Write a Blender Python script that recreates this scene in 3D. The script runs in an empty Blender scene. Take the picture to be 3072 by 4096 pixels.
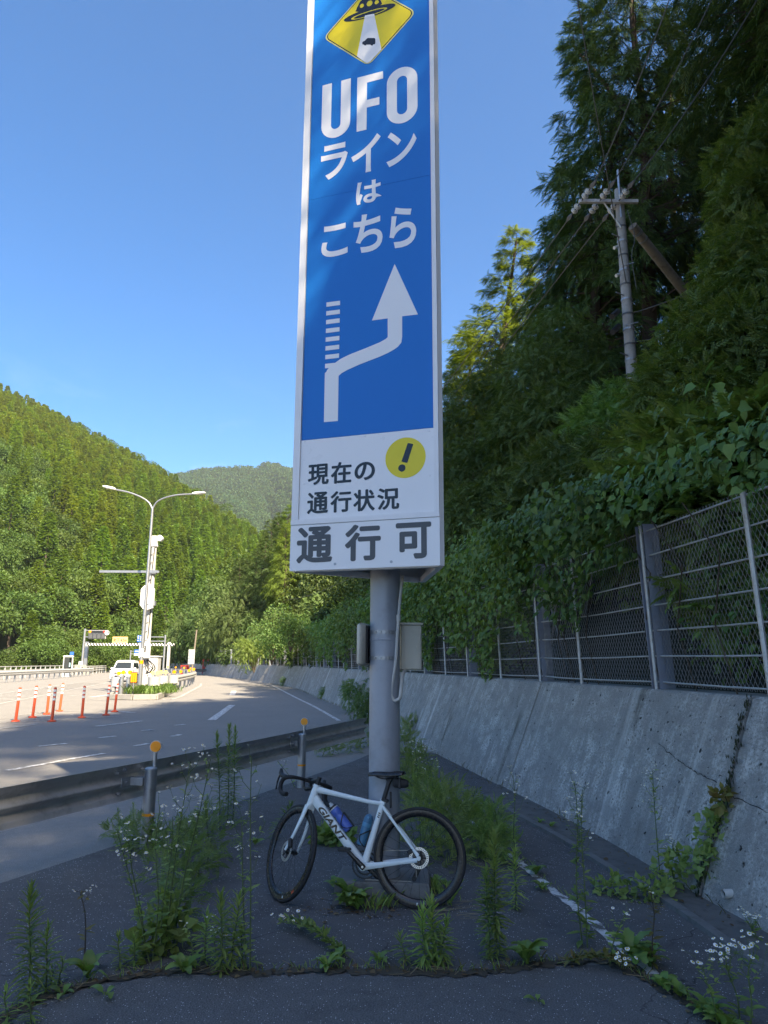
import bpy, math, random
import numpy as np
from mathutils import Vector, Matrix, Euler
rnd = random.Random(11)
sc = bpy.context.scene
COL = sc.collection

# ------------------------------------------------------------------ camera
EYE = 1.72
PITCH = math.atan(604 / 2850.0)
ROLL = math.radians(0.27)
cam = bpy.data.cameras.new('camera')
cam.sensor_fit = 'HORIZONTAL'
cam.sensor_width = 36.0
cam.lens = 36.0 * 2850 / 3072
cam.clip_start = 0.05
cam.clip_end = 6000
camo = bpy.data.objects.new('camera', cam)
COL.objects.link(camo)
camo.matrix_world = Matrix.Translation((0, 0, EYE)) @ Matrix.Rotation(math.pi / 2 + PITCH, 4, 'X') @ Matrix.Rotation(ROLL, 4, 'Z')
sc.camera = camo

# ------------------------------------------------------------------ light
SUN_EL = math.radians(43)
SUN_AZ = math.radians(146)          # clockwise from +Y
world = bpy.data.worlds.new('World')
sc.world = world
world.use_nodes = True
wn = world.node_tree
bg = wn.nodes['Background']
sky = wn.nodes.new('ShaderNodeTexSky')
sky.sky_type = 'NISHITA'
sky.sun_disc = False
sky.sun_elevation = SUN_EL
sky.sun_rotation = SUN_AZ
sky.altitude = 0
sky.air_density = 0.8
sky.dust_density = 1.4
sky.ozone_density = 6.0
deep = wn.nodes.new('ShaderNodeHueSaturation')          # the deep clear blue of the photograph, over the whole dome
deep.inputs['Saturation'].default_value = 1.30
deep.inputs['Hue'].default_value = 0.502
wn.links.new(sky.outputs[0], deep.inputs['Color'])
tcw = wn.nodes.new('ShaderNodeTexCoord'); sxyz = wn.nodes.new('ShaderNodeSeparateXYZ'); wn.links.new(tcw.outputs['Generated'], sxyz.inputs[0])
mpw = wn.nodes.new('ShaderNodeMapping'); mpw.inputs['Scale'].default_value = (2.2, 2.2, 5.0); wn.links.new(tcw.outputs['Generated'], mpw.inputs[0])
cn = wn.nodes.new('ShaderNodeTexNoise'); cn.inputs['Scale'].default_value = 2.6; cn.inputs['Detail'].default_value = 8; cn.inputs['Roughness'].default_value = 0.6; cn.inputs['Distortion'].default_value = 0.4; wn.links.new(mpw.outputs[0], cn.inputs['Vector'])
cr1 = wn.nodes.new('ShaderNodeMapRange'); cr1.inputs[1].default_value = 0.56; cr1.inputs[2].default_value = 0.80; cr1.inputs[4].default_value = 0.20; wn.links.new(cn.outputs['Fac'], cr1.inputs[0])
cr2 = wn.nodes.new('ShaderNodeMapRange'); cr2.inputs[1].default_value = 0.40; cr2.inputs[2].default_value = 0.22; wn.links.new(sxyz.outputs[2], cr2.inputs[0])
cmu = wn.nodes.new('ShaderNodeMath'); cmu.operation = 'MULTIPLY'; wn.links.new(cr1.outputs[0], cmu.inputs[0]); wn.links.new(cr2.outputs[0], cmu.inputs[1])
cmx = wn.nodes.new('ShaderNodeMix'); cmx.data_type = 'RGBA'; cmx.inputs[7].default_value = (4.6, 5.4, 6.6, 1)      # thin morning wisps low in the sky
wn.links.new(cmu.outputs[0], cmx.inputs[0]); wn.links.new(deep.outputs[0], cmx.inputs[6])
wn.links.new(cmx.outputs[2], bg.inputs[0])
bg.inputs[1].default_value = 0.094
sund = bpy.data.lights.new('sun', 'SUN')
sund.energy = 3.9
sund.angle = math.radians(0.53)
sund.color = (1.0, 0.94, 0.84)
suno = bpy.data.objects.new('sun', sund)
COL.objects.link(suno)
sdir = Vector((math.sin(SUN_AZ) * math.cos(SUN_EL), math.cos(SUN_AZ) * math.cos(SUN_EL), math.sin(SUN_EL)))
suno.rotation_euler = sdir.to_track_quat('Z', 'Y').to_euler()
suno.location = (20, -30, 60)
sc.view_settings.view_transform = 'Standard'
sc.view_settings.look = 'None'
sc.view_settings.gamma = 1.0
sc.view_settings.use_curve_mapping = False
sc.view_settings.exposure = 2.05
sc.view_settings.use_white_balance = True           # the phone's balance: set for the open shade
sc.view_settings.white_balance_temperature = 8300
sc.view_settings.white_balance_tint = 10
sc.cycles.max_bounces = 9
sc.cycles.diffuse_bounces = 6
sc.cycles.transmission_bounces = 8
sc.cycles.transparent_max_bounces = 12

# ------------------------------------------------------------------ measuring: photograph pixel (3072 x 4096) -> point in the place
CP, SP = math.cos(PITCH), math.sin(PITCH)
CRO, SRO = math.cos(ROLL), math.sin(ROLL)
def ray(u, v):
    x = (u - 1536) / 2850.0; y = -(v - 2048) / 2850.0
    x, y = x * CRO - y * SRO, x * SRO + y * CRO
    return (x, CP - y * SP, SP + y * CP)
def G(u, v, z=0.0):
    d = ray(u, v); t = (z - EYE) / d[2]
    return (d[0] * t, d[1] * t, z)
def AT(u, v, Y):
    d = ray(u, v); t = Y / d[1]
    return (d[0] * t, Y, EYE + d[2] * t)
def ZO(ox, oy, k):
    return lambda x, y: (ox + x * k, oy + y * k)

# ------------------------------------------------------------------ materials
def nodes_of(name):
    m = bpy.data.materials.new(name); m.use_nodes = True
    nt = m.node_tree
    return m, nt, nt.nodes['Principled BSDF']
def N(nt, t, **kw):
    n = nt.nodes.new(t)
    for k, v in kw.items(): setattr(n, k, v)
    return n
def ramp(nt, fac, stops):
    r = N(nt, 'ShaderNodeValToRGB')
    el = r.color_ramp.elements
    while len(el) < len(stops): el.new(0.5)
    for e, (p, c) in zip(el, stops):
        e.position = p
        e.color = (c, c, c, 1) if not isinstance(c, (tuple, list)) else (c[0], c[1], c[2], 1)
    nt.links.new(fac, r.inputs[0])
    return r.outputs[0]
def noise(nt, scale, detail=3.0, rough=0.55, vec=None, dist=0.0):
    n = N(nt, 'ShaderNodeTexNoise')
    n.inputs['Scale'].default_value = scale; n.inputs['Detail'].default_value = detail
    n.inputs['Roughness'].default_value = rough; n.inputs['Distortion'].default_value = dist
    if vec is not None: nt.links.new(vec, n.inputs['Vector'])
    return n.outputs['Fac']
def mixc(nt, fac, a, b, mode='MIX'):
    m = N(nt, 'ShaderNodeMix', data_type='RGBA', blend_type=mode)
    if isinstance(fac, (int, float)): m.inputs[0].default_value = fac
    else: nt.links.new(fac, m.inputs[0])
    for i, c in ((6, a), (7, b)):
        if isinstance(c, (tuple, list)): m.inputs[i].default_value = (c[0], c[1], c[2], 1)
        else: nt.links.new(c, m.inputs[i])
    return m.outputs[2]
def objvec(nt):
    return N(nt, 'ShaderNodeTexCoord').outputs['Object']
def bump(nt, bsdf, h, strength=0.3, dist=0.01):
    b = N(nt, 'ShaderNodeBump')
    b.inputs['Strength'].default_value = strength; b.inputs['Distance'].default_value = dist
    nt.links.new(h, b.inputs['Height']); nt.links.new(b.outputs[0], bsdf.inputs['Normal'])
def MAT(name, col, rough=0.5, metal=0.0, var=0.12, vs=6.0, bmp=0.0, bs=60.0, dirt=None, dirt_amt=0.0):
    m, nt, b = nodes_of(name)
    v = objvec(nt)
    f = noise(nt, vs, 4, 0.6, v)
    lo = tuple(c * (1 - var) for c in col); hi = tuple(min(1, c * (1 + var)) for c in col)
    c = mixc(nt, f, lo, hi)
    if dirt:
        g = noise(nt, vs * 2.3, 6, 0.7, v)
        c = mixc(nt, ramp(nt, g, [(0.5, 0.0), (0.75, dirt_amt)]), c, dirt)
    nt.links.new(c, b.inputs['Base Color'])
    b.inputs['Roughness'].default_value = rough
    rr = N(nt, 'ShaderNodeMapRange'); rr.inputs[3].default_value = max(0, rough - 0.1); rr.inputs[4].default_value = min(1, rough + 0.12)
    nt.links.new(noise(nt, vs * 3, 3, 0.6, v), rr.inputs[0]); nt.links.new(rr.outputs[0], b.inputs['Roughness'])
    b.inputs['Metallic'].default_value = metal
    if bmp: bump(nt, b, noise(nt, bs, 4, 0.6, v), bmp, 0.01)
    return m
def LEAF(name, c1, c2, c3, trans=0.35, rough=0.5):
    """foliage: every leaf (mesh island) gets its own tint"""
    m, nt, b = nodes_of(name)
    geo = N(nt, 'ShaderNodeNewGeometry')
    oi = N(nt, 'ShaderNodeObjectInfo')
    c = ramp(nt, geo.outputs['Random Per Island'], [(0.0, c1), (0.55, c2), (1.0, c3)])
    hs = N(nt, 'ShaderNodeHueSaturation')
    mr = N(nt, 'ShaderNodeMapRange'); mr.inputs[3].default_value = 0.78; mr.inputs[4].default_value = 1.22
    nt.links.new(oi.outputs['Random'], mr.inputs[0]); nt.links.new(mr.outputs[0], hs.inputs['Value'])
    mh = N(nt, 'ShaderNodeMapRange'); mh.inputs[3].default_value = 0.485; mh.inputs[4].default_value = 0.515
    wt = N(nt, 'ShaderNodeMath', operation='FRACT'); ml = N(nt, 'ShaderNodeMath', operation='MULTIPLY'); ml.inputs[1].default_value = 7.31
    nt.links.new(oi.outputs['Random'], ml.inputs[0]); nt.links.new(ml.outputs[0], wt.inputs[0]); nt.links.new(wt.outputs[0], mh.inputs[0])
    nt.links.new(mh.outputs[0], hs.inputs['Hue']); nt.links.new(c, hs.inputs['Color'])
    c = hs.outputs[0]
    nt.links.new(c, b.inputs['Base Color']); b.inputs['Roughness'].default_value = rough
    b.inputs['Specular IOR Level'].default_value = 0.35
    tr = N(nt, 'ShaderNodeBsdfTranslucent')
    tc = mixc(nt, 1.0, c, (1.25, 1.15, 0.45), 'MULTIPLY'); nt.links.new(tc, tr.inputs[0])
    mx = N(nt, 'ShaderNodeMixShader'); mx.inputs[0].default_value = trans
    nt.links.new(b.outputs[0], mx.inputs[1]); nt.links.new(tr.outputs[0], mx.inputs[2])
    nt.links.new(mx.outputs[0], nt.nodes['Material Output'].inputs[0])
    return m

def asphalt(name, base, speck, speck_amt, scale=70.0, patch=0.25, cracked=False):
    m, nt, b = nodes_of(name)
    v = objvec(nt)
    big = noise(nt, 0.55, 5, 0.6, v, 0.6)
    mid = noise(nt, 9, 4, 0.6, v)
    fine = noise(nt, 140, 2, 0.6, v)
    c = mixc(nt, big, tuple(x * (1 - patch) for x in base), tuple(x * (1 + patch) for x in base))
    c = mixc(nt, mid, mixc(nt, 0.25, c, (0, 0, 0)), mixc(nt, 0.04, c, (1, 1, 1)))
    c = mixc(nt, ramp(nt, fine, [(0.3, 0.0), (0.7, 1.0)]), mixc(nt, 0.45, c, (0, 0, 0)), mixc(nt, 0.05, c, (1, 1, 1)))
    vo = N(nt, 'ShaderNodeTexVoronoi'); vo.inputs['Scale'].default_value = scale
    nt.links.new(v, vo.inputs['Vector'])
    sep = N(nt, 'ShaderNodeSeparateColor'); nt.links.new(vo.outputs['Color'], sep.inputs[0])
    pick = ramp(nt, sep.outputs[0], [(1 - speck_amt, 0.0), (1 - speck_amt + 0.01, 1.0)])
    near = ramp(nt, vo.outputs['Distance'], [(0.15, 1.0), (0.29, 0.0)])
    mu = N(nt, 'ShaderNodeMath', operation='MULTIPLY'); nt.links.new(pick, mu.inputs[0]); nt.links.new(near, mu.inputs[1])
    c = mixc(nt, mu.outputs[0], c, speck)
    if cracked:
        nv = N(nt, 'ShaderNodeTexNoise'); nv.inputs['Scale'].default_value = 1.8; nv.inputs['Detail'].default_value = 5; nt.links.new(v, nv.inputs['Vector'])
        ad = N(nt, 'ShaderNodeMixRGB'); ad.blend_type = 'LINEAR_LIGHT'; ad.inputs[0].default_value = 0.55; nt.links.new(v, ad.inputs[1]); nt.links.new(nv.outputs['Color'], ad.inputs[2])
        ve = N(nt, 'ShaderNodeTexVoronoi', feature='DISTANCE_TO_EDGE'); ve.inputs['Scale'].default_value = 0.55; nt.links.new(ad.outputs[0], ve.inputs['Vector'])
        gate = ramp(nt, noise(nt, 0.8, 2, 0.5, v), [(0.50, 0.0), (0.58, 0.85)])
        ln = ramp(nt, ve.outputs['Distance'], [(0.002, 1.0), (0.006, 0.0)])
        gm = N(nt, 'ShaderNodeMath', operation='MULTIPLY'); nt.links.new(gate, gm.inputs[0]); nt.links.new(ln, gm.inputs[1])
        c = mixc(nt, gm.outputs[0], c, (0.02, 0.02, 0.018))
        st = ramp(nt, noise(nt, 1.7, 6, 0.7, v, 1.0), [(0.54, 0.0), (0.66, 0.45)]); c = mixc(nt, st, c, tuple(x * 0.45 for x in base))
    nt.links.new(c, b.inputs['Base Color'])
    b.inputs['Roughness'].default_value = 0.85
    b.inputs['Specular IOR Level'].default_value = 0.3
    h = N(nt, 'ShaderNodeMath', operation='ADD'); nt.links.new(fine, h.inputs[0]); nt.links.new(vo.outputs['Distance'], h.inputs[1])
    bump(nt, b, h.outputs[0], 0.7, 0.006)
    return m

def concrete(name, base, streak=True):
    m, nt, b = nodes_of(name)
    uv = N(nt, 'ShaderNodeUVMap').outputs[0]
    mp = N(nt, 'ShaderNodeMapping'); mp.inputs['Scale'].default_value = (2.6, 0.45, 1); nt.links.new(uv, mp.inputs[0])
    st = noise(nt, 1.9, 9, 0.75, mp.outputs[0], 0.8)
    mp2 = N(nt, 'ShaderNodeMapping'); mp2.inputs['Scale'].default_value = (1.4, 0.10, 1); nt.links.new(uv, mp2.inputs[0])
    drip = noise(nt, 0.8, 7, 0.62, mp2.outputs[0], 0.4)
    n0 = noise(nt, 0.7, 6, 0.6, uv, 0.5); n1 = noise(nt, 4.5, 7, 0.7, uv); n2 = noise(nt, 34, 5, 0.75, uv); n3 = noise(nt, 120, 3, 0.7, uv)
    dk = tuple(x * 0.38 for x in base); lt = tuple(min(1, x * 1.35) for x in base)
    c = mixc(nt, ramp(nt, st, [(0.42, 0.0), (0.58, 1.0)]), tuple(x * 0.50 for x in base), base)
    c = mixc(nt, ramp(nt, n0, [(0.42, 0.75), (0.60, 0.0)]), c, tuple(x * 0.45 for x in base))
    c = mixc(nt, ramp(nt, n1, [(0.42, 0.80), (0.56, 0.0)]), c, dk)
    c = mixc(nt, ramp(nt, n2, [(0.42, 0.95), (0.53, 0.0)]), c, dk)
    c = mixc(nt, ramp(nt, n3, [(0.55, 0.0), (0.72, 0.5)]), c, lt)
    c = mixc(nt, ramp(nt, drip, [(0.57, 0.0), (0.70, 0.7)]), c, lt)
    c = mixc(nt, ramp(nt, drip, [(0.26, 0.6), (0.36, 0.0)]), c, dk)
    mz = noise(nt, 0.9, 5, 0.6, mp.outputs[0]); c = mixc(nt, ramp(nt, mz, [(0.62, 0.0), (0.72, 0.75)]), c, (0.036, 0.032, 0.012))
    holes = None
    for sc_h, th, ra in ((9, 0.80, 0.20), (24, 0.76, 0.26)):
        nv = N(nt, 'ShaderNodeTexNoise'); nv.inputs['Scale'].default_value = 30; nt.links.new(uv, nv.inputs['Vector'])
        av = N(nt, 'ShaderNodeMixRGB'); av.blend_type = 'LINEAR_LIGHT'; av.inputs[0].default_value = 0.03; nt.links.new(uv, av.inputs[1]); nt.links.new(nv.outputs['Color'], av.inputs[2])
        vo = N(nt, 'ShaderNodeTexVoronoi'); vo.inputs['Scale'].default_value = sc_h; nt.links.new(av.outputs[0], vo.inputs['Vector'])
        sep = N(nt, 'ShaderNodeSeparateColor'); nt.links.new(vo.outputs['Color'], sep.inputs[0])
        pick = ramp(nt, sep.outputs[1], [(th, 0.0), (th + .02, 1.0)]); near = ramp(nt, vo.outputs['Distance'], [(ra * .45, 1.0), (ra, 0.0)])
        mu = N(nt, 'ShaderNodeMath', operation='MULTIPLY'); nt.links.new(pick, mu.inputs[0]); nt.links.new(near, mu.inputs[1])
        c = mixc(nt, mu.outputs[0], c, (0.018, 0.018, 0.018))  # shade inside the pits is put into the colour, bump alone shows little
        if holes is None: holes = mu.outputs[0]
        else:
            mm = N(nt, 'ShaderNodeMath', operation='MAXIMUM'); nt.links.new(holes, mm.inputs[0]); nt.links.new(mu.outputs[0], mm.inputs[1]); mu = mm
    nt.links.new(c, b.inputs['Base Color']); b.inputs['Roughness'].default_value = 0.9
    hh = N(nt, 'ShaderNodeMath', operation='SUBTRACT'); nt.links.new(n2, hh.inputs[0]); nt.links.new(mu.outputs[0], hh.inputs[1])
    bump(nt, b, hh.outputs[0], 0.8, 0.015)
    return m

def worn_paint(name, col, under, thr=0.52):
    m, nt, b = nodes_of(name)
    v = objvec(nt)
    f = noise(nt, 7, 8, 0.75, v)
    c = mixc(nt, ramp(nt, f, [(thr - 0.04, 1.0), (thr + 0.04, 0.0)]), under, col)
    f2 = noise(nt, 60, 3, 0.6, v)
    c = mixc(nt, ramp(nt, f2, [(0.3, 0.35), (0.5, 0.0)]), c, under)
    nt.links.new(c, b.inputs['Base Color']); b.inputs['Roughness'].default_value = 0.75
    return m

M = {}
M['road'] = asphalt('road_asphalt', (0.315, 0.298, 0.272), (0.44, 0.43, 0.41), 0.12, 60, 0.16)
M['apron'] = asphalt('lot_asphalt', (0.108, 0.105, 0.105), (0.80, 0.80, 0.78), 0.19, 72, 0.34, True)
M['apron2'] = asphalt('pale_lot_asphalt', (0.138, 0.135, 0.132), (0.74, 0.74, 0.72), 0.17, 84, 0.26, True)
M['concrete'] = concrete('wall_concrete', (0.60, 0.58, 0.535))
M['old_concrete'] = MAT('old_concrete', (0.15, 0.15, 0.145), 0.9, 0, 0.3, 4, 0.5, 60, (0.05, 0.05, 0.03), 0.7)
M['gutter'] = MAT('gutter_concrete', (0.12, 0.117, 0.11), 0.9, 0, 0.35, 3, 0.4, 70, (0.03, 0.028, 0.02), 0.8)
M['kerb'] = MAT('kerb_concrete', (0.27, 0.26, 0.24), 0.9, 0, 0.25, 3, 0.4, 50, (0.08, 0.08, 0.05), 0.6)
M['paint'] = worn_paint('road_paint', (0.82, 0.82, 0.80), (0.31, 0.295, 0.27), 0.43)
M['paint_worn'] = worn_paint('worn_road_paint', (0.78, 0.78, 0.76), (0.30, 0.285, 0.265), 0.50)
M['line_paint'] = worn_paint('lot_line_paint', (0.62, 0.62, 0.61), (0.10, 0.095, 0.085), 0.52)
M['soil'] = MAT('crack_soil', (0.065, 0.054, 0.038), 1.0, 0, 0.5, 14, 0.8, 40)
M['forest_floor'] = MAT('forest_floor', (0.018, 0.020, 0.010), 1.0, 0, 0.5, 1.2, 0.6, 6)
M['hill'] = MAT('hill_ground', (0.035, 0.050, 0.018), 1.0, 0, 0.4, 0.05)
M['galv'] = MAT('galvanised_steel', (0.36, 0.38, 0.40), 0.42, 0.75, 0.22, 5, 0.1, 30, (0.16, 0.16, 0.16), 0.6)
M['rail'] = MAT('guardrail_steel', (0.50, 0.51, 0.52), 0.38, 0.40, 0.28, 2.5, 0.10, 14, (0.20, 0.20, 0.20), 0.7)
M['pole_grey'] = MAT('grey_painted_steel', (0.30, 0.33, 0.37), 0.45, 0.15, 0.12, 2.5, 0.05, 30, (0.20, 0.20, 0.19), 0.5)
M['beam_blue'] = MAT('blue_grey_steel', (0.25, 0.28, 0.34), 0.55, 0.2, 0.15, 3, 0.05, 30, (0.18, 0.09, 0.05), 0.35)
M['pale_steel'] = MAT('pale_steel', (0.50, 0.51, 0.50), 0.5, 0.3, 0.25, 8, 0.1, 40, (0.22, 0.12, 0.06), 0.5)
M['white_paint'] = MAT('white_painted_metal', (0.76, 0.77, 0.78), 0.38, 0.0, 0.03, 2, 0, 1, (0.60, 0.60, 0.58), 0.25)
M['sign_blue'] = MAT('sign_blue_film', (0.0002, 0.175, 0.55), 0.34, 0.0, 0.03, 1.5, 0.03, 2.0)
M['sign_white'] = MAT('sign_white_film', (0.78, 0.79, 0.80), 0.30, 0.0, 0.03, 2.0, 0.03, 2.0)
M['sign_black'] = MAT('sign_black_film', (0.012, 0.012, 0.014), 0.22, 0.0, 0.1, 4)
M['sign_blue'].node_tree.nodes['Principled BSDF'].inputs['Specular IOR Level'].default_value = 0.2
M['status_film_sheen'] = MAT('status_film_sheen', (0.055, 0.058, 0.066), 0.30, 0.0, 0.1, 30)  # black print made greyer: the sky's reflection is mixed into its colour
M['sign_yellow'] = MAT('sign_yellow_film', (0.75, 0.60, 0.01), 0.32, 0.0, 0.03, 3)
M['pale_yellow'] = MAT('pale_yellow_edge', (0.72, 0.66, 0.22), 0.35, 0.0, 0.03, 3)
M['cream_box'] = MAT('cream_painted_box', (0.52, 0.50, 0.42), 0.45, 0.0, 0.06, 4, 0, 1, (0.30, 0.28, 0.22), 0.3)
M['pvc'] = MAT('grey_pvc', (0.50, 0.50, 0.47), 0.5, 0, 0.06, 5)
M['black_plastic'] = MAT('black_plastic', (0.012, 0.012, 0.013), 0.5, 0, 0.2, 8)
M['black_gloss'] = MAT('black_carbon_gloss', (0.014, 0.014, 0.016), 0.26, 0, 0.2, 8)
M['tape'] = MAT('bar_tape', (0.014, 0.014, 0.015), 0.75, 0, 0.2, 30, 0.3, 200)
M['rubber'] = MAT('tyre_rubber', (0.016, 0.016, 0.017), 0.75, 0, 0.15, 20)
M['bike_white'] = MAT('pearl_white_paint', (0.66, 0.73, 0.73), 0.25, 0, 0.03, 5)
M['steel'] = MAT('bright_steel', (0.62, 0.62, 0.62), 0.3, 0.9, 0.08, 10)
M['chain'] = MAT('chain_steel', (0.22, 0.21, 0.20), 0.45, 0.9, 0.3, 60)
M['bottle_blue'] = MAT('blue_plastic', (0.05, 0.12, 0.42), 0.35, 0, 0.1, 10)
M['bottle_teal'] = MAT('teal_plastic', (0.03, 0.15, 0.26), 0.4, 0, 0.08, 10)
M['teal_light'] = MAT('light_teal_plastic', (0.06, 0.24, 0.38), 0.4, 0, 0.08, 10)
M['clear_grey'] = MAT('pale_grey_plastic', (0.45, 0.48, 0.50), 0.4, 0, 0.05, 10)
M['orange'] = MAT('orange_plastic', (0.66, 0.085, 0.028), 0.5, 0, 0.08, 5, 0, 1, (0.45, 0.10, 0.04), 0.3)
M['amber'] = MAT('amber_reflector', (0.85, 0.30, 0.01), 0.3, 0, 0.08, 60, 0.3, 250)
M['pale_amber'] = MAT('pale_amber_reflector', (0.75, 0.58, 0.22), 0.35, 0, 0.08, 60)
M['red'] = MAT('red_paint', (0.40, 0.03, 0.02), 0.5, 0, 0.1, 4)
M['white_plain'] = MAT('white_reflective', (0.80, 0.80, 0.78), 0.45, 0, 0.03, 8)
M['car_white'] = MAT('car_white_paint', (0.78, 0.79, 0.80), 0.18, 0, 0.02, 2)
M['glass'] = MAT('dark_car_glass', (0.025, 0.032, 0.036), 0.08, 0, 0.1, 2)
M['lamp_glass'] = MAT('headlight_lens', (0.45, 0.48, 0.50), 0.12, 0.2, 0.1, 10)
M['screen'] = MAT('display_screen', (0.020, 0.022, 0.024), 0.35, 0, 0.2, 3)
M['screen_grey'] = MAT('display_segment', (0.085, 0.090, 0.095), 0.5, 0, 0.1, 3)
M['blue_sign'] = MAT('road_sign_blue', (0.012, 0.10, 0.42), 0.4, 0, 0.05, 4)
M['conc_pole'] = MAT('concrete_pole', (0.30, 0.29, 0.27), 0.85, 0, 0.25, 2.2, 0.3, 40, (0.12, 0.11, 0.10), 0.6)
M['pole_white'] = MAT('pale_concrete_pole', (0.46, 0.46, 0.44), 0.8, 0, 0.12, 3, 0.2, 40)
M['wood'] = MAT('weathered_wood', (0.20, 0.17, 0.13), 0.9, 0, 0.35, 3, 0.5, 30, (0.05, 0.04, 0.03), 0.7)
M['ceramic'] = MAT('insulator_ceramic', (0.55, 0.54, 0.50), 0.25, 0, 0.1, 5)
M['wire'] = MAT('black_wire', (0.075, 0.078, 0.075), 0.6, 0, 0.1, 3)
M['bark'] = MAT('cypress_bark', (0.075, 0.055, 0.040), 0.95, 0, 0.4, 2.5, 0.7, 12)
M['bark_pale'] = MAT('pale_bark', (0.13, 0.115, 0.09), 0.95, 0, 0.35, 3, 0.6, 12)
M['stem'] = MAT('green_stem', (0.085, 0.12, 0.035), 0.6, 0, 0.2, 10)
M['stem_dark'] = MAT('reddish_stem', (0.06, 0.045, 0.03), 0.7, 0, 0.2, 10)
M['petal'] = MAT('white_petals', (0.80, 0.80, 0.80), 0.7, 0, 0.04, 50)
M['floret'] = MAT('yellow_florets', (0.62, 0.46, 0.04), 0.7, 0, 0.1, 50)
M['dead'] = LEAF('dead_leaf', (0.10, 0.055, 0.028), (0.16, 0.10, 0.055), (0.22, 0.16, 0.10), 0.2, 0.8)
M['cypress'] = LEAF('cypress_and_shaded_leaves', (0.05, 0.092, 0.026), (0.08, 0.135, 0.036), (0.115, 0.175, 0.046), 0.25, 0.6)  # also the painted shade tone of far shrubs and vines
M['cypress_lit'] = LEAF('sunlit_needles', (0.118, 0.188, 0.032), (0.14, 0.212, 0.038), (0.164, 0.236, 0.044), 0.48, 0.7)  # paler copy of the cypress leaf with sunlight put into its colour
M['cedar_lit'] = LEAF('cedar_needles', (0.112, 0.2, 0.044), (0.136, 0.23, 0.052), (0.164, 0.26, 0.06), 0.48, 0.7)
M['broad_far'] = LEAF('far_broadleaf', (0.072, 0.132, 0.032), (0.095, 0.162, 0.038), (0.12, 0.19, 0.046), 0.45, 0.6)
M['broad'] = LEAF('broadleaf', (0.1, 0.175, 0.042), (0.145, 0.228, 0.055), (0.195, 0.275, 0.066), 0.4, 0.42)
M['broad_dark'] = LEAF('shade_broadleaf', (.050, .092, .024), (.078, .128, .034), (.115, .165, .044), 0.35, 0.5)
M['vine'] = LEAF('vine_leaf', (0.09, 0.185, 0.055), (0.13, 0.24, 0.068), (0.185, 0.29, 0.08), 0.4, 0.42)
M['compound'] = LEAF('compound_leaf', (0.115, 0.215, 0.055), (0.16, 0.27, 0.07), (0.215, 0.32, 0.088), 0.38, 0.42)
M['weed'] = LEAF('weed_leaf', (0.21, 0.31, 0.095), (0.265, 0.37, 0.115), (0.32, 0.42, 0.14), 0.48, 0.5)
M['weed_dark'] = LEAF('dark_weed_leaf', (0.165, 0.255, 0.088), (0.215, 0.31, 0.105), (0.265, 0.36, 0.125), 0.45, 0.5)
M['rosette'] = LEAF('rosette_leaf', (0.13, 0.23, 0.06), (0.17, 0.28, 0.07), (0.22, 0.33, 0.085), 0.35, 0.4)
M['dry_weed'] = LEAF('yellowing_leaf', (0.14, 0.14, 0.03), (0.19, 0.17, 0.05), (0.20, 0.13, 0.05), 0.3, 0.6)
M['far_forest'] = LEAF('far_forest_leaf', (0.04, 0.095, 0.028), (0.058, 0.122, 0.036), (0.082, 0.155, 0.046), 0.3, 0.8)

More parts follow.
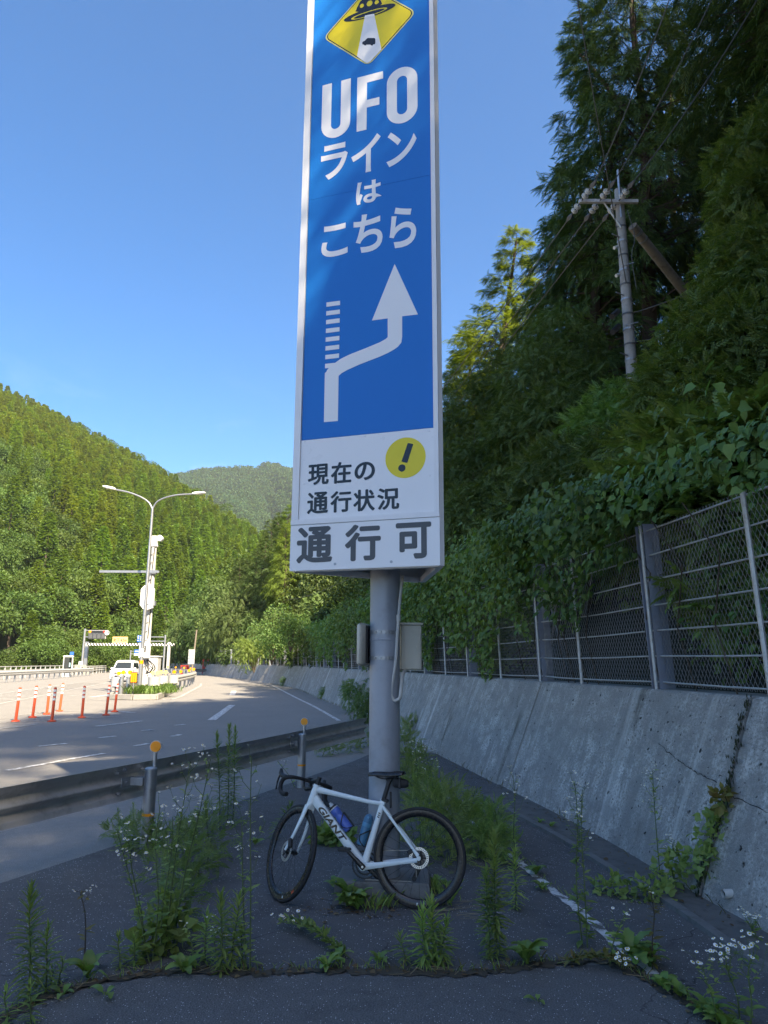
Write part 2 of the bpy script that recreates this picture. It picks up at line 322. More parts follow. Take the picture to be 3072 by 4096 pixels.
# ------------------------------------------------------------------ mesh helpers
def link(o, parent=None):
    COL.objects.link(o)
    if parent is not None: o.parent = parent
    return o
def tag(o, label=None, cat=None, group=None, kind=None):
    if label: o['label'] = label
    if cat: o['category'] = cat
    if group: o['group'] = group
    if kind: o['kind'] = kind
    return o
def thing(name, label, cat, loc=(0, 0, 0), rz=0.0, group=None):
    o = bpy.data.objects.new(name, None)
    o.empty_display_size = 0.1
    o.location = loc; o.rotation_euler = (0, 0, rz)
    link(o); tag(o, label, cat, group)
    return o
def copy_tree(o, parent=None):
    c = o.copy(); COL.objects.link(c)
    if parent is not None: c.parent = parent
    for ch in list(o.children): copy_tree(ch, c)
    return c
def perp(d):
    a = Vector((0, 0, 1)) if abs(d.z) < 0.9 else Vector((1, 0, 0))
    u = d.cross(a).normalized(); return u, d.cross(u).normalized()
class MB:
    def __init__(s): s.v = []; s.f = []
    def add(s, vs, fs):
        n = len(s.v); s.v += [tuple(p) for p in vs]; s.f += [tuple(i + n for i in f) for f in fs]; return s
    def box(s, c, d, rz=0.0, R=None, bev=0.0):
        x, y, z = d[0] / 2, d[1] / 2, d[2] / 2
        if R is None: R = Matrix.Rotation(rz, 3, 'Z')
        if bev <= 0:
            vs = [(i, j, k) for k in (-z, z) for (i, j) in ((-x, -y), (x, -y), (x, y), (-x, y))]
            fs = [(3, 2, 1, 0), (4, 5, 6, 7), (0, 1, 5, 4), (1, 2, 6, 5), (2, 3, 7, 6), (3, 0, 4, 7)]
        else:
            b = min(bev, x * .9, y * .9, z * .9)
            vs = []; fs = []
            rings = [(-z, b), (-z + b, 0), (z - b, 0), (z, b)]
            for (zz, ins) in rings:
                X, Y = x - ins, y - ins
                bb = b if ins == 0 else b * 0.5
                vs += [(-X + bb, -Y, zz), (X - bb, -Y, zz), (X, -Y + bb, zz), (X, Y - bb, zz), (X - bb, Y, zz), (-X + bb, Y, zz), (-X, Y - bb, zz), (-X, -Y + bb, zz)]
            fs.append(tuple(range(7, -1, -1))); fs.append(tuple(range(24, 32)))
            for r in range(3):
                for i in range(8): fs.append((r * 8 + i, r * 8 + (i + 1) % 8, r * 8 + 8 + (i + 1) % 8, r * 8 + 8 + i))
        cc = Vector(c)
        return s.add([R @ Vector(p) + cc for p in vs], fs)
    def cyl(s, p0, p1, r0, r1=None, n=12, caps=True):
        r1 = r0 if r1 is None else r1
        p0, p1 = Vector(p0), Vector(p1); d = (p1 - p0).normalized(); u, w = perp(d)
        vs = []
        for p, r in ((p0, r0), (p1, r1)):
            for i in range(n):
                a = 2 * math.pi * i / n; vs.append(p + (u * math.cos(a) + w * math.sin(a)) * r)
        fs = [(i, (i + 1) % n, n + (i + 1) % n, n + i) for i in range(n)]
        fs = [f[::-1] for f in fs]
        if caps: fs += [tuple(range(n)), tuple(range(2 * n - 1, n - 1, -1))]
        return s.add(vs, fs)
    def tube(s, pts, r, n=8, caps=True, flat=None):
        pts = [Vector(p) for p in pts]; k = len(pts)
        rs = r if isinstance(r, (list, tuple)) else [r] * k
        vs = []; u = None
        for i, p in enumerate(pts):
            d = (pts[min(i + 1, k - 1)] - pts[max(i - 1, 0)])
            d = d.normalized() if d.length > 1e-9 else Vector((0, 0, 1))
            if u is None: u, w = perp(d)
            else:
                u = (u - d * u.dot(d)); u = u.normalized() if u.length > 1e-6 else perp(d)[0]; w = d.cross(u)
            for j in range(n):
                a = 2 * math.pi * j / n; vs.append(p + (u * math.cos(a) + w * math.sin(a)) * rs[i])
        fs = [(i * n + j, i * n + (j + 1) % n, (i + 1) * n + (j + 1) % n, (i + 1) * n + j) for i in range(k - 1) for j in range(n)]
        if caps: fs += [tuple(range(n - 1, -1, -1)), tuple(range((k - 1) * n, k * n))]
        return s.add(vs, fs)
    def loft(s, rings, caps=True):
        n = len(rings[0]); vs = [p for r in rings for p in r]
        fs = [(i * n + j, i * n + (j + 1) % n, (i + 1) * n + (j + 1) % n, (i + 1) * n + j) for i in range(len(rings) - 1) for j in range(n)]
        if caps: fs += [tuple(range(n - 1, -1, -1)), tuple(range((len(rings) - 1) * n, len(rings) * n))]
        return s.add(vs, fs)
    def prism(s, poly, z0, z1):
        n = len(poly)
        vs = [(p[0], p[1], z0) for p in poly] + [(p[0], p[1], z1) for p in poly]
        return s.add(vs, [tuple(range(n - 1, -1, -1)), tuple(range(n, 2 * n))] + [(i, (i + 1) % n, n + (i + 1) % n, n + i) for i in range(n)])
    def lathe(s, prof, c=(0, 0, 0), n=24, axis='Z', closed=False):
        vs = []; k = len(prof)
        for i in range(n):
            a = 2 * math.pi * i / n; ca, sa = math.cos(a), math.sin(a)
            for (r, h) in prof:
                p = {'Z': (r * ca, r * sa, h), 'Y': (r * ca, h, r * sa), 'X': (h, r * ca, r * sa)}[axis]
                vs.append((p[0] + c[0], p[1] + c[1], p[2] + c[2]))
        fs = []
        for i in range(n):
            j = (i + 1) % n
            for q in range(k if closed else k - 1):
                q2 = (q + 1) % k
                fs.append((i * k + q, j * k + q, j * k + q2, i * k + q2))
        return s.add(vs, fs)
    def xf(s, mtx):
        s.v = [tuple(mtx @ Vector(p)) for p in s.v]; return s
    def build(s, name, mat, parent=None, smooth=False, ang=40):
        me = bpy.data.meshes.new(name); me.from_pydata(s.v, [], s.f)
        me.materials.append(M[mat] if isinstance(mat, str) else mat)
        import bmesh
        bm = bmesh.new(); bm.from_mesh(me); bmesh.ops.recalc_face_normals(bm, faces=bm.faces); bm.to_mesh(me); bm.free()
        if smooth:
            for p in me.polygons: p.use_smooth = True
            me.set_sharp_from_angle(angle=math.radians(ang))
        me.update()
        return link(bpy.data.objects.new(name, me), parent)
def npmesh(name, V, T, mat, smooth=False):
    V = np.asarray(V, dtype=np.float32); T = np.asarray(T, dtype=np.int32); k = T.shape[1]
    me = bpy.data.meshes.new(name)
    me.vertices.add(len(V)); me.vertices.foreach_set('co', V.ravel())
    me.loops.add(T.size); me.loops.foreach_set('vertex_index', T.ravel())
    me.polygons.add(len(T)); me.polygons.foreach_set('loop_start', np.arange(0, T.size, k, dtype=np.int32))
    me.polygons.foreach_set('loop_total', np.full(len(T), k, dtype=np.int32))
    if smooth: me.polygons.foreach_set('use_smooth', np.ones(len(T), dtype=bool))
    me.materials.append(M[mat] if isinstance(mat, str) else mat)
    me.update(calc_edges=True)
    return me
def npobj(name, V, T, mat, parent=None, kind=None, smooth=False):
    o = link(bpy.data.objects.new(name, npmesh(name, V, T, mat, smooth)), parent)
    if kind: o['kind'] = kind
    return o
def spline(pts, step):
    """Catmull-Rom through points, resampled about every step metres"""
    P = [np.array(p, float) for p in pts]; P = [2 * P[0] - P[1]] + P + [2 * P[-1] - P[-2]]
    out = []
    for i in range(1, len(P) - 2):
        n = max(1, int(np.linalg.norm(P[i + 1] - P[i]) / step))
        for k in range(n):
            t = k / n
            out.append(0.5 * ((2 * P[i]) + (-P[i - 1] + P[i + 1]) * t + (2 * P[i - 1] - 5 * P[i] + 4 * P[i + 1] - P[i + 2]) * t * t + (-P[i - 1] + 3 * P[i] - 3 * P[i + 1] + P[i + 2]) * t ** 3))
    out.append(P[-2])
    return np.array(out)
def smoothstep(x): x = max(0, min(1, x)); return x * x * (3 - 2 * x)

# ------------------------------------------------------------------ ground, roads
def sheet(name, poly, z, mat, kind='structure'):
    me = bpy.data.meshes.new(name); me.from_pydata([(p[0], p[1], z) for p in poly], [], [tuple(range(len(poly)))])
    me.materials.append(M[mat]); me.update()
    if me.polygons[0].normal.z < 0: me.flip_normals()
    o = link(bpy.data.objects.new(name, me)); tag(o, kind=kind); return o
sheet('ground', [(-1150, -280), (1150, -280), (1150, 2300), (-1150, 2300)], -0.35, 'forest_floor')
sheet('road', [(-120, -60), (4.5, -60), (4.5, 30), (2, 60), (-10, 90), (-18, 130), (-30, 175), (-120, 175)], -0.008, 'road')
foot_px = [(1396.6, 2843), (1300.6, 2804), (1179, 2755), (1085, 2736), (967, 2716), (889, 2708)]
near_px = [(3060, 3740), (2743, 3566), (2491, 3408), (2284, 3292), (2132, 3214), (2000, 3147), (1900, 3094)]
_n = [G(*p)[:2] for p in near_px]
_a = (_n[0][0] * 2 - _n[2][0], _n[0][1] * 2 - _n[2][1])
print('near foot', [(round(x, 2), round(y, 2)) for x, y in _n])
WF = [(2.62, -45), (2.60, -10), (2.54, 2.0)] + _n + [G(*p)[:2] for p in foot_px]
WF += [(WF[-1][0] - 9, WF[-1][1] + 22), (WF[-1][0] - 22, WF[-1][1] + 46)]
WP = spline(WF, 0.5)                                   # foot line of the retaining wall
_d = np.gradient(WP, axis=0); _d /= np.linalg.norm(_d, axis=1)[:, None]
WN = np.stack([_d[:, 1], -_d[:, 0]], 1)                # outward (uphill)
WS = np.concatenate([[0], np.cumsum(np.linalg.norm(np.diff(WP, axis=0), axis=1))])
def wall_at(s, off=0.0):
    x = np.interp(s, WS, WP[:, 0]); y = np.interp(s, WS, WP[:, 1])
    nx = np.interp(s, WS, WN[:, 0]); ny = np.interp(s, WS, WN[:, 1])
    return np.array([x + nx * off, y + ny * off]), np.array([nx, ny])
def s_of_Y(Y): return float(np.interp(Y, WP[:, 1], WS))
WALL_H, WALL_B = 1.47, 0.60
def slope_z(d): return WALL_H + 0.05 + max(0.0, d - 0.4) * 0.80
def slope_pt(Y, d):
    p, n = wall_at(s_of_Y(Y), WALL_B + d); return Vector((p[0], p[1], slope_z(d)))

# lot asphalt: two sheets with a weedy joint between them
crack = [G(*p)[:2] for p in ((-400, 4250), (-60, 4110), (200, 3985), (420, 3925), (700, 3885), (1000, 3892), (1250, 3885), (1536, 3885), (1750, 3895), (1950, 3890), (2150, 3860), (2300, 3850), (2440, 3850), (2600, 3930), (2760, 4010), (2900, 4110), (3150, 4300))]
railp = [(-3.6, 4.4), (-3.0, 5.8), (-2.72, 6.5), (-2.35, 7.42), (-1.68, 9.3), (-1.0, 11.3), (-0.28, 13.35)]
lot_edge = [(-0.1, 15.0), (-0.55, 13.3), (-1.45, 10.7), (-2.45, 7.6), (-3.35, 5.3), (-5.2, 1.8), (-7, -2), (-9, -8)]
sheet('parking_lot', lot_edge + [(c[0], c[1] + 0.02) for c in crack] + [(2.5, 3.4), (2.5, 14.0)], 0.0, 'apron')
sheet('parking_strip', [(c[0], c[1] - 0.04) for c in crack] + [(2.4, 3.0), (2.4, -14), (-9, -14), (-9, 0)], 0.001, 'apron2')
def ribbon(name, pts, w, z, mat, kind='structure', wvar=0.0, step=None):
    P = spline(pts, step) if step else np.array([p[:2] for p in pts], float)
    d = np.gradient(P, axis=0); d /= np.linalg.norm(d, axis=1)[:, None] + 1e-9
    n = np.stack([-d[:, 1], d[:, 0]], 1)
    V = []
    for i, p in enumerate(P):
        a = w / 2 * (1 + wvar * (rnd.random() - .5) * 2); b = w / 2 * (1 + wvar * (rnd.random() - .5) * 2)
        V += [(*(p + n[i] * a), z), (*(p - n[i] * b), z)]
    T = [(2 * i, 2 * i + 1, 2 * i + 3, 2 * i + 2) for i in range(len(P) - 1)]
    o = npobj(name, V, T, mat); tag(o, kind=kind)
    if o.data.polygons[0].normal.z < 0: o.data.flip_normals()
    return o
ribbon('soil_strip', [c for c in crack], 0.08, 0.006, 'soil', wvar=0.95, step=0.03)
# painted edge line of the lot, drain strip and its edge
line_px = [(2620, 3900), (2480, 3785), (2330, 3655), (2185, 3540), (2040, 3420), (1935, 3335), (1850, 3240)]
ribbon('lot_edge_line', [G(*p)[:2] for p in line_px], 0.075, 0.005, 'line_paint', wvar=0.35, step=0.06)
dr_px = [(3300, 4040), (3000, 3862), (2800, 3720), (2620, 3595), (2420, 3480), (2230, 3360), (2050, 3262), (1930, 3190)]
dr = [G(*p)[:2] for p in dr_px]
dr = [(2.2, 1.0)] + dr
drs = spline(dr, 0.2)
mb = MB()
for i in range(len(drs) - 1):
    a, b = drs[i], drs[i + 1]; t = (b - a) / np.linalg.norm(b - a); n = np.array([t[1], -t[0]])
    vs = [(*(a + n * 0.0), 0.0), (*(a + n * 0.0), 0.035), (*(a + n * 0.07), 0.035), (*(a + n * 0.07), 0.0)]
    ve = [(*(b + n * 0.0), 0.0), (*(b + n * 0.0), 0.035), (*(b + n * 0.07), 0.035), (*(b + n * 0.07), 0.0)]
    mb.add(vs + ve, [(0, 1, 5, 4), (1, 2, 6, 5), (2, 3, 7, 6)])
tag(mb.build('drain_edge', 'old_concrete'), kind='structure')
poly = [tuple(p) for p in drs] + [tuple(wall_at(s_of_Y(y), 0.03)[0]) for y in np.arange(drs[-1][1] + 1, 0.5, -0.5)]
sheet('drain_strip', poly, 0.012, 'gutter')
# ------------------------------------------------------------------ retaining wall
wall = thing('retaining_wall', 'long battered grey concrete retaining wall with streaks and mossy joints beside the lot', 'wall', (0, 0, 0))
def wall_piece(name, s0, s1, mat, inset=0.0, parent=wall, ztop=WALL_H):
    ss = np.arange(s0, s1, 0.5).tolist() + [s1]
    if len(ss) > 2 and ss[-1] - ss[-2] < 0.05: ss.pop(-2)
    prof = [(-0.05, -0.10), (0.02, 0.02), (WALL_B * 0.35, WALL_H * 0.35), (WALL_B * 0.7, WALL_H * 0.7), (WALL_B - 0.01, ztop - 0.02), (WALL_B + 0.02, ztop), (WALL_B + 0.42, ztop + 0.004), (WALL_B + 0.42, 0.8)]
    vl = [0, .1, .65, 1.25, 1.78, 1.82, 2.2, 2.9]
    V, UV, F = [], [], []
    for s in ss:
        for (o, z), v in zip(prof, vl):
            p, n = wall_at(s, o + inset); V.append((p[0], p[1], z - (inset * 0.3))); UV.append((s, v))
    k = len(prof)
    for i in range(len(ss) - 1):
        for j in range(k - 1): F.append((i * k + j, (i + 1) * k + j, (i + 1) * k + j + 1, i * k + j + 1))
    F.append(tuple(range(k))); F.append(tuple(range((len(ss) - 1) * k + k - 1, (len(ss) - 1) * k - 1, -1)))
    me = bpy.data.meshes.new(name); me.from_pydata(V, [], F); me.materials.append(M[mat])
    uv = me.uv_layers.new(name='UVMap')
    for l in me.loops: uv.data[l.index].uv = UV[l.vertex_index]
    me.update()
    return link(bpy.data.objects.new(name, me), parent)
sj = s_of_Y(5.85)
joints = [sj + 4.75 * k for k in range(-5, 30)]
joints = [j for j in joints if j < WS[-1] - 6]
core = wall_piece('wall_core', joints[0], joints[-1], 'soil', 0.05)
for a, b in zip(joints[:-1], joints[1:]):
    g = 0.018 if abs(a - sj) < .1 or abs(b - sj) < .1 else 0.012
    wall_piece('wall_panel', a + g, b - g, 'concrete', rnd.uniform(-0.006, 0.008))
# hairline crack ledge across the near panel: a thin recessed scar
M['scar'] = MAT('wall_scar', (0.03, 0.03, 0.03), 1.0)
def scar(pts, w):
    P = spline(pts, .03); V = []
    for i, (s, v) in enumerate(P):
        ww = w * rnd.uniform(.3, 1.3); vv = v + rnd.gauss(0, .004)
        for k in (-1, 1):
            t = vv + k * ww; pp, nn = wall_at(s, WALL_B * t / WALL_H * .985 + .012); V.append((pp[0] - nn[0] * .019, pp[1] - nn[1] * .019, t))
    npobj('crack', V, [(2 * i, 2 * i + 1, 2 * i + 3, 2 * i + 2) for i in range(len(P) - 1)], 'scar', wall)
scar([(sj + 1.25, .98), (sj + .9, .90), (sj + .55, .84), (sj + .12, .80)], .004); scar([(sj - .1, .74), (sj - .5, .70), (sj - .8, .66)], .003)
scar([(sj + 3.0, 1.15), (sj + 2.95, .9), (sj + 3.0, .7)], .0025)
mb = MB(); pp, nn = wall_at(sj - .32, .035); c_ = Vector((pp[0], pp[1], .12)); n3_ = Vector((nn[0], nn[1], 0)); mb.cyl(c_ + n3_ * .06, c_ - n3_ * .028, .030, .030, 14, False); mb.cyl(c_ + n3_ * .06, c_ - n3_ * .028, .025, .025, 14, False); mb.build('weep_pipe', 'pvc', wall, True)
mb = MB(); mb.cyl(c_ + n3_ * .03, c_ - n3_ * .008, .026, .026, 14); mb.build('weep_hole', 'scar', wall)
# moss cushions growing in the open joint
V, T = [], []
for k in range(260):
    t = rnd.random(); s = sj + rnd.gauss(0, 0.018) + 0.02 * math.sin(t * 9)
    if rnd.random() < 0.35 * (t > .35): s += rnd.gauss(0, .04)
    p, n = wall_at(s, t * WALL_B - 0.005); r = rnd.uniform(0.008, 0.022)
    c = Vector((p[0], p[1], t * WALL_H)); base = len(V)
    ring = [c + Vector((rnd.uniform(.6, 1.2) * r * math.cos(a) * .3 - .006, rnd.uniform(.6, 1.2) * r * math.cos(a), rnd.uniform(.7, 1.6) * r * math.sin(a))) for a in [i * math.pi / 3 for i in range(6)]]
    V += [tuple(c + Vector((-0.014, 0, 0)))] + [tuple(q) for q in ring]
    T += [(base, base + 1 + i, base + 1 + (i + 1) % 6) for i in range(6)]
M['moss'] = MAT('joint_moss', (0.030, 0.034, 0.008), 1.0, 0, 0.5, 30, 0.8, 90)
npobj('moss', V, T, 'moss', wall, 'stuff')

# ------------------------------------------------------------------ rockfall fence on the wall
FENCE_H = 1.72
fence = thing('rockfall_fence', 'steel rockfall fence of beams, ropes and chain-link mesh on top of the wall', 'fence', (0, 0, 0))
def fpt(s, h, off=0.155):
    p, n = wall_at(s, WALL_B + off - 0.04 * h); return Vector((p[0], p[1], WALL_H + h))
s_first = s_of_Y(7.6)
FB = 3.72
posts = [s_first + FB * k for k in range(-2, 26)]
posts = [p for p in posts if p < WS[-1] - 8]
def ibeam(mb, s, h0, h1):
    p, n = wall_at(s, 0); n = Vector((n[0], n[1], 0)); t = Vector((-n.y, n.x, 0))
    a, b = fpt(s, h0), fpt(s, h1)
    # flanges square to the fence line, so that their broad faces look along the road
    for (o, wd, th) in ((-0.085, 0.17, 0.012), (0.085, 0.17, 0.012)):
        rs = []
        for q in (a, b):
            c = q + t * o
            rs.append([c - n * wd / 2 - t * th / 2, c + n * wd / 2 - t * th / 2, c + n * wd / 2 + t * th / 2, c - n * wd / 2 + t * th / 2])
        mb.loft(rs)
    rs = [[q - n * .004 - t * .079, q + n * .004 - t * .079, q + n * .004 + t * .079, q - n * .004 + t * .079] for q in (a, b)]
    mb.loft(rs)
for s in posts:
    mb = MB(); ibeam(mb, s, -0.05, FENCE_H + 0.02); bo = mb.build('h_beam_post', 'beam_blue', fence)
    p_, n_ = wall_at(s, 0); n_ = Vector((n_[0], n_[1], 0)); t_ = Vector((-n_.y, n_.x, 0))
    mb = MB(); mb.tube([fpt(s, -.02, .035) - t_ * .075, fpt(s, FENCE_H + .05, .045) - t_ * .075], .017, 6); mb.build('edge_pole', 'pale_steel', bo)
rope_h = [0.07 + i * 0.265 for i in range(7)]
far_s = s_of_Y(45)
for i in range(len(posts) - 1):
    a, b = posts[i], posts[i + 1]; m = (a + b) / 2
    mb = MB(); mb.tube([fpt(m, -0.02, .10), fpt(m, FENCE_H - 0.05, .10)], 0.022, 6); mb.build('fence_pole', 'pale_steel', fence)
    for h in rope_h:
        if a > far_s and h in rope_h[1::2]: continue
        mb = MB(); mb.tube([fpt(a, h, .11), fpt((a * 2 + b) / 3, h - .012, .11), fpt((a + b * 2) / 3, h - .012, .11), fpt(b, h, .11)], 0.0085, 4)
        mb.build('wire_rope', 'pale_steel', fence)
    if a < s_of_Y(30):
        V, F = [], []; cell = 0.062 if a < s_of_Y(16) else 0.11; r = 0.0022 if a < s_of_Y(16) else 0.004
        L = b - a - .22; H = FENCE_H - 0.06
        for sg in (-1, 1):
            for k in range(int(-H / cell) - 1, int((L + H) / cell) + 1):
                x0 = k * cell; y0, y1 = 0.0, H
                def xx(y): return x0 + (y if sg > 0 else H - y) * 0.62
                ya, yb = 0.0, H
                # clip to 0..L
                sl = 0.62
                if sg > 0:
                    ya = max(ya, (0 - x0) / sl); yb = min(yb, (L - x0) / sl)
                else:
                    ya = max(ya, H - (L - x0) / sl); yb = min(yb, H - (0 - x0) / sl)
                if yb - ya < 0.02: continue
                p, q = fpt(a + .11 + xx(ya), ya + .03, .135 + sg * .003), fpt(a + .11 + xx(yb), yb + .03, .135 + sg * .003)
                d = (q - p).normalized(); u, w = perp(d); n0 = len(V)
                for c in (p, q):
                    for ang in (0, 2.094, 4.189): V.append(tuple(c + (u * math.cos(ang) + w * math.sin(ang)) * r))
                F += [(n0 + i2, n0 + (i2 + 1) % 3, n0 + 3 + (i2 + 1) % 3, n0 + 3 + i2) for i2 in range(3)]
        npobj('chain_link', V, F, 'galv', fence, 'stuff')

# ------------------------------------------------------------------ uphill slope behind the wall (terrain)
V, F = [], []
svals = np.arange(0.0, WS[-1], 2.0); dvals = [0.42, 1, 2, 4, 7, 11, 16, 22, 30, 40, 52]
for s in svals:
    for d in dvals:
        p, n = wall_at(s, WALL_B + d)
        V.append((p[0], p[1], slope_z(d) - 0.12 + rnd.uniform(-.15, .15) * min(1, d / 3)))
k = len(dvals)
F = [(i * k + j, (i + 1) * k + j, (i + 1) * k + j + 1, i * k + j + 1) for i in range(len(svals) - 1) for j in range(k - 1)]
o = npobj('wooded_slope', V, F, 'forest_floor', None, None, True); tag(o, kind='structure')
if o.data.polygons[0].normal.z < 0: o.data.flip_normals()

# ------------------------------------------------------------------ the tall sign
SZ = 2.434
SL = Vector(G(1160, 2283, SZ)); SR = Vector(G(1762, 2260, SZ)); SC = Vector((SR.x + 0.028, SR.y + 0.022, SZ)); SA = Vector((0.34, 6.38, SZ))
SD = (SR - SL); SW = SD.length; SD.normalize(); SN = Vector((SD.y, -SD.x, 0))      # SN faces the lot
def face_uv(u, v):
    """photo pixel -> (s, h) on the front face: metres from its lower left corner"""
    d = Vector(ray(u, v)); o = Vector((0, 0, EYE)); t = (SL - o).dot(SN) / d.dot(SN); p = o + d * t - SL
    return p.dot(SD), p.z
def fp(s, h, out=0.0): return SL + SD * s + Vector((0, 0, h)) + SN * out
PX, PY = 0.012, 5.845
sign = thing('direction_sign', 'tall blue and white sign tower on a grey pole pointing right to a mountain route', 'road sign', (PX, PY, 0))
B0 = Vector((PX, PY, 0))
def sbuild(mb, name, mat, parent=sign, smooth=False, ang=40):
    mb.xf(Matrix.Translation(-B0)); return mb.build(name, mat, parent, smooth, ang)
SH = face_uv(1480, -150)[1] + 0.15
Z1, Z2, Z3 = ZO(1100, 0, 800 / 1659), ZO(1100, 900, 800 / 1659), ZO(1100, 1650, 800 / 1659)
f1 = lambda x, y: face_uv(*Z1(x, y)); f2 = lambda x, y: face_uv(*Z2(x, y)); f3 = lambda x, y: face_uv(*Z3(x, y))
# body: three sided box, open below
t = 0.05
mb = MB()
tri = [SL, SR, SC, SA]
cen = (SL + SR + SA) / 3
mb2 = MB()
outer = [SL, SR, SC, SA + Vector((.02, 0, 0)), SA + Vector((-.02, .01, 0))]
back = [SL + SN * -0.012, SR + SN * -0.012, SC, SA + Vector((.03, -.02, 0)), SA + Vector((-.03, -.01, 0))]
rings = [[p + Vector((0, 0, h)) for p in back] for h in (0.0, SH)]
mb.loft(rings, caps=False); mb.add([p for p in rings[1]], [(0, 1, 2, 3, 4)])
inn = [p + (cen - p) * 0.03 for p in back]
sbuild(mb, 'sign_body', 'white_paint')
# bottom skirt rails, seen from below
mb = MB()
for a, b in ((back[0], back[4]), (back[3], back[2]), (back[0], back[1])):
    d = (b - a).normalized(); n = Vector((-d.y, d.x, 0)); n = n if n.dot(cen - a) > 0 else -n
    for h in (0.001,):
        rs = []
        for p in (a + d * .02, b - d * .02):
            rs.append([p + n * 0.002 + Vector((0, 0, h - .012)), p + n * 0.05 + Vector((0, 0, h - .012)), p + n * 0.05 + Vector((0, 0, h + .03)), p + n * 0.002 + Vector((0, 0, h + .03))])
        mb.loft(rs)
sbuild(mb, 'bottom_frame', 'white_paint')
mb = MB()
for k in range(3):
    y = 0.25 + 0.22 * k
    a = back[0].lerp(back[4], y); b = back[1].lerp(back[3], y)
    mb.tube([a + Vector((0, 0, .12)), b + Vector((0, 0, .12))], 0.02, 6)
sbuild(mb, 'inner_brace', 'galv')
# frame strips and panels on the front
def plate(pts, o0, o1):
    m = MB(); n = len(pts)
    m.add([fp(s, h, o0) for s, h in pts] + [fp(s, h, o1) for s, h in pts], [tuple(range(n - 1, -1, -1)), tuple(range(n, 2 * n))] + [(i, (i + 1) % n, n + (i + 1) % n, n + i) for i in range(n)])
    return m
def rect(s0, s1, h0, h1): return [(s0, h0), (s1, h0), (s1, h1), (s0, h1)]
sL = (f2(265, 0)[0] + f2(228, 1780)[0] + f1(333, 0)[0]) / 3
sR = (f2(1308, 1690)[0] + f1(1278, 0)[0]) / 2
hB = (f2(228, 1780)[1] + f2(1308, 1688)[1]) / 2            # foot of the blue panel
hW0 = (f3(145, 890)[1] + f3(1367, 825)[1]) / 2             # top of rail strip
hW1 = (f3(140, 935)[1] + f3(1367, 870)[1]) / 2             # foot of rail strip
sbuild(plate(rect(0.002, sL - .006, hW0 + .002, SH), -0.010, 0.012), 'side_frame', 'white_paint')
sbuild(plate(rect(sR + .006, SW - .002, hW0 + .002, SH), -0.010, 0.012), 'side_frame', 'white_paint')
sbuild(plate(rect(0.0, SW, hW1 + .0015, hW0), -0.010, 0.016), 'cross_rail', 'white_paint')
seam_h = f1(480, 1620)[1]
sbuild(plate(rect(sL - .001, sR + .001, hB + .001, seam_h - .0012), -0.010, 0.0), 'blue_panel', 'sign_blue')
BP = sbuild(plate(rect(sL - .001, sR + .001, seam_h + .0012, SH - .01), -0.010, 0.0), 'blue_panel', 'sign_blue')
WPN = sbuild(plate(rect(sL - .004, sR + .004, hW0 + .002, hB - .002), -0.010, 0.001), 'white_panel', 'sign_white')
SPN = sbuild(plate(rect(0.0, SW, -0.004, hW1 - .0015), -0.010, 0.010), 'status_panel', 'sign_white')
mb = MB(); 
rs = [[SR + SN * .004 + Vector((0, 0, h)), SC + Vector((.004, 0, h)), SC + Vector((-.01, .02, h)), SR + SN * -.02 + Vector((0, 0, h))] for h in (-0.004, SH)]
mb.loft(rs); sbuild(mb, 'corner_trim', 'white_paint')
for q in ((502, 1258), (968, 1240)):
    s, h = f3(*q); m = MB(); m.cyl(fp(s, h, .009), fp(s, h, .013), .011, .011, 12); sbuild(m, 'screw_cap', 'galv', sign)
for q in ((248, 243), (750, 195), (1280, 152), (240, 592), (1285, 522)):
    s, h = f3(*q); m = MB(); m.cyl(fp(s, h, 0), fp(s, h, .006), .007, .005, 10); sbuild(m, 'screw', 'white_paint', sign)

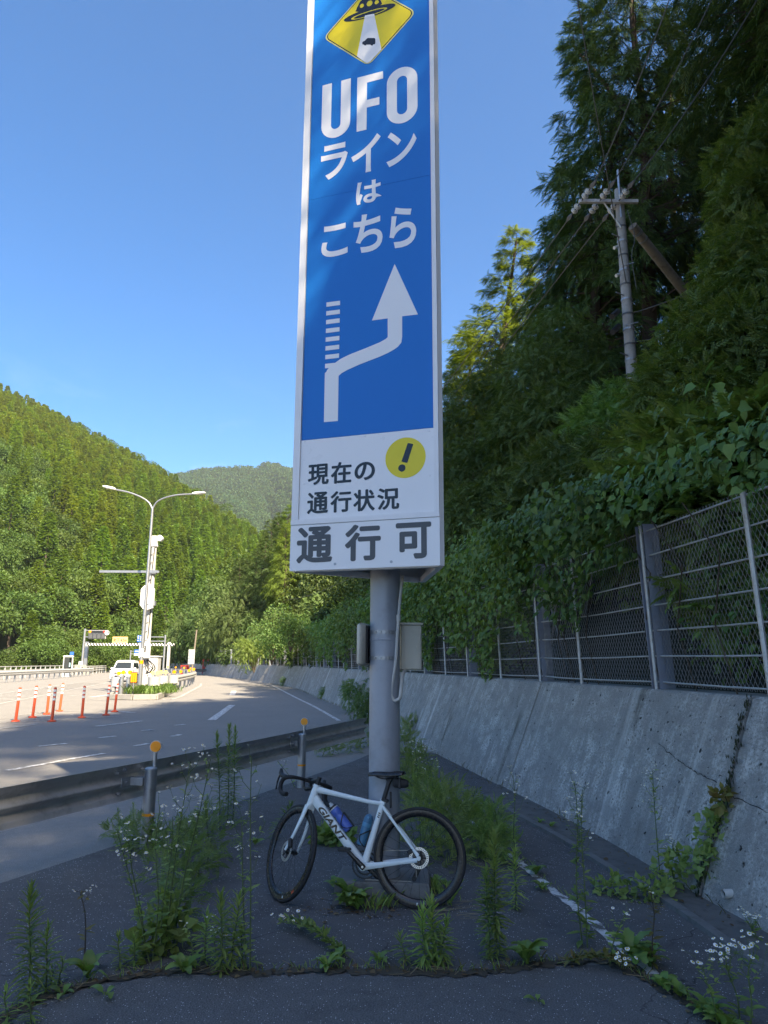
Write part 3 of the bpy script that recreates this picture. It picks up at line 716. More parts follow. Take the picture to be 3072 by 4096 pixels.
def poly_obj(name, pts, out, mat, parent, holes=()):
    """flat film cut to a measured outline, laid on the face"""
    from mathutils.geometry import tessellate_polygon
    loops = [[Vector((a, b, 0)) for a, b in pts]] + [[Vector((a, b, 0)) for a, b in h] for h in holes]
    tr = tessellate_polygon(loops); flat = [p for l in loops for p in l]
    vs = [fp(p.x, p.y, out) - B0 for p in flat]
    fs = []
    for t3 in tr:
        a, b, c = (vs[i] for i in t3)
        fs.append(tuple(t3) if (b - a).cross(c - a).dot(SN) > 0 else tuple(t3[::-1]))
    me = bpy.data.meshes.new(name); me.from_pydata([tuple(v) for v in vs], [], fs); me.materials.append(M[mat]); me.update()
    return link(bpy.data.objects.new(name, me), parent)
def glyph(ch, pts, out, mat, parent, bold, name='character'):
    """one printed character fitted to its measured extent on the face"""
    heavy = mat in ('sign_black', 'status_film_sheen')          # dense characters: thicken the strokes by stacking shifted films
    cu = bpy.data.curves.new('t', 'FONT'); cu.body = ch; cu.offset = 0.0 if heavy else bold; cu.resolution_u = 6
    ob = bpy.data.objects.new('t', cu); COL.objects.link(ob); bpy.context.view_layer.update()
    me = bpy.data.meshes.new_from_object(ob.evaluated_get(bpy.context.evaluated_depsgraph_get()))
    bpy.data.objects.remove(ob); bpy.data.curves.remove(cu)
    lay = [0.0] * len(me.vertices)
    if heavy:
        v0 = [v.co.copy() for v in me.vertices]; f0 = [tuple(p.vertices) for p in me.polygons]; vs, fs, lay = [], [], []
        sh = [(0, 0)] + [(bold * math.cos(a), bold * .8 * math.sin(a)) for a in [math.pi * i / 4 for i in range(8)]]
        for i, (dx, dy) in enumerate(sh):
            n0 = len(vs); vs += [(c.x + dx, c.y + dy, 0) for c in v0]; fs += [tuple(k + n0 for k in f) for f in f0]; lay += [i * 0.00006] * len(v0)
        me = bpy.data.meshes.new(name); me.from_pydata(vs, [], fs)
    xs = [v.co.x for v in me.vertices]; ys = [v.co.y for v in me.vertices]
    S = [p[0] for p in pts]; Hh = [p[1] for p in pts]
    x0, x1, y0, y1 = min(xs), max(xs), min(ys), max(ys)
    for v in me.vertices:
        s = min(S) + (v.co.x - x0) / (x1 - x0) * (max(S) - min(S)); h = min(Hh) + (v.co.y - y0) / (y1 - y0) * (max(Hh) - min(Hh))
        v.co = fp(s, h, out + lay[v.index]) - B0
    me.materials.clear(); me.materials.append(M[mat]); me.name = name; me.update()
    if len(me.polygons) and me.polygons[0].normal.dot(SN) < 0: me.flip_normals()
    return link(bpy.data.objects.new(name, me), parent)
# UFO letters
def box_of(pts): S = [p[0] for p in pts]; H = [p[1] for p in pts]; return min(S), max(S), min(H), max(H)
us0, us1, uh0, uh1 = box_of([f1(395, 710), f1(387, 1000), f1(630, 660), f1(500, 1142)])
uh1 = f1(395, 710)[1]
tw = (f1(475, 694)[0] - f1(397, 708)[0])
def arc(cx, cy, rx, ry, a0, a1, n=10): return [(cx + rx * math.cos(math.radians(a0 + (a1 - a0) * i / n)), cy + ry * math.sin(math.radians(a0 + (a1 - a0) * i / n))) for i in range(n + 1)]
um = (us0 + us1) / 2; ur = (us1 - us0) / 2
poly_obj('letter', [(us0, uh1), ] + arc(um, uh0 + ur, ur, ur, 180, 360, 14) + [(us1, uh1), (us1 - tw, uh1)] + arc(um, uh0 + ur, ur - tw, (ur - tw) * 1.05, 360, 180, 14) + [(us0 + tw, uh1)], 0.0012, 'sign_white', BP)
fs0, fs1, fh0, fh1 = box_of([f1(685, 645), f1(897, 597), f1(677, 1095)])
fh1 = f1(685, 645)[1]; fb = fh1 - f1(763, 692)[1] + (f1(685, 645)[1] - f1(763, 627)[1]) * 0; fb = tw * 0.84
m0 = f1(866, 803)[1]; m1 = f1(866, 867)[1]
poly_obj('letter', [(fs0, fh0), (fs0 + tw, fh0), (fs0 + tw, m1), (f1(866, 830)[0], m1), (f1(866, 830)[0], m1 + fb), (fs0 + tw, m1 + fb), (fs0 + tw, fh1 - fb), (fs1, fh1 - fb), (fs1, fh1), (fs0, fh1)], 0.0012, 'sign_white', BP)
os0, os1, oh0, oh1 = box_of([f1(928, 800), f1(1182, 760), f1(1095, 548), f1(1030, 1028)])
om = (os0 + os1) / 2; orr = (os1 - os0) / 2; oi = orr - tw
poly_obj('letter', arc(om, oh1 - orr, orr, orr, 0, 180, 16) + arc(om, oh0 + orr, orr, orr, 180, 360, 16), 0.0012, 'sign_white', BP, holes=[(arc(om, oh1 - orr, oi, oi * 1.05, 0, 180, 12) + arc(om, oh0 + orr, oi, oi * 1.05, 180, 360, 12))])
K = 0.026
for ch, pts in (('ラ', [f1(415, 1213), f1(605, 1275), f1(415, 1498), f1(383, 1310), f1(570, 1182)]),
                ('イ', [f1(632, 1310), f1(878, 1130), f1(835, 1107), f1(780, 1425)]),
                ('ン', [f1(925, 1145), f1(960, 1100), f1(1175, 1155), f1(945, 1388)]),
                ('は', [f1(672, 1640), f1(886, 1635), f1(830, 1487), f1(680, 1703)]),
                ('こ', [f2(385, 200), f2(470, 265), f2(603, 210), f1(580, 1847)]),
                ('ち', [f1(745, 1778), f1(652, 1860), f1(893, 1935), f2(705, 237)]),
                ('ら', [f1(1005, 1722), f1(950, 1970), f1(1172, 1920), f2(997, 195)])):
    glyph(ch, pts, 0.0012, 'sign_white', BP, K)
for ch, (x0, x1, y0, y1) in (('現', (275, 448, 428, 600)), ('在', (465, 635, 410, 588)), ('の', (660, 830, 410, 562)), ('通', (268, 442, 660, 840)), ('行', (460, 635, 650, 828)), ('状', (650, 830, 638, 818)), ('況', (848, 1032, 625, 806))):
    xm = (x0 + x1) / 2; ym = (y0 + y1) / 2
    glyph(ch, [f3(x0, ym), f3(x1, ym), f3(xm, y0), f3(xm, y1)], 0.0022, 'sign_black', WPN, 0.030)
for ch, (x0, x1, y0, y1) in (('通', (185, 482, 948, 1250)), ('行', (583, 882, 928, 1232)), ('可', (1005, 1300, 913, 1215))):
    xm = (x0 + x1) / 2; ym = (y0 + y1) / 2
    glyph(ch, [f3(x0, ym), f3(x1, ym), f3(xm, y0), f3(xm, y1)], 0.0115, 'status_film_sheen', SPN, 0.036)
# arrow
L2 = lambda l: [f2(*p) for p in l]
poly_obj('arrow', L2([(993, 323), (1186, 742), (1055, 758), (1055, 930), (1048, 975), (1020, 1010), (985, 1035), (940, 1060), (870, 1092), (700, 1158), (600, 1203), (555, 1228), (528, 1252), (525, 1440), (522, 1626), (406, 1636), (410, 1430), (414, 1226), (424, 1223), (432, 1205), (446, 1187), (415, 1190), (416, 1152), (500, 1143), (540, 1114), (590, 1088), (640, 1066), (760, 1019), (870, 973), (920, 945), (935, 930), (935, 775), (804, 793)]), 0.0012, 'sign_white', BP)
for i in range(7):
    t7 = i / 6
    q = [(427 - 9 * t7, 643 + 436 * t7), (540 - 8 * t7, 628 + 437 * t7), (540 - 9 * t7, 664 + 438 * t7), (427 - 10 * t7, 679 + 436 * t7)]
    poly_obj('dash', L2(q), 0.0012, 'sign_white', BP)
# warning disc
cs, chh = f3(1082, 375); rr = (f3(1250, 375)[0] - f3(915, 375)[0]) / 2
poly_obj('warning_disc', arc(cs, chh, rr, rr, 0, 352, 44), 0.0022, 'sign_yellow', WPN)
poly_obj('exclamation_bar', [f3(*p) for p in ((1103, 253), (1147, 263), (1098, 420), (1050, 408))], 0.0034, 'sign_black', WPN)
es, eh = f3(1053, 461); er = rr * 0.178
poly_obj('exclamation_dot', arc(es, eh, er, er, 0, 345, 23), 0.0034, 'sign_black', WPN)
# yellow diamond with the flying saucer
dl, db, dr_ = f1(400, 300), f1(765, 550), f1(1173, 116)
dcx = (dl[0] + dr_[0]) / 2; dcy = (dl[1] + dr_[1]) / 2; dw = (dr_[0] - dl[0]) / 2; dh = dcy - db[1]
def rdiamond(k, rad):
    out = []
    w, h = dw * k, dh * k
    cor = [(0, -h), (w, 0), (0, h), (-w, 0)]
    for i in range(4):
        a, b, c = Vector(cor[i - 1]), Vector(cor[i]), Vector(cor[(i + 1) % 4])
        p = b + (a - b).normalized() * rad; q = b + (c - b).normalized() * rad
        for j in range(7):
            tt = j / 6; r_ = p * (1 - tt) ** 2 + b * 2 * tt * (1 - tt) + q * tt * tt
            out.append((dcx + r_.x, dcy + r_.y))
    return out
DM = poly_obj('diamond', rdiamond(1.0, .07), 0.0012, 'pale_yellow', BP)
DM.name = 'diamond_edge'
poly_obj('diamond_line', rdiamond(0.965, .066), 0.0020, 'sign_black', BP)
poly_obj('diamond_field', rdiamond(0.94, .063), 0.0028, 'sign_yellow', BP)
A1 = lambda l: [f1(*p) for p in l]
poly_obj('light_beam', A1([(748, 133), (823, 118), (840, 200), (862, 305), (884, 412), (790, 515), (765, 526), (740, 514), (681, 470), (700, 370), (722, 260)]), 0.0036, 'sign_white', BP)
sa, sb, sc_ = f1(570, 172), f1(998, 42), f1(784, 108)
ea = math.atan2(sb[1] - sa[1], sb[0] - sa[0]) ; ew = math.hypot(sb[0] - sa[0], sb[1] - sa[1]) / 2
def ell(cx, cy, w, h, a, n=40): return [(cx + w * math.cos(q) * math.cos(a) - h * math.sin(q) * math.sin(a), cy + w * math.cos(q) * math.sin(a) + h * math.sin(q) * math.cos(a)) for q in [2 * math.pi * i / n for i in range(n)]]
saucer = ell(sc_[0], sc_[1], ew, ew * 0.20, ea)
dome = [sc_] + [f1(*p) for p in ((668, 98), (685, 60), (705, 20), (735, -15), (775, -35), (815, -40), (850, -25), (878, 5), (890, 35))]
poly_obj('saucer', saucer, 0.0042, 'sign_black', BP)
poly_obj('saucer_dome', dome, 0.0040, 'sign_black', BP)
bc = f1(782, 113)
poly_obj('saucer_ring', ell(bc[0], bc[1] - .004, ew * .70, ew * .115, ea), 0.0048, 'sign_yellow', BP)
poly_obj('saucer_base', ell(bc[0], bc[1] - .005, ew * .60, ew * .080, ea), 0.0054, 'sign_black', BP)
bt = A1([(748, 133), (823, 118), (829, 140), (742, 158)]); poly_obj('light_beam', bt, 0.0058, 'sign_white', BP)
for (x, y, r) in ((722, 52, 17), (786, 32, 24), (845, 22, 17)):
    c = f1(x, y); k = (f1(x + r, y)[0] - c[0]); poly_obj('saucer_window', ell(c[0], c[1], k, k * 1.1, 0, 20), 0.0048, 'sign_yellow', BP)
poly_obj('tiny_car', A1([(724, 362), (728, 350), (745, 342), (762, 324), (770, 318), (825, 318), (833, 324), (834, 358), (830, 370), (815, 371), (811, 380), (798, 380), (793, 373), (760, 373), (756, 379), (744, 379), (738, 372), (728, 371)]), 0.0044, 'sign_black', BP)
# pole, bands, boxes, conduit
mb = MB(); R0 = 0.121
mb.lathe([(R0, 0.13), (R0, 1.90), (R0 * 1.0, 1.905), (R0, SZ + .02), (R0, SZ + 4.5)], (PX, PY, 0), 32); 
sbuild(mb, 'pole', 'pole_grey', sign, True)
mb = MB(); mb.lathe([(R0 + .0005, 1.895), (R0 + .003, 1.90), (R0 + .003, 1.906), (R0 + .0005, 1.911)], (PX, PY, 0), 32); sbuild(mb, 'weld_seam', 'pole_grey', sign, True)
mb = MB(); a_ = -0.08
Rz = Matrix.Rotation(a_, 3, 'Z')
rs = []
for (w, h) in ((0.36, -0.02), (0.345, 0.145), (0.33, 0.155)):
    rs.append([Vector((PX, PY, h)) + Rz @ Vector((x * w, y * w * .6, 0)) for x, y in ((-1, -1), (1, -1), (1, 1), (-1, 1))])
mb.loft(rs); sbuild(mb, 'plinth', 'old_concrete')
zb1 = AT(1535, 2530, PY)[2]; zb2 = AT(1535, 2632, PY)[2]
for zz in (zb1, zb2):
    mb = MB(); mb.lathe([(R0 + .0008, zz - .014), (R0 + .004, zz - .014), (R0 + .004, zz + .014), (R0 + .0008, zz + .014)], (PX, PY, 0), 28, closed=True)
    for k in range(5):
        a = -2.2 + k * .35
        mb.box((PX + math.cos(a) * (R0 + .008), PY + math.sin(a) * (R0 + .008), zz), (.012, .012, .014), a)
    sbuild(mb, 'mounting_band', 'galv')
c = AT(1640, 2590, PY + .12)
mb = MB(); mb.box(c, (0.17, 0.15, 0.36), 0.12, bev=0.008); bx = sbuild(mb, 'control_box', 'cream_box')
mb = MB(); mb.box((c[0] + .012, c[1] - .079, c[2]), (0.125, 0.012, 0.34), 0.12); mb.box((c[0] + .055, c[1] - .085, c[2]), (.014, .012, .03), 0.12); sbuild(mb, 'box_door', 'cream_box', bx)
mb = MB(); mb.box((c[0], c[1], c[2] + .19), (0.19, 0.17, 0.016), 0.12); sbuild(mb, 'box_lid', 'cream_box', bx)
c = AT(1462, 2578, PY + .02)
mb = MB(); mb.box((c[0] - .01, c[1], c[2]), (0.05, 0.30, 0.335), -0.25, bev=0.02); sbuild(mb, 'antenna_unit', 'cream_box', sign, True, 50)
mb = MB(); mb.box((c[0] + .024, c[1], c[2]), (0.016, 0.11, 0.30), -0.25); sbuild(mb, 'unit_bracket', 'black_plastic')
c1 = Vector(AT(1606, 2300, PY - .02)); pts = [Vector(AT(*p, PY - 0.095)) for p in ((1612, 2300), (1605, 2350), (1600, 2400), (1594, 2470), (1588, 2560), (1582, 2650), (1574, 2700), (1566, 2750), (1566, 2785), (1580, 2804), (1598, 2795), (1603, 2765), (1612, 2700), (1625, 2680))]
pts[-1].y += .16; pts[-2].y += .10; pts[0].y += .06
mb = MB(); mb.tube([tuple(p) for p in spline(pts[:7], .03)], 0.0125, 8); sbuild(mb, 'conduit', 'pvc', sign, True)
mb = MB(); mb.tube([tuple(p) for p in spline(pts[6:], .02)], 0.014, 8); sbuild(mb, 'flexible_conduit', 'pvc', sign, True)
mb = MB(); mb.cyl(pts[3] + Vector((0, 0, .02)), pts[3] - Vector((0, 0, .03)), .018, .018, 8); sbuild(mb, 'conduit_clip', 'pvc')

# ------------------------------------------------------------------ guardrail beside the lot
grail = thing('guardrail', 'galvanised guardrail beam on posts with round orange reflectors between lot and road', 'guardrail', (0, 0, 0))
RP = spline(railp, 0.12)
prof = [(0.0, 0.755), (0.012, 0.745), (0.014, 0.715), (0.030, 0.695), (0.062, 0.672), (0.068, 0.655), (0.062, 0.638), (0.025, 0.612), (0.010, 0.600), (0.006, 0.592), (0.010, 0.584), (0.025, 0.572), (0.062, 0.548), (0.068, 0.530), (0.062, 0.512), (0.030, 0.488), (0.014, 0.468), (0.012, 0.440), (0.0, 0.430)]
dd = np.gradient(RP, axis=0); dd /= np.linalg.norm(dd, axis=1)[:, None]; rn = np.stack([-dd[:, 1], dd[:, 0]], 1)   # towards the road
def railmesh(P, Nn, prof, th=0.004):
    V, F = [], []; k = len(prof)
    for p, n in zip(P, Nn):
        for o_, z in prof: V.append((p[0] + n[0] * o_, p[1] + n[1] * o_, z))
    for p, n in zip(P, Nn):
        for o_, z in prof: V.append((p[0] + n[0] * (o_ + th), p[1] + n[1] * (o_ + th), z))
    m = len(P) * k
    for i in range(len(P) - 1):
        for j in range(k - 1):
            a = i * k + j; F.append((a, a + 1, a + k + 1, a + k)); F.append((m + a, m + a + k, m + a + k + 1, m + a + 1))
        for j in (0, k - 1): a = i * k + j; F.append((a, a + k, m + a + k, m + a))
    return V, F
cut = int(np.argmin(np.abs(RP[:, 1] - 7.62)))
for i0, i1, off in ((0, cut + 3, 0.0), (cut, len(RP), 0.005)):
    V, F = railmesh(RP[i0:i1] + rn[i0:i1] * off, rn[i0:i1], prof); npobj('rail_beam', V, F, 'rail', grail, None, True)
for n_, (px, py) in enumerate(((-2.23, 7.23), (-1.15, 10.62), (-3.2, 3.9))):
    j = int(np.argmin(np.linalg.norm(RP - np.array((px - .15, py)), axis=1))); q = RP[j]; nn = Vector((rn[j][0], rn[j][1], 0)); tt = Vector((-nn.y, nn.x, 0))
    mb = MB(); mb.lathe([(0, -.05), (.0575, -.05), (.0575, .70), (.061, .70), (.061, .715), (.05, .726), (0, .73)], (px, py, 0), 20); post = mb.build('rail_post', 'galv', grail, True)
    mb = MB(); mb.lathe([(.0585, .29), (.0585, .315)], (px, py, 0), 20); mb.build('yellow_band', 'amber', post, True)
    pc = Vector((px, py, 0)); qv = Vector((q[0], q[1], 0))
    mb = MB()
    dirv = (qv - pc).normalized()
    for z in (.60,):
        a = pc + dirv * .05; b = qv + nn * .004
        rs = [[p - tt * .045 + Vector((0, 0, z - .035)), p + tt * .045 + Vector((0, 0, z - .035)), p + tt * .045 + Vector((0, 0, z + .035)), p - tt * .045 + Vector((0, 0, z + .035))] for p in (a, b)]
        mb.loft(rs)
    mb.box(qv + nn * -0.004 + tt * .08 + Vector((0, 0, .60)), (0.16, .012, .09), math.atan2(tt.y, tt.x))
    mb.build('bracket', 'galv', post)
    for s_, z in ((.22, .695), (.12, .715), (.10, .60), (.18, .505), (-.14, .69)):
        mb = MB(); c0 = qv + tt * s_ + Vector((0, 0, z)); mb.cyl(c0 + nn * .03, c0 - nn * .022, .011, .011, 6); mb.cyl(c0 + nn * .01, c0 - nn * .003, .020, .020, 10); mb.build('bolt', 'galv', grail)
    mb = MB(); mb.cyl(pc + Vector((.02, .03, .70)), pc + Vector((.02, .03, .86)), .019, .019, 10); mb.build('reflector_stem', 'galv', post, True)
    zc = 0.915 if n_ != 1 else 0.89
    ctr = pc + Vector((.02, .03, zc)); fdir = Vector((.10, -1, 0)).normalized() if n_ != 1 else Vector((-.08, -1, 0)).normalized()
    mb = MB(); mb.cyl(ctr - fdir * .03, ctr + fdir * .012, .054, .056, 24); hs = mb.build('reflector_housing', 'pale_steel', post, True)
    mb = MB(); mb.cyl(ctr + fdir * .012, ctr + fdir * .018, .051, .049, 24); mb.build('reflector', 'amber', hs, True)
# ------------------------------------------------------------------ bicycle leaning on the pole
BH = math.atan2(0.151, -0.988)
LEAN = math.radians(6.5)
RC = Vector((0.265, 5.56, 0.0))
A_ST = Vector((-0.30, 0, 0.954)).normalized()
S0 = Vector((0.942, 0, 0.325))
STEER = math.radians(-47)
ST = Matrix.Translation(S0) @ Matrix.Rotation(STEER, 4, A_ST) @ Matrix.Translation(-S0)
RW, FW = Vector((0, 0, 0.339)), Vector((0.99, 0, 0.339))
zmin = min((ST @ (FW + Vector((math.cos(a) * .339, 0, math.sin(a) * .339)))).z for a in [i * .02 for i in range(315)])
PIT = Matrix.Translation(Vector((0, 0, .339))) @ Matrix.Rotation(zmin / 0.95, 4, 'Y') @ Matrix.Translation(Vector((0, 0, -.339)))
BM = Matrix.Translation(RC) @ Matrix.Rotation(BH, 4, 'Z') @ Matrix.Rotation(LEAN, 4, 'X') @ PIT
bike = thing('road_bicycle', 'white road bicycle with deep black rims leaning against the grey sign pole', 'bicycle')
bike.matrix_world = BM
def rtube(mb, stations, n=14, p=2.6):
    """super-elliptic tube: stations (point, half width across, half height in the frame plane)"""
    rings = []
    for i, (c, w, h) in enumerate(stations):
        c = Vector(c); a = Vector(stations[max(0, i - 1)][0]); b = Vector(stations[min(len(stations) - 1, i + 1)][0])
        d = (b - a).normalized(); y = Vector((0, 1, 0)); y = (y - d * y.dot(d)).normalized(); z = d.cross(y)
        ring = []
        for k in range(n):
            t = 2 * math.pi * k / n; ct, s_ = math.cos(t), math.sin(t)
            ring.append(c + y * (w * math.copysign(abs(ct) ** (2 / p), ct)) + z * (h * math.copysign(abs(s_) ** (2 / p), s_)))
        rings.append(ring)
    return mb.loft(rings)
BB = Vector((0.41, 0, 0.268)); HB = S0 + A_ST * .375; HT = HB + A_ST * .135
SCL = Vector((0.283, 0, 0.685))
mb = MB()
rtube(mb, [(HB - A_ST * .005, .026, .030), (HB.lerp(HT, .5), .023, .028), (HT + A_ST * .004, .022, .026)], 16, 2.4)
dt0 = HB.lerp(HT, .28) + Vector((-.01, 0, 0))
rtube(mb, [(dt0, .022, .038), (dt0.lerp(BB, .15), .024, .033), (dt0.lerp(BB, .55), .025, .031), (dt0.lerp(BB, .9), .030, .034), (BB, .034, .036)], 16, 3.2)
tt0 = HT - A_ST * .03
rtube(mb, [(tt0, .020, .026), (tt0.lerp(SCL, .2), .019, .019), (tt0.lerp(SCL, .8), .017, .015), (SCL + Vector((-.02, 0, .008)), .016, .016)], 14, 2.6)
rtube(mb, [(BB, .034, .036), (BB.lerp(SCL, .15), .022, .026), (BB.lerp(SCL, .8), .016, .021), (SCL + Vector((-.012, 0, .04)), .0155, .021)], 14, 2.6)
mb.cyl(BB + Vector((0, -.043, 0)), BB + Vector((0, .043, 0)), .030, .030, 18)
for sg in (1, -1):
    a = BB + Vector((-.03, sg * .030, .0)); b = RW + Vector((.012, sg * .066, -.012))
    rtube(mb, [(a + Vector((.03, 0, 0)), .013, .026), (a.lerp(b, .2), .009, .020), (a.lerp(b, .7), .008, .014), (b, .006, .016)], 10, 2.6)
    s0 = BB.lerp(SCL, .97) + Vector((-.012, sg * .014, -.0)); b2 = RW + Vector((.004, sg * .066, .016))
    rtube(mb, [(s0, .009, .012), (s0.lerp(b2, .3), .007, .010), (s0.lerp(b2, .8), .006, .009), (b2, .006, .014)], 10, 2.4)
    mb.cyl(RW + Vector((0, sg * .060, 0)), RW + Vector((0, sg * .072, 0)), .017, .015, 12)
frame = mb.build('frame', 'bike_white', bike, True, 50)
# lettering on the flat side of the down tube
dd_ = (BB - dt0).normalized(); up_ = Vector((0, 1, 0)).cross(dd_); up_ = up_ if up_.z > 0 else -up_
def flat_text(name, txt, o, xd, yd, nrm, size, mat, parent, bold=0.03, sx=1.0, shear=0.0):
    cu = bpy.data.curves.new('t', 'FONT'); cu.body = txt; cu.offset = bold; cu.resolution_u = 4; cu.shear = shear
    ob = bpy.data.objects.new('t', cu); COL.objects.link(ob); bpy.context.view_layer.update()
    me = bpy.data.meshes.new_from_object(ob.evaluated_get(bpy.context.evaluated_depsgraph_get()))
    bpy.data.objects.remove(ob); bpy.data.curves.remove(cu)
    for v in me.vertices: v.co = o + xd * (v.co.x * size * sx) + yd * (v.co.y * size)
    me.materials.clear(); me.materials.append(M[mat]); me.update(); me.name = name
    if len(me.polygons) and me.polygons[0].normal.dot(nrm) < 0: me.flip_normals()
    return link(bpy.data.objects.new(name, me), parent)
flat_text('lettering', 'GIANT', dt0 + dd_ * .072 + up_ * -.021 + Vector((0, .0262, 0)), dd_, up_, Vector((0, 1, 0)), 0.060, 'sign_black', frame, 0.035, 1.62, 0.25)
st_d = (SCL - BB).normalized()
for k in range(3):
    mb = MB(); mb.box(BB.lerp(SCL, .80) + st_d * (.014 * k) + Vector((0, .0172, 0)), (.016, .0012, .007), R=Matrix.Rotation(-.3, 3, 'Y')); mb.build('size_mark', 'sign_black', frame)
# fork
mb = MB()
cr = HB - A_ST * .012
rtube(mb, [(cr + A_ST * .01, .026, .029), (cr - A_ST * .018, .036, .026), (cr - A_ST * .032, .030, .02)], 14, 2.6)
for sg in (1, -1):
    a = cr - A_ST * .010 + Vector((0, sg * .026, 0)); b = FW + Vector((0, sg * .054, .008)); bend = Vector((-.012, 0, 0))
    rtube(mb, [(a, .012, .026), (a.lerp(b, .25) + bend, .011, .020), (a.lerp(b, .65) + bend * 1.3, .009, .015), (b, .008, .012)], 12, 2.4)
mb.xf(ST); fork = mb.build('fork', 'bike_white', bike, True, 50)
def wheel(c, xf, front):
    mb = MB()
    mb.lathe([(.319, -.0145), (.300, -.0150), (.284, -.0120), (.274, -.006), (.272, 0), (.274, .006), (.284, .0120), (.300, .0150), (.319, .0145), (.314, .008), (.314, -.008)], tuple(c), 64, 'Y', closed=True)
    mb.xf(xf); w = mb.build('wheel', 'black_gloss', bike, True, 60)
    mb = MB()
    prof = [(.3155 + .0115 + .0125 * math.cos(t), .0152 * math.sin(t)) for t in [2 * math.pi * i / 10 for i in range(10)]]
    mb.lathe(prof, tuple(c), 64, 'Y', closed=True); mb.xf(xf); mb.build('tyre', 'rubber', w, True, 80)
    for k in range(24):
        a = 2 * math.pi * k / 24; sg = 1 if k % 2 else -1; off = (.5 if (k // 2) % 2 else -.5)
        p0 = c + Vector((math.cos(a + off) * .018, sg * .026, math.sin(a + off) * .018)); p1 = c + Vector((math.cos(a) * .274, 0, math.sin(a) * .274))
        mb = MB(); mb.cyl(p0, p1, .0011, .0011, 4, False); mb.xf(xf); mb.build('spoke', 'black_plastic', w)
    mb = MB(); mb.lathe([(.0, -.05), (.014, -.05), (.014, -.034), (.022, -.030), (.022, -.024), (.012, -.02), (.012, .02), (.022, .024), (.022, .03), (.014, .034), (.014, .05), (0, .05)], tuple(c), 16, 'Y'); mb.xf(xf); mb.build('hub', 'black_plastic', w, True)
    # brake disc: slotted ring on a spider
    mb = MB(); yy = .042
    R1, R2 = .053, .070; ns = 30
    for k in range(ns):
        a0 = 2 * math.pi * k / ns; a1 = a0 + 2 * math.pi / ns * .62; tw_ = .10
        q = [(R1, a0), (R2, a0 + tw_), (R2, a1 + tw_), (R1, a1)]
        mb.prism([(0, 0)] * 0 or [(r * math.cos(a), r * math.sin(a)) for r, a in q], -.001, .001)
    for (ra, rb) in ((.0515, .0545), (.0685, .0715)):
        for k in range(60):
            a0, a1 = 2 * math.pi * k / 60, 2 * math.pi * (k + 1) / 60
            mb.prism([(ra * math.cos(a0), ra * math.sin(a0)), (rb * math.cos(a0), rb * math.sin(a0)), (rb * math.cos(a1), rb * math.sin(a1)), (ra * math.cos(a1), ra * math.sin(a1))], -.0011, .0011)
    mb.xf(Matrix.Translation(c + Vector((0, yy, 0))) @ Matrix.Rotation(math.pi / 2, 4, 'X')); mb.xf(xf); mb.build('brake_disc', 'steel', w)
    mb = MB()
    for k in range(5):
        a = 2 * math.pi * k / 5 + .3
        mb.prism([(.012 * math.cos(a - .5), .012 * math.sin(a - .5)), (.053 * math.cos(a + .25), .053 * math.sin(a + .25)), (.053 * math.cos(a + .45), .053 * math.sin(a + .45)), (.012 * math.cos(a + .5), .012 * math.sin(a + .5))], -.0018, .0018)
    mb.xf(Matrix.Translation(c + Vector((0, yy, 0))) @ Matrix.Rotation(math.pi / 2, 4, 'X')); mb.xf(xf); mb.build('disc_spider', 'black_plastic', w)
    # small stickers on the rim side
    for a, col, ln in ((-1.28 if not front else -1.05, 'orange', .028), (-1.62 if not front else -1.50, 'white_plain', .011)):
        mb = MB(); rr_ = .302
        q = []
        for (r, da) in ((rr_ - .008, -ln / 2 / rr_), (rr_ - .008, ln / 2 / rr_), (rr_ + .008, ln / 2 / rr_), (rr_ + .008, -ln / 2 / rr_)):
            # bike faces -X in the picture: mirror the angle
            q.append(c + Vector((-math.cos(a + da) * r, .0159 if True else 0, math.sin(a + da) * r)))
        mb.add(q, [(0, 1, 2, 3)]); mb.xf(xf); mb.build('rim_sticker', col, w)
    return w
I4 = Matrix.Identity(4)
wheel(RW, I4, False); wheel(FW, ST, True)
# calipers
mb = MB(); mb.box(RW + Vector((.055, .050, .045)), (.06, .028, .03), R=Matrix.Rotation(.5, 3, 'Y'), bev=.006); mb.build('brake_caliper', 'black_plastic', bike)
mb = MB(); mb.box(FW + Vector((-.052, .050, .055)), (.035, .028, .07), R=Matrix.Rotation(.25, 3, 'Y'), bev=.006); mb.xf(ST); mb.build('brake_caliper', 'black_plastic', bike)
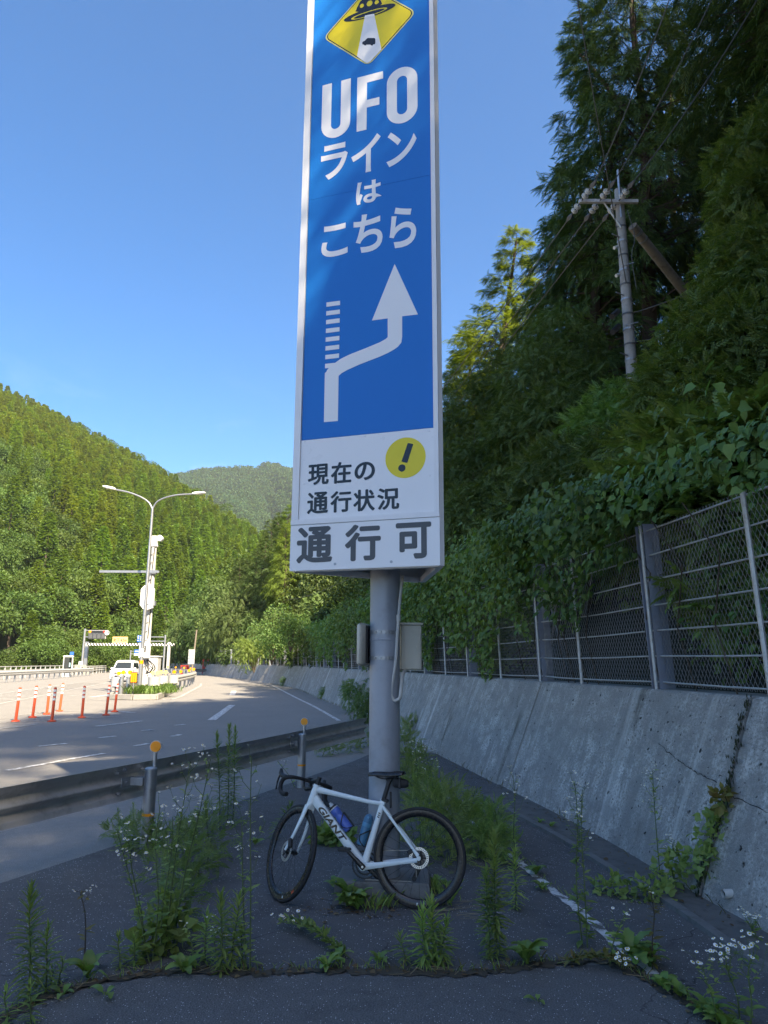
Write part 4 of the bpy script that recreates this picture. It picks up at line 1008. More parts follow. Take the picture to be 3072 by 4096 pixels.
# handlebar, stem, levers
hs = HT + A_ST * .035
fwd = Vector((0.97, 0, -0.06)).normalized()
hc = hs + fwd * .098
mb = MB(); mb.cyl(HT, HT + A_ST * .062, .018, .018, 16); mb.tube([hs, hs + fwd * .05, hc], [.019, .016, .018], 12); mb.xf(ST); mb.build('stem', 'black_plastic', bike, True)
for sg in (1, -1):
    P_ = [(0, 0, 0), (0, .09, .003), (.002, .160, 0), (.022, .193, -.004), (.070, .203, -.012), (.098, .206, -.038), (.100, .208, -.072), (.076, .210, -.108), (.030, .212, -.128), (-.030, .214, -.134)]
    pts = [hc + Vector((x, sg * y, z)) for x, y, z in P_]
    mb = MB(); sp = [Vector(p) for p in spline([tuple(p) for p in pts], .012)]; mb.tube(sp, [.0125 + .004 * smoothstep(i / 12 - .6) for i in range(len(sp))], 10); mb.xf(ST); hb = mb.build('handlebar', 'tape', bike, True)
    mb = MB(); H_ = [(.050, .202, -.004), (.085, .203, .004), (.120, .203, .014), (.143, .203, .034), (.152, .203, .062)]
    mb.tube([hc + Vector((x, sg * y, z)) for x, y, z in H_], [.016, .019, .019, .018, .011], 10); mb.xf(ST); hd = mb.build('brake_hood', 'black_plastic', hb, True)
    mb = MB(); L_ = [(.138, .204, .026), (.158, .206, .0), (.160, .210, -.045), (.146, .216, -.092)]
    mb.tube([hc + Vector((x, sg * y, z)) for x, y, z in L_], [.009, .008, .007, .006], 8); mb.xf(ST); mb.build('brake_lever', 'black_gloss', hb, True)
mb = MB(); mb.box(hc + Vector((.055, .0, .022)), (.085, .05, .016), bev=.005); mb.xf(ST); mb.build('cycle_computer', 'black_plastic', bike)
mb = MB(); mb.box(hc + Vector((.045, -.01, -.045)), (.10, .034, .030), bev=.008); mb.xf(ST); mb.build('front_light', 'black_plastic', bike)
mb = MB(); mb.box(hc + Vector((.03, -.01, -.015)), (.02, .02, .04)); mb.xf(ST); mb.build('light_mount', 'black_plastic', bike)
for sg in (1, -1):
    mb = MB(); mb.tube([tuple(p) for p in spline([tuple(ST @ (hc + Vector((.03, sg * .05, -.008)))), tuple(ST @ (hc + Vector((.03, sg * .03, -.05)))), tuple(HT + Vector((.04, sg * .012, -.02))), tuple(HT + A_ST * .02)], .02)], .0025, 6); mb.build('cable', 'black_plastic', bike, True)
# seat post, saddle
sd = (SCL - BB).normalized(); sp0 = SCL; sp1 = BB + sd * .615
mb = MB(); rtube(mb, [(sp0, .0125, .017), (sp1, .012, .016)], 12, 2.6); mb.box(sp1 + Vector((0, 0, .008)), (.045, .03, .026), bev=.006); mb.build('seat_post', 'black_plastic', bike, True)
mb = MB(); mb.box(SCL + sd * .035 + Vector((-.012, 0, 0)), (.055, .04, .022), R=Matrix.Rotation(-.3, 3, 'Y'), bev=.005); mb.build('seat_clamp', 'black_plastic', bike)
sz = sp1.z + .060; sx_ = sp1.x + .012
rings = []
for (x, hw, top, th) in ((.150, .008, -.010, .010), (.142, .018, -.003, .022), (.10, .023, .004, .026), (.04, .028, .004, .028), (-.02, .044, .003, .030), (-.07, .066, .009, .030), (-.11, .074, .014, .026), (-.128, .064, .012, .016), (-.135, .04, .006, .006)):
    ring = []
    for k in range(16):
        t_ = 2 * math.pi * k / 16; c_, s_ = math.cos(t_), math.sin(t_)
        y = hw * math.copysign(abs(c_) ** .75, c_)
        z = top - th / 2 + th / 2 * math.copysign(abs(s_) ** .6, s_) - abs(c_) ** 3 * .014 * (1 if s_ > 0 else 1.2)
        ring.append(Vector((sx_ + x, y, sz + z)))
    rings.append(ring)
mb = MB(); mb.loft(rings); mb.build('saddle', 'black_gloss', bike, True, 60)
for sg in (1, -1):
    mb = MB(); mb.tube([tuple(p) for p in spline([(sx_ + .11, sg * .012, sz - .02), (sx_ + .05, sg * .021, sz - .045), (sx_ - .04, sg * .022, sz - .045), (sx_ - .10, sg * .035, sz - .015)], .02)], .0035, 6); mb.build('saddle_rail', 'black_plastic', bike, True)
mb = MB(); mb.box(SCL + sd * .085 + Vector((-.040, 0, -.045)), (.014, .022, .115), R=Matrix.Rotation(.02, 3, 'Y'), bev=.004); mb.build('rear_light', 'black_plastic', bike)
# cranks, chainrings, chain, cassette, derailleur
def chainring(r, y, name):
    mb = MB()
    pl = []
    for k in range(60):
        a = 2 * math.pi * k / 60; rr_ = r if k % 2 else r - .004; pl.append((rr_ * math.cos(a), rr_ * math.sin(a)))
    n = len(pl); ri = r - .014
    vs = [(x, y - .0015, z) for x, z in pl] + [(x, y + .0015, z) for x, z in pl] + [(ri * math.cos(2 * math.pi * k / 60), y - .0015, ri * math.sin(2 * math.pi * k / 60)) for k in range(60)] + [(ri * math.cos(2 * math.pi * k / 60), y + .0015, ri * math.sin(2 * math.pi * k / 60)) for k in range(60)]
    fs = []
    for k in range(n):
        j = (k + 1) % n; fs += [(k, j, n + j, n + k), (k, j, 2 * n + j, 2 * n + k), (n + k, n + j, 3 * n + j, 3 * n + k), (2 * n + k, 2 * n + j, 3 * n + j, 3 * n + k)]
    mb.add([Vector(v) + BB for v in vs], fs); return mb.build(name, 'black_plastic', bike)
chainring(.100, -.046, 'chainring'); chainring(.072, -.039, 'chainring')
ca = math.radians(43)
for sg in (1, -1):
    d = Vector((math.cos(ca), 0, math.sin(ca))) * sg; y0 = sg * .058
    a = BB + Vector((0, y0, 0)); b = a + d * .1725 + Vector((0, sg * .012, 0))
    mb = MB(); rtube(mb, [(a - d * .018, .009, .017), (a, .011, .021), (a.lerp(b, .5), .009, .015), (b, .009, .014), (b + d * .012, .007, .009)], 12, 3); cr_ = mb.build('crank', 'black_gloss', bike, True, 50)
    mb = MB(); mb.cyl(a + Vector((0, sg * .008, 0)), a + Vector((0, sg * .0135, 0)), .009, .008, 12); mb.build('crank_bolt', 'steel', cr_)
    mb = MB(); c = b + Vector((0, sg * .05, 0)); mb.cyl(b, c + Vector((0, sg * .03, 0)), .007, .007, 10)
    mb.loft([[c + Vector((x * .046 * k1, y * .030, z)) for x, y in ((-1, -1), (1, -.7), (1, .7), (-1, 1))] for z, k1 in ((-.014, .7), (-.004, 1), (.006, 1), (.012, .8))]); mb.build('pedal', 'black_plastic', cr_)
    mb = MB(); mb.box(b + d * -.012 + Vector((0, sg * .0105, .0)), (.010, .002, .008)); mb.build('crank_mark', 'orange', cr_)
jock_a, jock_b = RW + Vector((.012, -.050, -.085)), RW + Vector((.045, -.050, -.150))
cass = .040
def chain_run(p, q):
    p, q = Vector(p), Vector(q); n = max(2, int((q - p).length / .0127)); d = (q - p).normalized(); u = Vector((-d.z, 0, d.x)); mb = MB()
    for k in range(n):
        a = p + d * (.0127 * k); w_ = .0042; th = .0028 if k % 2 else .0042
        c = a + d * .00635
        mb.box(c, (.0125, th * 2, .0062 if k % 2 else .0074), R=Matrix(((d.x, 0, u.x), (d.y, 1, u.y), (d.z, 0, u.z))))
    o = mb.build('chain', 'chain', bike); o['kind'] = 'stuff'; return o
chain_run(BB + Vector((-.01, -.046, .098)), RW + Vector((0, -.046, cass)))
chain_run(BB + Vector((-.005, -.046, -.098)), jock_b + Vector((.01, 0, -.020)))
chain_run(jock_b + Vector((-.018, 0, .01)), jock_a + Vector((.018, 0, .0)))
mb = MB()
for i, r in enumerate((.052, .046, .041, .036, .031, .027, .023)):
    mb.lathe([(0, -.030 - i * .0036 - .0009), (r, -.030 - i * .0036 - .0009), (r, -.030 - i * .0036 + .0009), (0, -.030 - i * .0036 + .0009)], tuple(RW), 24, 'Y')
mb.build('cassette', 'chain', bike)
mb = MB()
for p in (jock_a, jock_b): mb.lathe([(0, -.004), (.018, -.004), (.018, .004), (0, .004)], tuple(p), 12, 'Y')
mb.loft([[p + Vector((x, -.008 + y, z)) for x, y, z in ((-.013, 0, -.01), (.013, 0, -.01), (.013, .002, .01), (-.013, .002, .01))] for p in (jock_b, jock_a)])
mb.tube([RW + Vector((-.005, -.055, -.02)), RW + Vector((.0, -.07, -.06)), jock_a], [.012, .016, .012], 8)
mb.build('rear_derailleur', 'black_plastic', bike, True)
# bottle cages and bottles
def bottle(p, d, kind):
    d = d.normalized(); u = Vector((0, 1, 0)); w = d.cross(u)
    R_ = Matrix(((u.x, w.x, d.x), (u.y, w.y, d.y), (u.z, w.z, d.z))).to_4x4()
    mt = Matrix.Translation(p) @ R_
    if kind == 'cycle':
        prof = [(0, 0), (.030, 0), (.036, .006), (.0365, .085), (.0365, .105), (.0315, .120), (.0315, .138), (.0365, .150), (.036, .178), (.030, .186)]
        t_ = thing('water_bottle', 'translucent blue squeeze bottle with a grey cap in the down tube cage', 'bottle'); t_.matrix_world = BM @ mt
        mb = MB(); mb.lathe(prof, n=24); mb.build('bottle_body', 'bottle_blue', t_, True)
        mb = MB(); mb.lathe([(.033, .186), (.034, .188), (.034, .202), (.026, .209), (.0, .209)], n=24); mb.build('lid', 'black_plastic', t_, True)
        mb = MB(); mb.lathe([(.017, .209), (.016, .222), (.010, .226), (.010, .238), (.0, .240)], n=16); mb.build('nozzle', 'clear_grey', t_, True)
        mb = MB(); mb.lathe([(.0335, .1855), (.0345, .187), (.0345, .193), (.0335, .1945)], n=24, closed=True); mb.build('lid_ring', 'clear_grey', t_, True)
    else:
        t_ = thing('water_bottle', 'teal blue bottle with a flip lid in the seat tube cage', 'bottle'); t_.matrix_world = BM @ mt
        mb = MB(); mb.lathe([(0, 0), (.031, 0), (.0345, .004), (.0345, .128), (.034, .132)], n=24); mb.build('bottle_body', 'bottle_teal', t_, True)
        mb = MB(); mb.lathe([(.034, .132), (.0352, .134), (.0352, .158), (.034, .160)], n=24); mb.build('collar', 'teal_light', t_, True)
        mb = MB(); mb.lathe([(.034, .160), (.0345, .163), (.0345, .186), (.030, .200), (.022, .214), (0, .218)], n=24); mb.build('lid', 'bottle_teal', t_, True)
        mb = MB(); mb.lathe([(.014 + .005 * math.cos(a), .005 * math.sin(a)) for a in [2 * math.pi * i / 8 for i in range(8)]], (0, 0, 0), 18, 'Y', closed=True); mb.xf(Matrix.Translation((.018, .004, .205)) @ Matrix.Rotation(1.2, 4, 'Z')); mb.build('carry_loop', 'bottle_teal', t_, True)
        mb = MB(); mb.lathe([(0.0, .0), (.008, 0), (.008, .004), (0, .004)], n=12); mb.xf(Matrix.Translation((.034, 0, .20)) @ Matrix.Rotation(1.57, 4, 'Y')); mb.build('button', 'teal_light', t_)
    # cage belongs to the bicycle
    mb = MB()
    for s_ in (1, -1):
        mb.tube([tuple(q) for q in spline([(s_ * .012, .039, .118), (s_ * .030, .024, .105), (s_ * .0385, -.004, .082), (s_ * .030, -.026, .060), (s_ * .034, -.014, .030), (s_ * .030, .020, .004), (s_ * .012, .039, .0)], .012)], [.0042] * 40 if False else .0042, 6)
    mb.tube([(0, .040, -.004), (0, .041, .12)], .008, 6); mb.tube([(-.03, -.01, -.004), (0, -.02, -.004), (.03, -.01, -.004)], .0042, 6)
    mb.xf(mt); mb.build('bottle_cage', 'black_plastic', bike, True)
nd = Vector((dd_.z, 0, -dd_.x)); nd = nd if nd.z > 0 else -nd
bottle(dt0 + dd_ * .345 + nd * .072, -dd_, 'cycle')
ns_ = Vector((st_d.z, 0, -st_d.x)); ns_ = ns_ if ns_.x > 0 else -ns_
bottle(BB + st_d * .125 + ns_ * .066, st_d, 'flip')
# saddle bag
bag = thing('saddle_bag', 'small black bag strapped under the bicycle saddle', 'bag'); bag.matrix_world = BM @ Matrix.Translation((sx_ - .095, 0, sz - .075))
rings = []
for (x, h, w, z) in ((.055, .030, .022, .008), (.04, .038, .030, .004), (0, .036, .034, .0), (-.045, .030, .033, -.003), (-.062, .022, .026, -.004)):
    rings.append([Vector((x, w * math.copysign(abs(math.cos(t)) ** .6, math.cos(t)), z + h * math.copysign(abs(math.sin(t)) ** .6, math.sin(t)))) for t in [2 * math.pi * k / 14 for k in range(14)]])
mb = MB(); mb.loft(rings); mb.build('pouch', 'tape', bag, True, 60)
mb = MB(); mb.box((.0, .0, .0), (.016, .072, .078), bev=.004); mb.tube([(.03, .02, .03), (.02, .02, .07)], .006, 6); mb.tube([(.03, -.02, .03), (.02, -.02, .07)], .006, 6); mb.build('strap', 'black_plastic', bag)
mb = MB(); mb.box((-.066, 0, -.002), (.008, .03, .008)); mb.build('light_loop', 'screen_grey', bag)
# ------------------------------------------------------------------ painted road markings
Z5 = ZO(0, 2400, 1000 / 1659); Z7 = ZO(850, 2350, 650 / 1659)
def mark(pts, w, mat='paint', z=0.002, f=Z5):
    ribbon('road_marking', [G(*f(*p))[:2] for p in pts], w, z, mat)
mark([(-200, 835), (5, 815), (230, 802), (500, 788), (785, 771)], .13)
mark([(-200, 870), (0, 852), (130, 840), (240, 823)], .18)
mark([(-150, 795), (50, 786)], .13); mark([(115, 764), (330, 745)], .14); mark([(230, 747), (420, 738), (560, 734)], .12)
mark([(190, 779), (300, 770), (380, 764)], .12, 'paint_worn'); mark([(470, 764), (560, 760)], .12, 'paint_worn'); mark([(650, 755), (740, 748)], .12, 'paint_worn')
mark([(800, 741), (890, 747)], .2, 'paint_worn')
mark([(455, 635), (515, 633)], .5); mark([(520, 627), (590, 625)], .4); mark([(600, 645), (720, 630)], .25, 'paint_worn')
mark([(590, 658), (700, 665), (950, 664), (1140, 660), (1200, 640), (1260, 607), (1330, 570), (1335, 555)], .16)
mark([(865, 696), (1000, 693), (1165, 691)], .13)
mark([(630, 838), (780, 822), (940, 802)], .16, 'paint_worn'); mark([(655, 914), (770, 903)], .13, 'paint_worn'); mark([(250, 971), (440, 952)], .13, 'paint_worn')
mark([(45, 1131), (150, 1113), (260, 1094), (480, 1053), (690, 1018)], .12, 'paint_worn'); mark([(895, 968), (985, 952)], .12, 'paint_worn')
mark([(945, 867), (1015, 860)], .13, 'paint_worn'); mark([(1160, 832), (1225, 825)], .13, 'paint_worn'); mark([(1140, 905), (1195, 893)], .13, 'paint_worn')
mark([(1405, 796), (1480, 742), (1540, 697)], .26, 'paint_worn'); mark([(1540, 632), (1553, 603)], .3, 'paint_worn')
mark([(1290, 1358), (1190, 1300), (1090, 1243), (1000, 1195), (900, 1148), (800, 1098), (700, 1045), (610, 1000), (520, 985), (380, 962)], .13, 'paint_worn', f=Z7)
# zebra hatching
up = [G(*Z5(x, y))[:2] for x, y in ((-420, 690), (0, 620), (360, 570), (725, 519))]
lo = [G(*Z5(x, y))[:2] for x, y in ((-420, 790), (0, 688), (360, 618), (725, 546))]
ribbon('road_marking', up, .18, .002, 'paint'); ribbon('road_marking', lo, .18, .002, 'paint')
U_, L_ = spline(up, .3), spline(lo, .3)
ymax = min(U_[:, 1].max(), L_[:, 1].max()); yy = 33.0
while yy < ymax - 1:
    xa_ = np.interp(yy, U_[:, 1], U_[:, 0]); xb_ = np.interp(yy + 1.2, L_[:, 1], L_[:, 0])
    ribbon('road_marking', [(xa_ + .1, yy - .6), ((xa_ + xb_) / 2, yy), (xb_ - .1, yy + .6)], .45, .003, 'paint'); yy += 1.25 + yy * .006

# ------------------------------------------------------------------ orange posts
op_lab = ['leftmost of the orange lane posts on the sunlit road', 'second orange lane post from the left, taller looking than its shadow', 'third orange lane post from the left, standing in the back row', 'orange lane post standing nearest the camera, fourth from the left', 'orange lane post farthest back in the left bunch, fifth from the left', 'lone orange lane post midway between the left bunch and the right pair', 'orange lane post nearer the camera of the right pair before the kerbed island', 'orange lane post farther back of the right pair beside the kerbed island']
op_lab[1] = 'second orange lane post from the left on the sunlit road'
def lane_post(x, y, lab, tilt):
    t = thing('lane_post', lab, 'lane post', (x, y, 0), 0, 'orange flexible lane posts')
    mb = MB(); mb.lathe([(0, 0), (.125, 0), (.125, .015), (.10, .035), (.055, .05), (0, .05)], n=16); mb.build('base', 'orange', t, True)
    T_ = Matrix.Rotation(tilt, 4, 'Y')
    mb = MB(); mb.lathe([(.042, .04), (.040, .95), (.032, .97), (0, .975)], n=14); mb.xf(T_); mb.build('tube', 'orange', t, True)
    for z in (.60, .72, .84):
        mb = MB(); mb.lathe([(.0435, z), (.0435, z + .075)], n=14); mb.xf(T_); mb.build('white_band', 'white_plain', t, True)
    return t
for (px, py), lab in zip(((62, 2886), (130, 2870), (187, 2857), (207, 2886), (238, 2845), (327, 2871), (424, 2861), (458, 2847)), op_lab):
    p = G(px, py); lane_post(p[0], p[1], lab, rnd.uniform(0.0, .05))

# ------------------------------------------------------------------ kerbed island
isl = [G(437, 2797)[:2], G(530, 2800)[:2], G(625, 2799)[:2], G(665, 2783)[:2], G(700, 2766)[:2], (-14.5, 52), (-17.3, 62), (-19.8, 66), (-21.0, 64), (-19.0, 54), (-16.2, 44), (-13.6, 37.0)]
isl_s = [tuple(p) for p in isl]
mb = MB(); mb.prism(isl_s, 0.0, .17); tag(mb.build('island_ground', 'soil'), kind='structure')
kerb = thing('kerb_ring', 'weathered concrete kerb blocks edging the weedy traffic island', 'kerb', (isl_s[0][0], isl_s[0][1], 0))
K0 = Vector((isl_s[0][0], isl_s[0][1], 0))
for i in range(len(isl_s)):
    a, b = Vector((*isl_s[i], 0)), Vector((*isl_s[(i + 1) % len(isl_s)], 0)); L = (b - a).length; n = max(1, round(L / 1.0)); d = (b - a) / L
    for k in range(n):
        c = a + d * (L * (k + .5) / n); mb = MB(); mb.box(c - K0 + Vector((0, 0, .125)), (L / n - .025, .16, .25), math.atan2(d.y, d.x), bev=.02); mb.build('kerb_stone', 'kerb', kerb)

# ------------------------------------------------------------------ street lamp, camera pole, cabinet on the island
lx, ly = G(556, 2772)[:2]; k_ = 38.5 / ly; lx, ly = lx * k_, 38.5
lamp = thing('street_lamp', 'tall galvanised street lamp with two curved arms on the traffic island', 'street lamp', (lx, ly, 0))
B_ = Vector((lx, ly, 0))
def P3(u, v, Y): return Vector(AT(u, v, Y))
j = P3(613, 2036, ly); j.x = lx
mb = MB(); mb.tube([(0, 0, 0), (0, 0, 3), (0, 0, 6), (0, 0, j.z)], [.105, .098, .082, .066], 14); mb.build('pole', 'galv', lamp, True)
mb = MB(); mb.lathe([(.108, 1.62), (.106, 1.80)], n=14); mb.build('amber_band', 'amber', lamp, True)
mb = MB(); mb.lathe([(.108, 2.0), (.106, 2.4)], n=14); mb.build('white_band', 'white_plain', lamp, True)
off = Vector((0, 0, 0))
dxl = P3(613, 2036, ly).x - lx
for side, pp in ((-1, ((612, 2036), (600, 2012), (570, 1990), (520, 1970), (465, 1958))), (1, ((614, 2036), (628, 2010), (660, 1992), (710, 1980), (772, 1976)))):
    pts = [P3(u, v, ly) - B_ - Vector((dxl, 0, 0)) for u, v in pp]
    mb = MB(); sp_ = spline([tuple(p) for p in pts], .15); mb.tube([tuple(p) for p in sp_], .045, 10); arm = mb.build('arm', 'galv', lamp, True)
    e = pts[-1]; d = (pts[-1] - pts[-2]).normalized()
    mb = MB(); c = e + d * .30
    mb.loft([[e + d * t + Vector((0, y * w, z * h + .02)) for y, z in ((-1, -.4), (1, -.4), (1, .4), (.6, 1), (-.6, 1), (-1, .4))] for t, w, h in ((0, .07, .05), (.15, .15, .08), (.5, .16, .075), (.72, .10, .04))]); mb.build('lamp_head', 'white_paint', lamp, True, 50)
    mb = MB(); mb.box(e + d * .36 + Vector((0, 0, -.012)), (.36, .24, .012), R=Matrix.Rotation(0, 3, 'X')); mb.build('lens', 'lamp_glass', lamp)
cy_ = 40.2; cp = P3(575, 2765, cy_); cpx = cp.x
top = P3(628, 2168, cy_)
cctv = thing('camera_pole', 'pale concrete pole with white camera boxes and a cross arm behind the lamp', 'utility pole', (cpx, cy_, 0))
Bc = Vector((cpx, cy_, 0))
H_ = top.z
mb = MB(); mb.tube([(0, 0, 0), (0, 0, H_ * .5), (0, 0, H_)], [.19, .165, .14], 16); mb.build('pole', 'pole_white', cctv, True)
dx = top.x - cpx
mb = MB(); mb.box((0, -.02, H_ + .02), (.36, .34, .62), bev=.03); mb.build('camera_housing', 'white_paint', cctv)
mb = MB(); mb.cyl((.30, -.1, H_ + .22), (.30, .25, H_ + .22), .17, .15, 14); mb.cyl((.1, 0, H_ + .2), (.3, 0, H_ + .2), .04, .04, 8); mb.build('dome_camera', 'white_paint', cctv, True)
zz = P3(600, 2289, cy_).z
xl = P3(405, 2284, cy_).x - P3(610, 2289, cy_).x; xr = P3(642, 2292, cy_).x - P3(610, 2289, cy_).x
mb = MB(); mb.box(((xl + xr) / 2, -.22, zz), (xr - xl, .10, .13), bev=.01); mb.build('cross_arm', 'galv', cctv)
mb = MB(); mb.box((.02, -.1, zz), (.5, .3, .22), bev=.02); mb.box((-.12, -.2, zz + .55), (.12, .15, .2)); mb.box((-.14, -.2, zz - .8), (.10, .12, .6)); mb.build('arm_clamp', 'galv', cctv)
zb = P3(610, 2390, cy_).z
mb = MB(); mb.loft([[(x, y, zb + z) for x, z in ((-.40, -.45), (-.40, .42), (-.05, .80), (.28, .45), (.30, -.60), (-.12, -.78))] for y in (-.50, -.20)]); mb.build('equipment_box', 'white_paint', cctv)
mb = MB(); mb.box((.35, -.3, zb - .35), (.12, .2, .25)); mb.box((0, -.505, zb - .42), (.22, .012, .08)); mb.build('box_hood', 'galv', cctv)
zm = P3(588, 2603, cy_).z
mb = MB(); mb.box((0, -.32, zm), (.56, .26, .82), bev=.02); mbx = mb.build('meter_box', 'white_paint', cctv)
mb = MB(); mb.box((0, -.455, zm + .08), (.20, .012, .36)); mb.build('meter_window', 'screen', mbx)
mb = MB(); mb.box((0, -.463, zm + .18), (.09, .010, .09)); mb.build('meter_dial', 'clear_grey', mbx)
for a, b, c in ((.1, .3, .2), (.16, .25, .1), (-.04, .35, .3), (.2, .42, .05)):
    mb = MB(); mb.tube([tuple(p) for p in spline([(a, -.2, zm - .5), (a + .25, -.3, zm - .62 - c), (a + .5 * b + .2, -.25, zm - .95), (a + .15, -.2, zm - 1.2)], .12)], .025, 6); mb.build('cable', 'black_plastic', cctv, True)
for k in range(14):
    z = 1.4 + k * .48
    if abs(z - zb) < .8 or abs(z - zm) < .5: continue
    mb = MB(); mb.cyl((-.12, -.12, z), (.02 + .03 * (k % 2), -.22, z + .08), .014, .014, 6); mb.build('climbing_step', 'wire', cctv)
mb = MB(); mb.tube([(.08, -.2, 3.0), (.12, -.19, 4.5), (.02, -.19, 6.2), (.1, -.16, H_ - .2)], .022, 6); mb.build('cable', 'black_plastic', cctv, True)
cx_ = P3(600, 2700, 41.2)
cab = thing('equipment_cabinet', 'tall grey equipment cabinet standing behind the camera pole', 'cabinet', (cx_.x - .05, 41.4, 0.17))
hz = P3(600, 2640, 41.2).z
mb = MB(); mb.box((0, 0, hz / 2), (.95, .6, hz), bev=.02); mb.build('body', 'pale_steel', cab)
mb = MB(); mb.box((-.08, -.31, hz / 2), (.6, .012, hz * .86)); mb.build('door', 'white_paint', cab)
mb = MB(); mb.box((0, 0, hz + .03), (1.05, .7, .06)); mb.build('roof', 'white_paint', cab)
# rail terminals with reflector discs
term = [((466, 2770), 'grey rail end drum with an amber disc left of the lamp on the island', 'amber', 36.8), ((614, 2770), 'grey rail end drum with two pale discs right of the camera pole', 'pale_amber', 38.0), ((648, 2762), 'grey rail end drum behind two pale discs at the middle of the island', 'pale_amber', 41.0), ((690, 2758), 'grey rail end drum with an amber disc at the right end of the island', 'amber', 42.5)]
for (u, v), lab, cm, Y in term:
    p = P3(u, v, Y); t = thing('rail_terminal', lab, 'rail terminal', (p.x, Y, .17), 0, 'rounded guardrail ends on the island')
    mb = MB()
    ring = [(math.cos(a) * .30, -.02 - abs(math.sin(a)) * .30) for a in [math.pi * i / 12 for i in range(13)]]
    V = [(x, y, z) for z in (.35, .80) for x, y in ring]
    mb.add(V, [(i, i + 1, 13 + i + 1, 13 + i) for i in range(12)]); mb.add([(x * .94, y * .94, z) for x, y, z in V], [(i, i + 1, 13 + i + 1, 13 + i) for i in range(12)])
    mb.build('drum', 'pale_steel', t, True)
    mb = MB(); mb.cyl((.02, .02, -.1), (.02, .02, .9), .06, .06, 10); pst = mb.build('post', 'galv', t, True)
    for q in ((-.12, .14) if cm == 'pale_amber' else (.04,)):
        mb = MB(); mb.cyl((q, 0, .78), (q, 0, .92), .02, .02, 6); mb.build('stem', 'galv', t)
        mb = MB(); mb.cyl((q, -.02, .98), (q, .03, .98), .105, .105, 16); mb.build('reflector', cm, t)
for (u, v, Y), lab in (((483, 2776, 36.4), 'short galvanised post with an amber disc beside the van'), ((509, 2776, 36.2), 'short galvanised post with an amber disc left of the orange marker')):
    p = P3(u, v, Y); t = thing('reflector_post', lab, 'reflector post', (p.x, Y, .17), 0, 'amber disc posts on the island')
    mb = MB(); mb.cyl((0, 0, -.1), (0, 0, .80), .10, .095, 14); mb.lathe([(.115, .77), (.115, .84), (0, .87)], n=14); mb.build('post', 'galv', t, True)
    mb = MB(); mb.cyl((.06, -.02, .82), (.06, -.02, .96), .025, .025, 8); mb.build('stem', 'galv', t)
    mb = MB(); mb.cyl((.06, -.06, 1.04), (.06, 0, 1.04), .105, .105, 18); mb.build('reflector', 'amber', t)
p = P3(531, 2775, 35.6)
t = thing('hazard_marker', 'rectangular orange hazard marker plate on a thin stem in front of the lamp', 'marker', (p.x, 35.6, .17))
mb = MB(); mb.cyl((0, 0, -.05), (0, 0, .60), .03, .03, 8); mb.build('stem', 'galv', t)
mb = MB(); mb.box((0, 0, .80), (.34, .06, .52), bev=.04); mb.build('frame', 'black_plastic', t)
for x in (-.10, 0, .10): mb = MB(); mb.box((x, -.035, .80), (.088, .02, .46), bev=.01); mb.build('reflector_strip', 'amber', t)
# looping guardrail round the island
lp = [P3(700, 2742, 43), P3(735, 2737, 48), P3(768, 2727, 55), P3(781, 2717, 62), P3(770, 2708, 70), P3(735, 2699, 78), P3(690, 2693, 86), P3(660, 2693, 92)]
lp = [(q.x, q.y) for q in lp]
irail = thing('guardrail', 'pale guardrail looping round the back of the traffic island with small amber discs', 'guardrail', (lp[0][0], lp[0][1], 0))
LP = spline(lp, 1.0); d_ = np.gradient(LP, axis=0); d_ /= np.linalg.norm(d_, axis=1)[:, None]; ln_ = np.stack([d_[:, 1], -d_[:, 0]], 1)
V, F = railmesh(LP - np.array(lp[0]), ln_, [(0, .95), (.02, .90), (.09, .84), (.09, .79), (.01, .74), (.09, .69), (.09, .64), (.02, .58), (0, .53)])
npobj('rail_beam', V, F, 'pale_steel', irail, None, True)
for k in range(1, len(LP), 3):
    q = LP[k] - np.array(lp[0]) - ln_[k] * .12; mb = MB(); mb.cyl((q[0], q[1], 0), (q[0], q[1], .95), .07, .07, 8); mb.box((q[0] + ln_[k][0] * .06, q[1] + ln_[k][1] * .06, .74), (.16, .16, .1)); mb.build('rail_post', 'galv', irail)
    if k % 2 == 0: mb = MB(); mb.cyl((q[0], q[1] - .03, 1.12), (q[0], q[1] + .02, 1.12), .10, .10, 12); mb.build('reflector', 'amber', irail)

# ------------------------------------------------------------------ left roadside: bridge railing and guardrail
def far_rail(name, label, cat, pts, z0, bars, post_step, mat='pale_steel', post_h=1.0, bar_r=.06, pr=.06):
    t = thing(name, label, cat, (pts[0][0], pts[0][1], 0)); o0 = np.array(pts[0]); P = spline(pts, 1.0) - o0
    for z in bars:
        mb = MB(); mb.tube([(p[0], p[1], z) for p in P], bar_r, 6); mb.build('rail_bar', mat, t, True)
    s_ = np.concatenate([[0], np.cumsum(np.linalg.norm(np.diff(P, axis=0), axis=1))])
    for s in np.arange(0, s_[-1], post_step):
        x, y = np.interp(s, s_, P[:, 0]), np.interp(s, s_, P[:, 1]); mb = MB(); mb.box((x, y, post_h / 2 + z0), (pr * 1.6, pr * 1.6, post_h)); mb.build('rail_post', mat, t)
    return t
rl = [(-30.0, 47), (-30.89, 59.08), (-34.15, 77.9), (-36.6, 92)]
t = thing('guardrail', 'long galvanised guardrail along the far left edge of the sunlit road', 'guardrail', (rl[0][0], rl[0][1], 0))
LP = spline(rl, 1.0); d_ = np.gradient(LP, axis=0); d_ /= np.linalg.norm(d_, axis=1)[:, None]; ln_ = np.stack([d_[:, 1], -d_[:, 0]], 1)
V, F = railmesh(LP - np.array(rl[0]), ln_, [(0, .95), (.02, .90), (.09, .84), (.09, .79), (.01, .74), (.09, .69), (.09, .64), (.02, .58), (0, .53)]); npobj('rail_beam', V, F, 'pale_steel', t, None, True)
